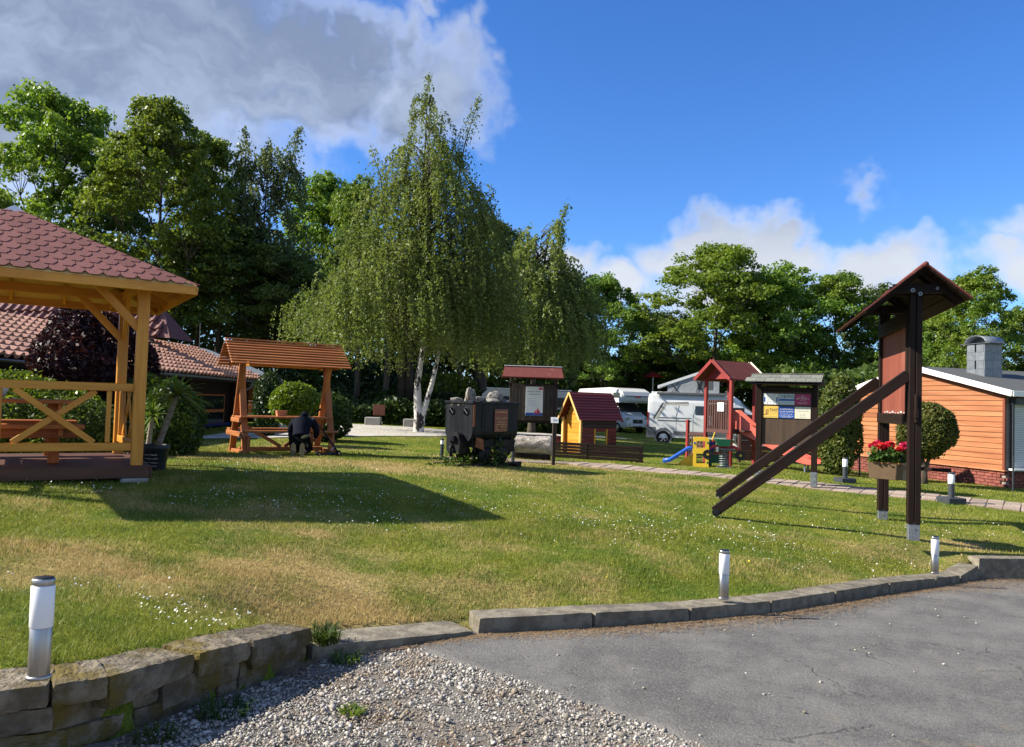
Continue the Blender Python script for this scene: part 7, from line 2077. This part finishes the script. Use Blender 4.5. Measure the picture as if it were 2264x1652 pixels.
# camper van with pop-up roof: X forward, camera sees its right... near side is -Y
v0 = base(1468, 982, 40.0)
va = R(-14)
van = thing('camper_van', 'white panel camper van with raised pop-up roof behind the play tower', 'camper van', v0, va)
def rsec(x, zb, zt, hw, tum=.10, r=.12):
    """van cross-section with tumblehome and rounded roof edges"""
    h_ = zt - zb
    right = [(-hw * .97, zb), (-hw, zb + h_ * .18), (-hw, zb + h_ * .45), (-hw + tum * .45, zt - h_ * .20), (-hw + tum, zt - r), (-hw + tum + r * .35, zt - r * .3), (-hw + tum + r, zt)]
    pts = right + [(-y, z) for y, z in right[::-1]]
    return [(x, y, z) for y, z in pts]
X0 = -.80                                     # rear wheel at 0
secs = [rsec(X0, .42, 2.40, .98, .17), rsec(X0 + .06, .38, 2.56, 1.02, .15), rsec(X0 + .25, .38, 2.60, 1.025, .13), rsec(2.9, .36, 2.60, 1.025, .13), rsec(3.45, .36, 2.52, 1.02, .16, .16), rsec(3.75, .36, 2.30, 1.02, .20, .2),
        rsec(4.35, .36, 1.75, 1.01, .16, .2), rsec(4.55, .36, 1.42, 1.00, .08, .14), rsec(5.0, .36, 1.20, .98, .06, .12), rsec(5.18, .40, .95, .92, .05, .1)]
body_v = loft(secs, 'vehicle_white', 'body', van, False)
for p_ in body_v.data.polygons: p_.use_smooth = False
for x in (0, 3.9):
    for sy in (-1, 1): wheel(van, x, sy * .93, .36, sy)
    for sy in (-1, 1):
        mb = MB(); mb.lathe([(.37, 0), (.45, 0), (.45, .03), (.37, .03)], 28, ring=True); mb.obj('wheel_arch', 'vehicle_grey', van, Matrix.Translation((x, sy * 1.02, .40)) @ Matrix.Rotation(R(90), 4, 'X'))
mb = MB(); mb.prism([(-1.03, .34), (1.03, .34), (1.03, .88), (-1.03, .88)], 'x', X0 - .05, X0 + .42); mb.obj('rear_bumper', 'vehicle_grey', van)
for (xa_, xb_, za_, zb_, m_, nm) in [(.48, 3.4, .52, .70, 'vehicle_grey', 'side_moulding'), (1.55, 2.55, 1.38, 2.0, 'van_window', 'side_window'), (-.30, 1.35, 1.20, 1.25, 'vehicle_grey', 'stripe'), (-.25, 1.35, 1.35, 1.39, 'vehicle_grey', 'stripe')]:
    box(nm, van, ((xa_ + xb_) / 2, -1.022 + (.05 if zb_ > 1.5 else 0) * .6, (za_ + zb_) / 2), (xb_ - xa_, .03, zb_ - za_), m_, rot=(R(-2.2) if zb_ > 1.5 else 0, 0, 0), bev=.01)
for dx, m_, w_ in ((0, 'vehicle_grey', .10), (.17, 'beige_stripe', .16)):
    bar('stripe', van, (-.50 + dx, -1.032, 1.30), (-.05 + dx, -.975, 2.08), .012, w_, m_, up=(1, 0, 0) if False else (0, 0, 1)); bar('stripe', van, (-.05 + dx, -.978, 2.10 - dx * .2), (1.2, -.978, 2.16 - dx * .6), .012, w_ * .45, m_)
for x in (.62, 1.45, 2.62): box('panel_gap', van, (x, -1.024, 1.30), (.012, .012, 1.6), 'vehicle_grey', bev=.001)
box('tail_light', van, (X0 + .02, -1.0, 1.25), (.06, .07, .75), 'red_light'); box('tail_light', van, (X0 + .02, 1.0, 1.25), (.06, .07, .75), 'red_light')
box('rear_window', van, (X0 - .012, 0, 1.85), (.03, 1.3, .6), 'van_window')
mb = MB(); mb.add([(3.78, -.80, 2.24), (3.78, .80, 2.24), (4.36, .84, 1.72), (4.36, -.84, 1.72), (3.80, -.80, 2.27), (3.80, .80, 2.27), (4.38, .84, 1.75), (4.38, -.84, 1.75)], [(0, 1, 2, 3), (7, 6, 5, 4), (0, 4, 5, 1), (1, 5, 6, 2), (2, 6, 7, 3), (3, 7, 4, 0)]); mb.obj('windscreen', 'van_window', van)
box('cab_window', van, (3.55, -1.0, 1.72), (.75, .03, .5), 'van_window')
box('awning', van, (1.45, -.98, 2.60), (3.6, .16, .13), 'vehicle_grey', bev=.02)
box('roof_box', van, (-.2, 0, 2.64), (.9, 1.3, .09), 'vehicle_white', bev=.03)
# pop-up roof: lid hinged low at the rear, canvas below
hl0, hl1 = (-.35, 2.86), (2.75, 3.98)
mb = MB()
mb.add([(hl0[0], -.72, hl0[1]), (hl1[0], -.72, hl1[1]), (hl1[0], .72, hl1[1]), (hl0[0], .72, hl0[1]), (hl0[0], -.72, hl0[1] + .14), (hl1[0], -.72, hl1[1] + .14), (hl1[0], .72, hl1[1] + .14), (hl0[0], .72, hl0[1] + .14)],
       [(3, 2, 1, 0), (4, 5, 6, 7), (0, 1, 5, 4), (2, 3, 7, 6), (1, 2, 6, 5), (3, 0, 4, 7)]); mb.obj('roof_lid', 'vehicle_white', van)
mb = MB(); mb.add([(.15, -.66, 2.60), (2.7, -.66, 2.60), (2.7, -.66, hl1[1]), (.15, -.66, 3.03), (.15, .66, 2.60), (2.7, .66, 2.60), (2.7, .66, hl1[1]), (.15, .66, 3.03)], [(0, 1, 2, 3), (7, 6, 5, 4), (0, 3, 7, 4), (1, 5, 6, 2)]); mb.obj('canvas', 'canvas_grey', van)
box('canvas_window', van, (2.0, -.667, 3.15), (.75, .01, .62), 'vehicle_grey', bev=.002)
for x in (.35, 1.55):
    bar('strut', van, (x, -.69, 2.62), (x + .35, -.69, 3.1 + x * .25), .02, .03, 'black_iron'); bar('strut', van, (x + .4, -.69, 2.62), (x, -.69, 3.0 + x * .2), .02, .03, 'black_iron')

# alcove motorhome, nose towards the camera's right
m0 = base(1408, 951, 52)
moto = thing('alcove_motorhome', 'white alcove motorhome facing forward between playhouse and van', 'motorhome', m0, R(-62))
# X forward, origin below front bumper centre
mh = -1
mb = MB(); mb.prism([(-5.6, .45), (-1.55, .45), (-1.55, 2.05), (-.25, 2.05), (-.02, 2.20), (.04, 2.50), (-.18, 2.80), (-.75, 3.02), (-1.6, 3.08), (-5.6, 2.98)], 'y', -1.13, 1.13); bo = mb.obj('living_body', 'vehicle_white', moto)
def cs(x, zb, zt, hw, tum, r): return rsec(x, zb, zt, hw, tum, r)
loft([cs(-1.7, .42, 2.1, .98, .14, .1), cs(-1.35, .38, 2.05, 1.0, .20, .14), cs(-.62, .38, 1.38, 1.0, .08, .12), cs(-.10, .38, 1.16, .97, .06, .12), cs(.06, .42, .92, .90, .05, .1), cs(.10, .45, .75, .86, .04, .08)], 'vehicle_white', 'cab', moto, False)
mb = MB(); mb.add([(-1.30, -.76, 2.03), (-1.30, .76, 2.03), (-.66, .84, 1.42), (-.66, -.84, 1.42), (-1.27, -.76, 2.06), (-1.27, .76, 2.06), (-.62, .84, 1.45), (-.62, -.84, 1.45)], [(0, 1, 2, 3), (7, 6, 5, 4), (0, 4, 5, 1), (1, 5, 6, 2), (2, 6, 7, 3), (3, 7, 4, 0)]); mb.obj('windscreen', 'van_window', moto)
box('grille', moto, (.075, 0, .80), (.05, .82, .26), 'black_plastic', rot=(0, R(-6), 0), bev=.03)
mb = MB(); mb.lathe([(.06, 0), (.06, .012)], 16, sx=.5, sy=1.3); mb.obj('badge', 'ink_grey', moto, Matrix.Translation((.098, 0, .83)) @ Matrix.Rotation(R(90), 4, 'Y'))
for sy in (-1, 1):
    box('headlight', moto, (-.02, sy * .74, .96), (.16, .30, .20), 'alloy', bev=.05); box('cab_window', moto, (-1.05, sy * .985, 1.55), (.7, .03, .42), 'van_window'); box('mirror', moto, (-.75, sy * 1.16, 1.35), (.12, .2, .32), 'black_plastic', bev=.04)
    for x in (-.85, -4.2): wheel(moto, x, sy * .90, .35, sy)
    box('alcove_window', bo, (-.85, sy * 1.135, 2.55), (.75, .02, .36), 'van_window', bev=.06); box('side_window', bo, (-3.3, sy * 1.135, 2.0), (.9, .02, .55), 'van_window', bev=.06)
    box('fog_light', moto, (.09, sy * .68, .56), (.03, .22, .12), 'alloy')
box('number_plate', moto, (.115, -.1, .55), (.02, .52, .11), 'sign_white', bev=.002); box('lower_intake', moto, (.10, 0, .44), (.03, .8, .08), 'black_plastic')
bar('alcove_stripe', bo, (.045, -1.0, 2.50), (.045, 1.0, 2.50), .012, .06, 'toy_navy'); box('alcove_logo', bo, (.052, 0, 2.46), (.012, .5, .10), 'ink_red', bev=.002)

# white caravan standing behind the info board
k0 = base(1168, 955, 37)
kv = thing('caravan', 'white caravan mostly hidden behind the roofed info board', 'caravan', k0, R(3))
prof_ = [(-2.2, .42), (2.1, .42), (2.25, .75), (2.2, 1.5), (1.95, 1.92), (-2.0, 1.96), (-2.28, 1.7), (-2.3, .8)]
mb = MB(); mb.prism(prof_, 'y', -1.05, 1.05); kb = mb.obj('body', 'vehicle_white', kv)
for x in (-1.3, .1, 1.3): box('window', kb, (x, -1.06, 1.40), (.9, .03, .46), 'van_window', bev=.03)
bar('roof_rail', kv, (-2.1, -1.0, 1.99), (1.9, -1.0, 1.97), .08, .06, 'alloy'); box('skirt', kb, (0, -1.055, .52), (4.2, .02, .16), 'shutter')
for x in (-.4, .35):
    for sy in (-1, 1): wheel(kv, x, sy * .92, .32, sy)
bar('drawbar', kv, (2.2, 0, .45), (3.3, 0, .40), .10, .08, 'galvanised')
for x in (-1.9, 1.8): bar('corner_steady', kv, (x, -.8, -.05), (x, -.8, .44), .05, .05, 'galvanised', up=(0, 1, 0))

# white estate car parked behind the arbour
w0 = base(484, 935, 32.6)
wc = thing('white_car', 'white car with only its bonnet showing past the house corner', 'car', w0, R(2))
loft([rsec(1.75, .30, .62, .80, .06, .06), rsec(1.70, .25, .72, .84, .07, .06), rsec(1.3, .22, .86, .86, .06, .07), rsec(.75, .22, .95, .87, .05, .06), rsec(.1, .22, 1.38, .87, .24, .1), rsec(-.5, .22, 1.47, .87, .24, .1), rsec(-1.6, .22, 1.40, .86, .24, .1), rsec(-2.15, .25, .95, .84, .12, .1), rsec(-2.25, .35, .7, .8, .06, .06)], 'vehicle_white', 'body', wc, False)
for x in (1.05, -1.45):
    for sy in (-1, 1): wheel(wc, x, sy * .78, .30, sy, .18)
for sy in (-1, 1): box('side_window', wc, (-.55, sy * .76, 1.14), (1.9, .03, .34), 'van_window', rot=(sy * R(-24) * -1, 0, 0)); box('headlight', wc, (1.66, sy * .62, .62), (.14, .30, .12), 'alloy', bev=.03)

# red sunshade far behind, under the trees
u0 = base(1442, 905, 60)
um = thing('red_parasol', 'small red parasol far under the trees above the motorhome', 'parasol', u0)
tz = W(1442, 822, 60).z - u0.z
bar('pole', um, (0, 0, -.1), (0, 0, tz), .05, .05, 'alloy', up=(0, 1, 0))
mb = MB(); mb.lathe([(.02, tz), (.8, tz - .38), (.8, tz - .42), (.02, tz - .06)], 10); mb.obj('canopy', 'toy_red', um)
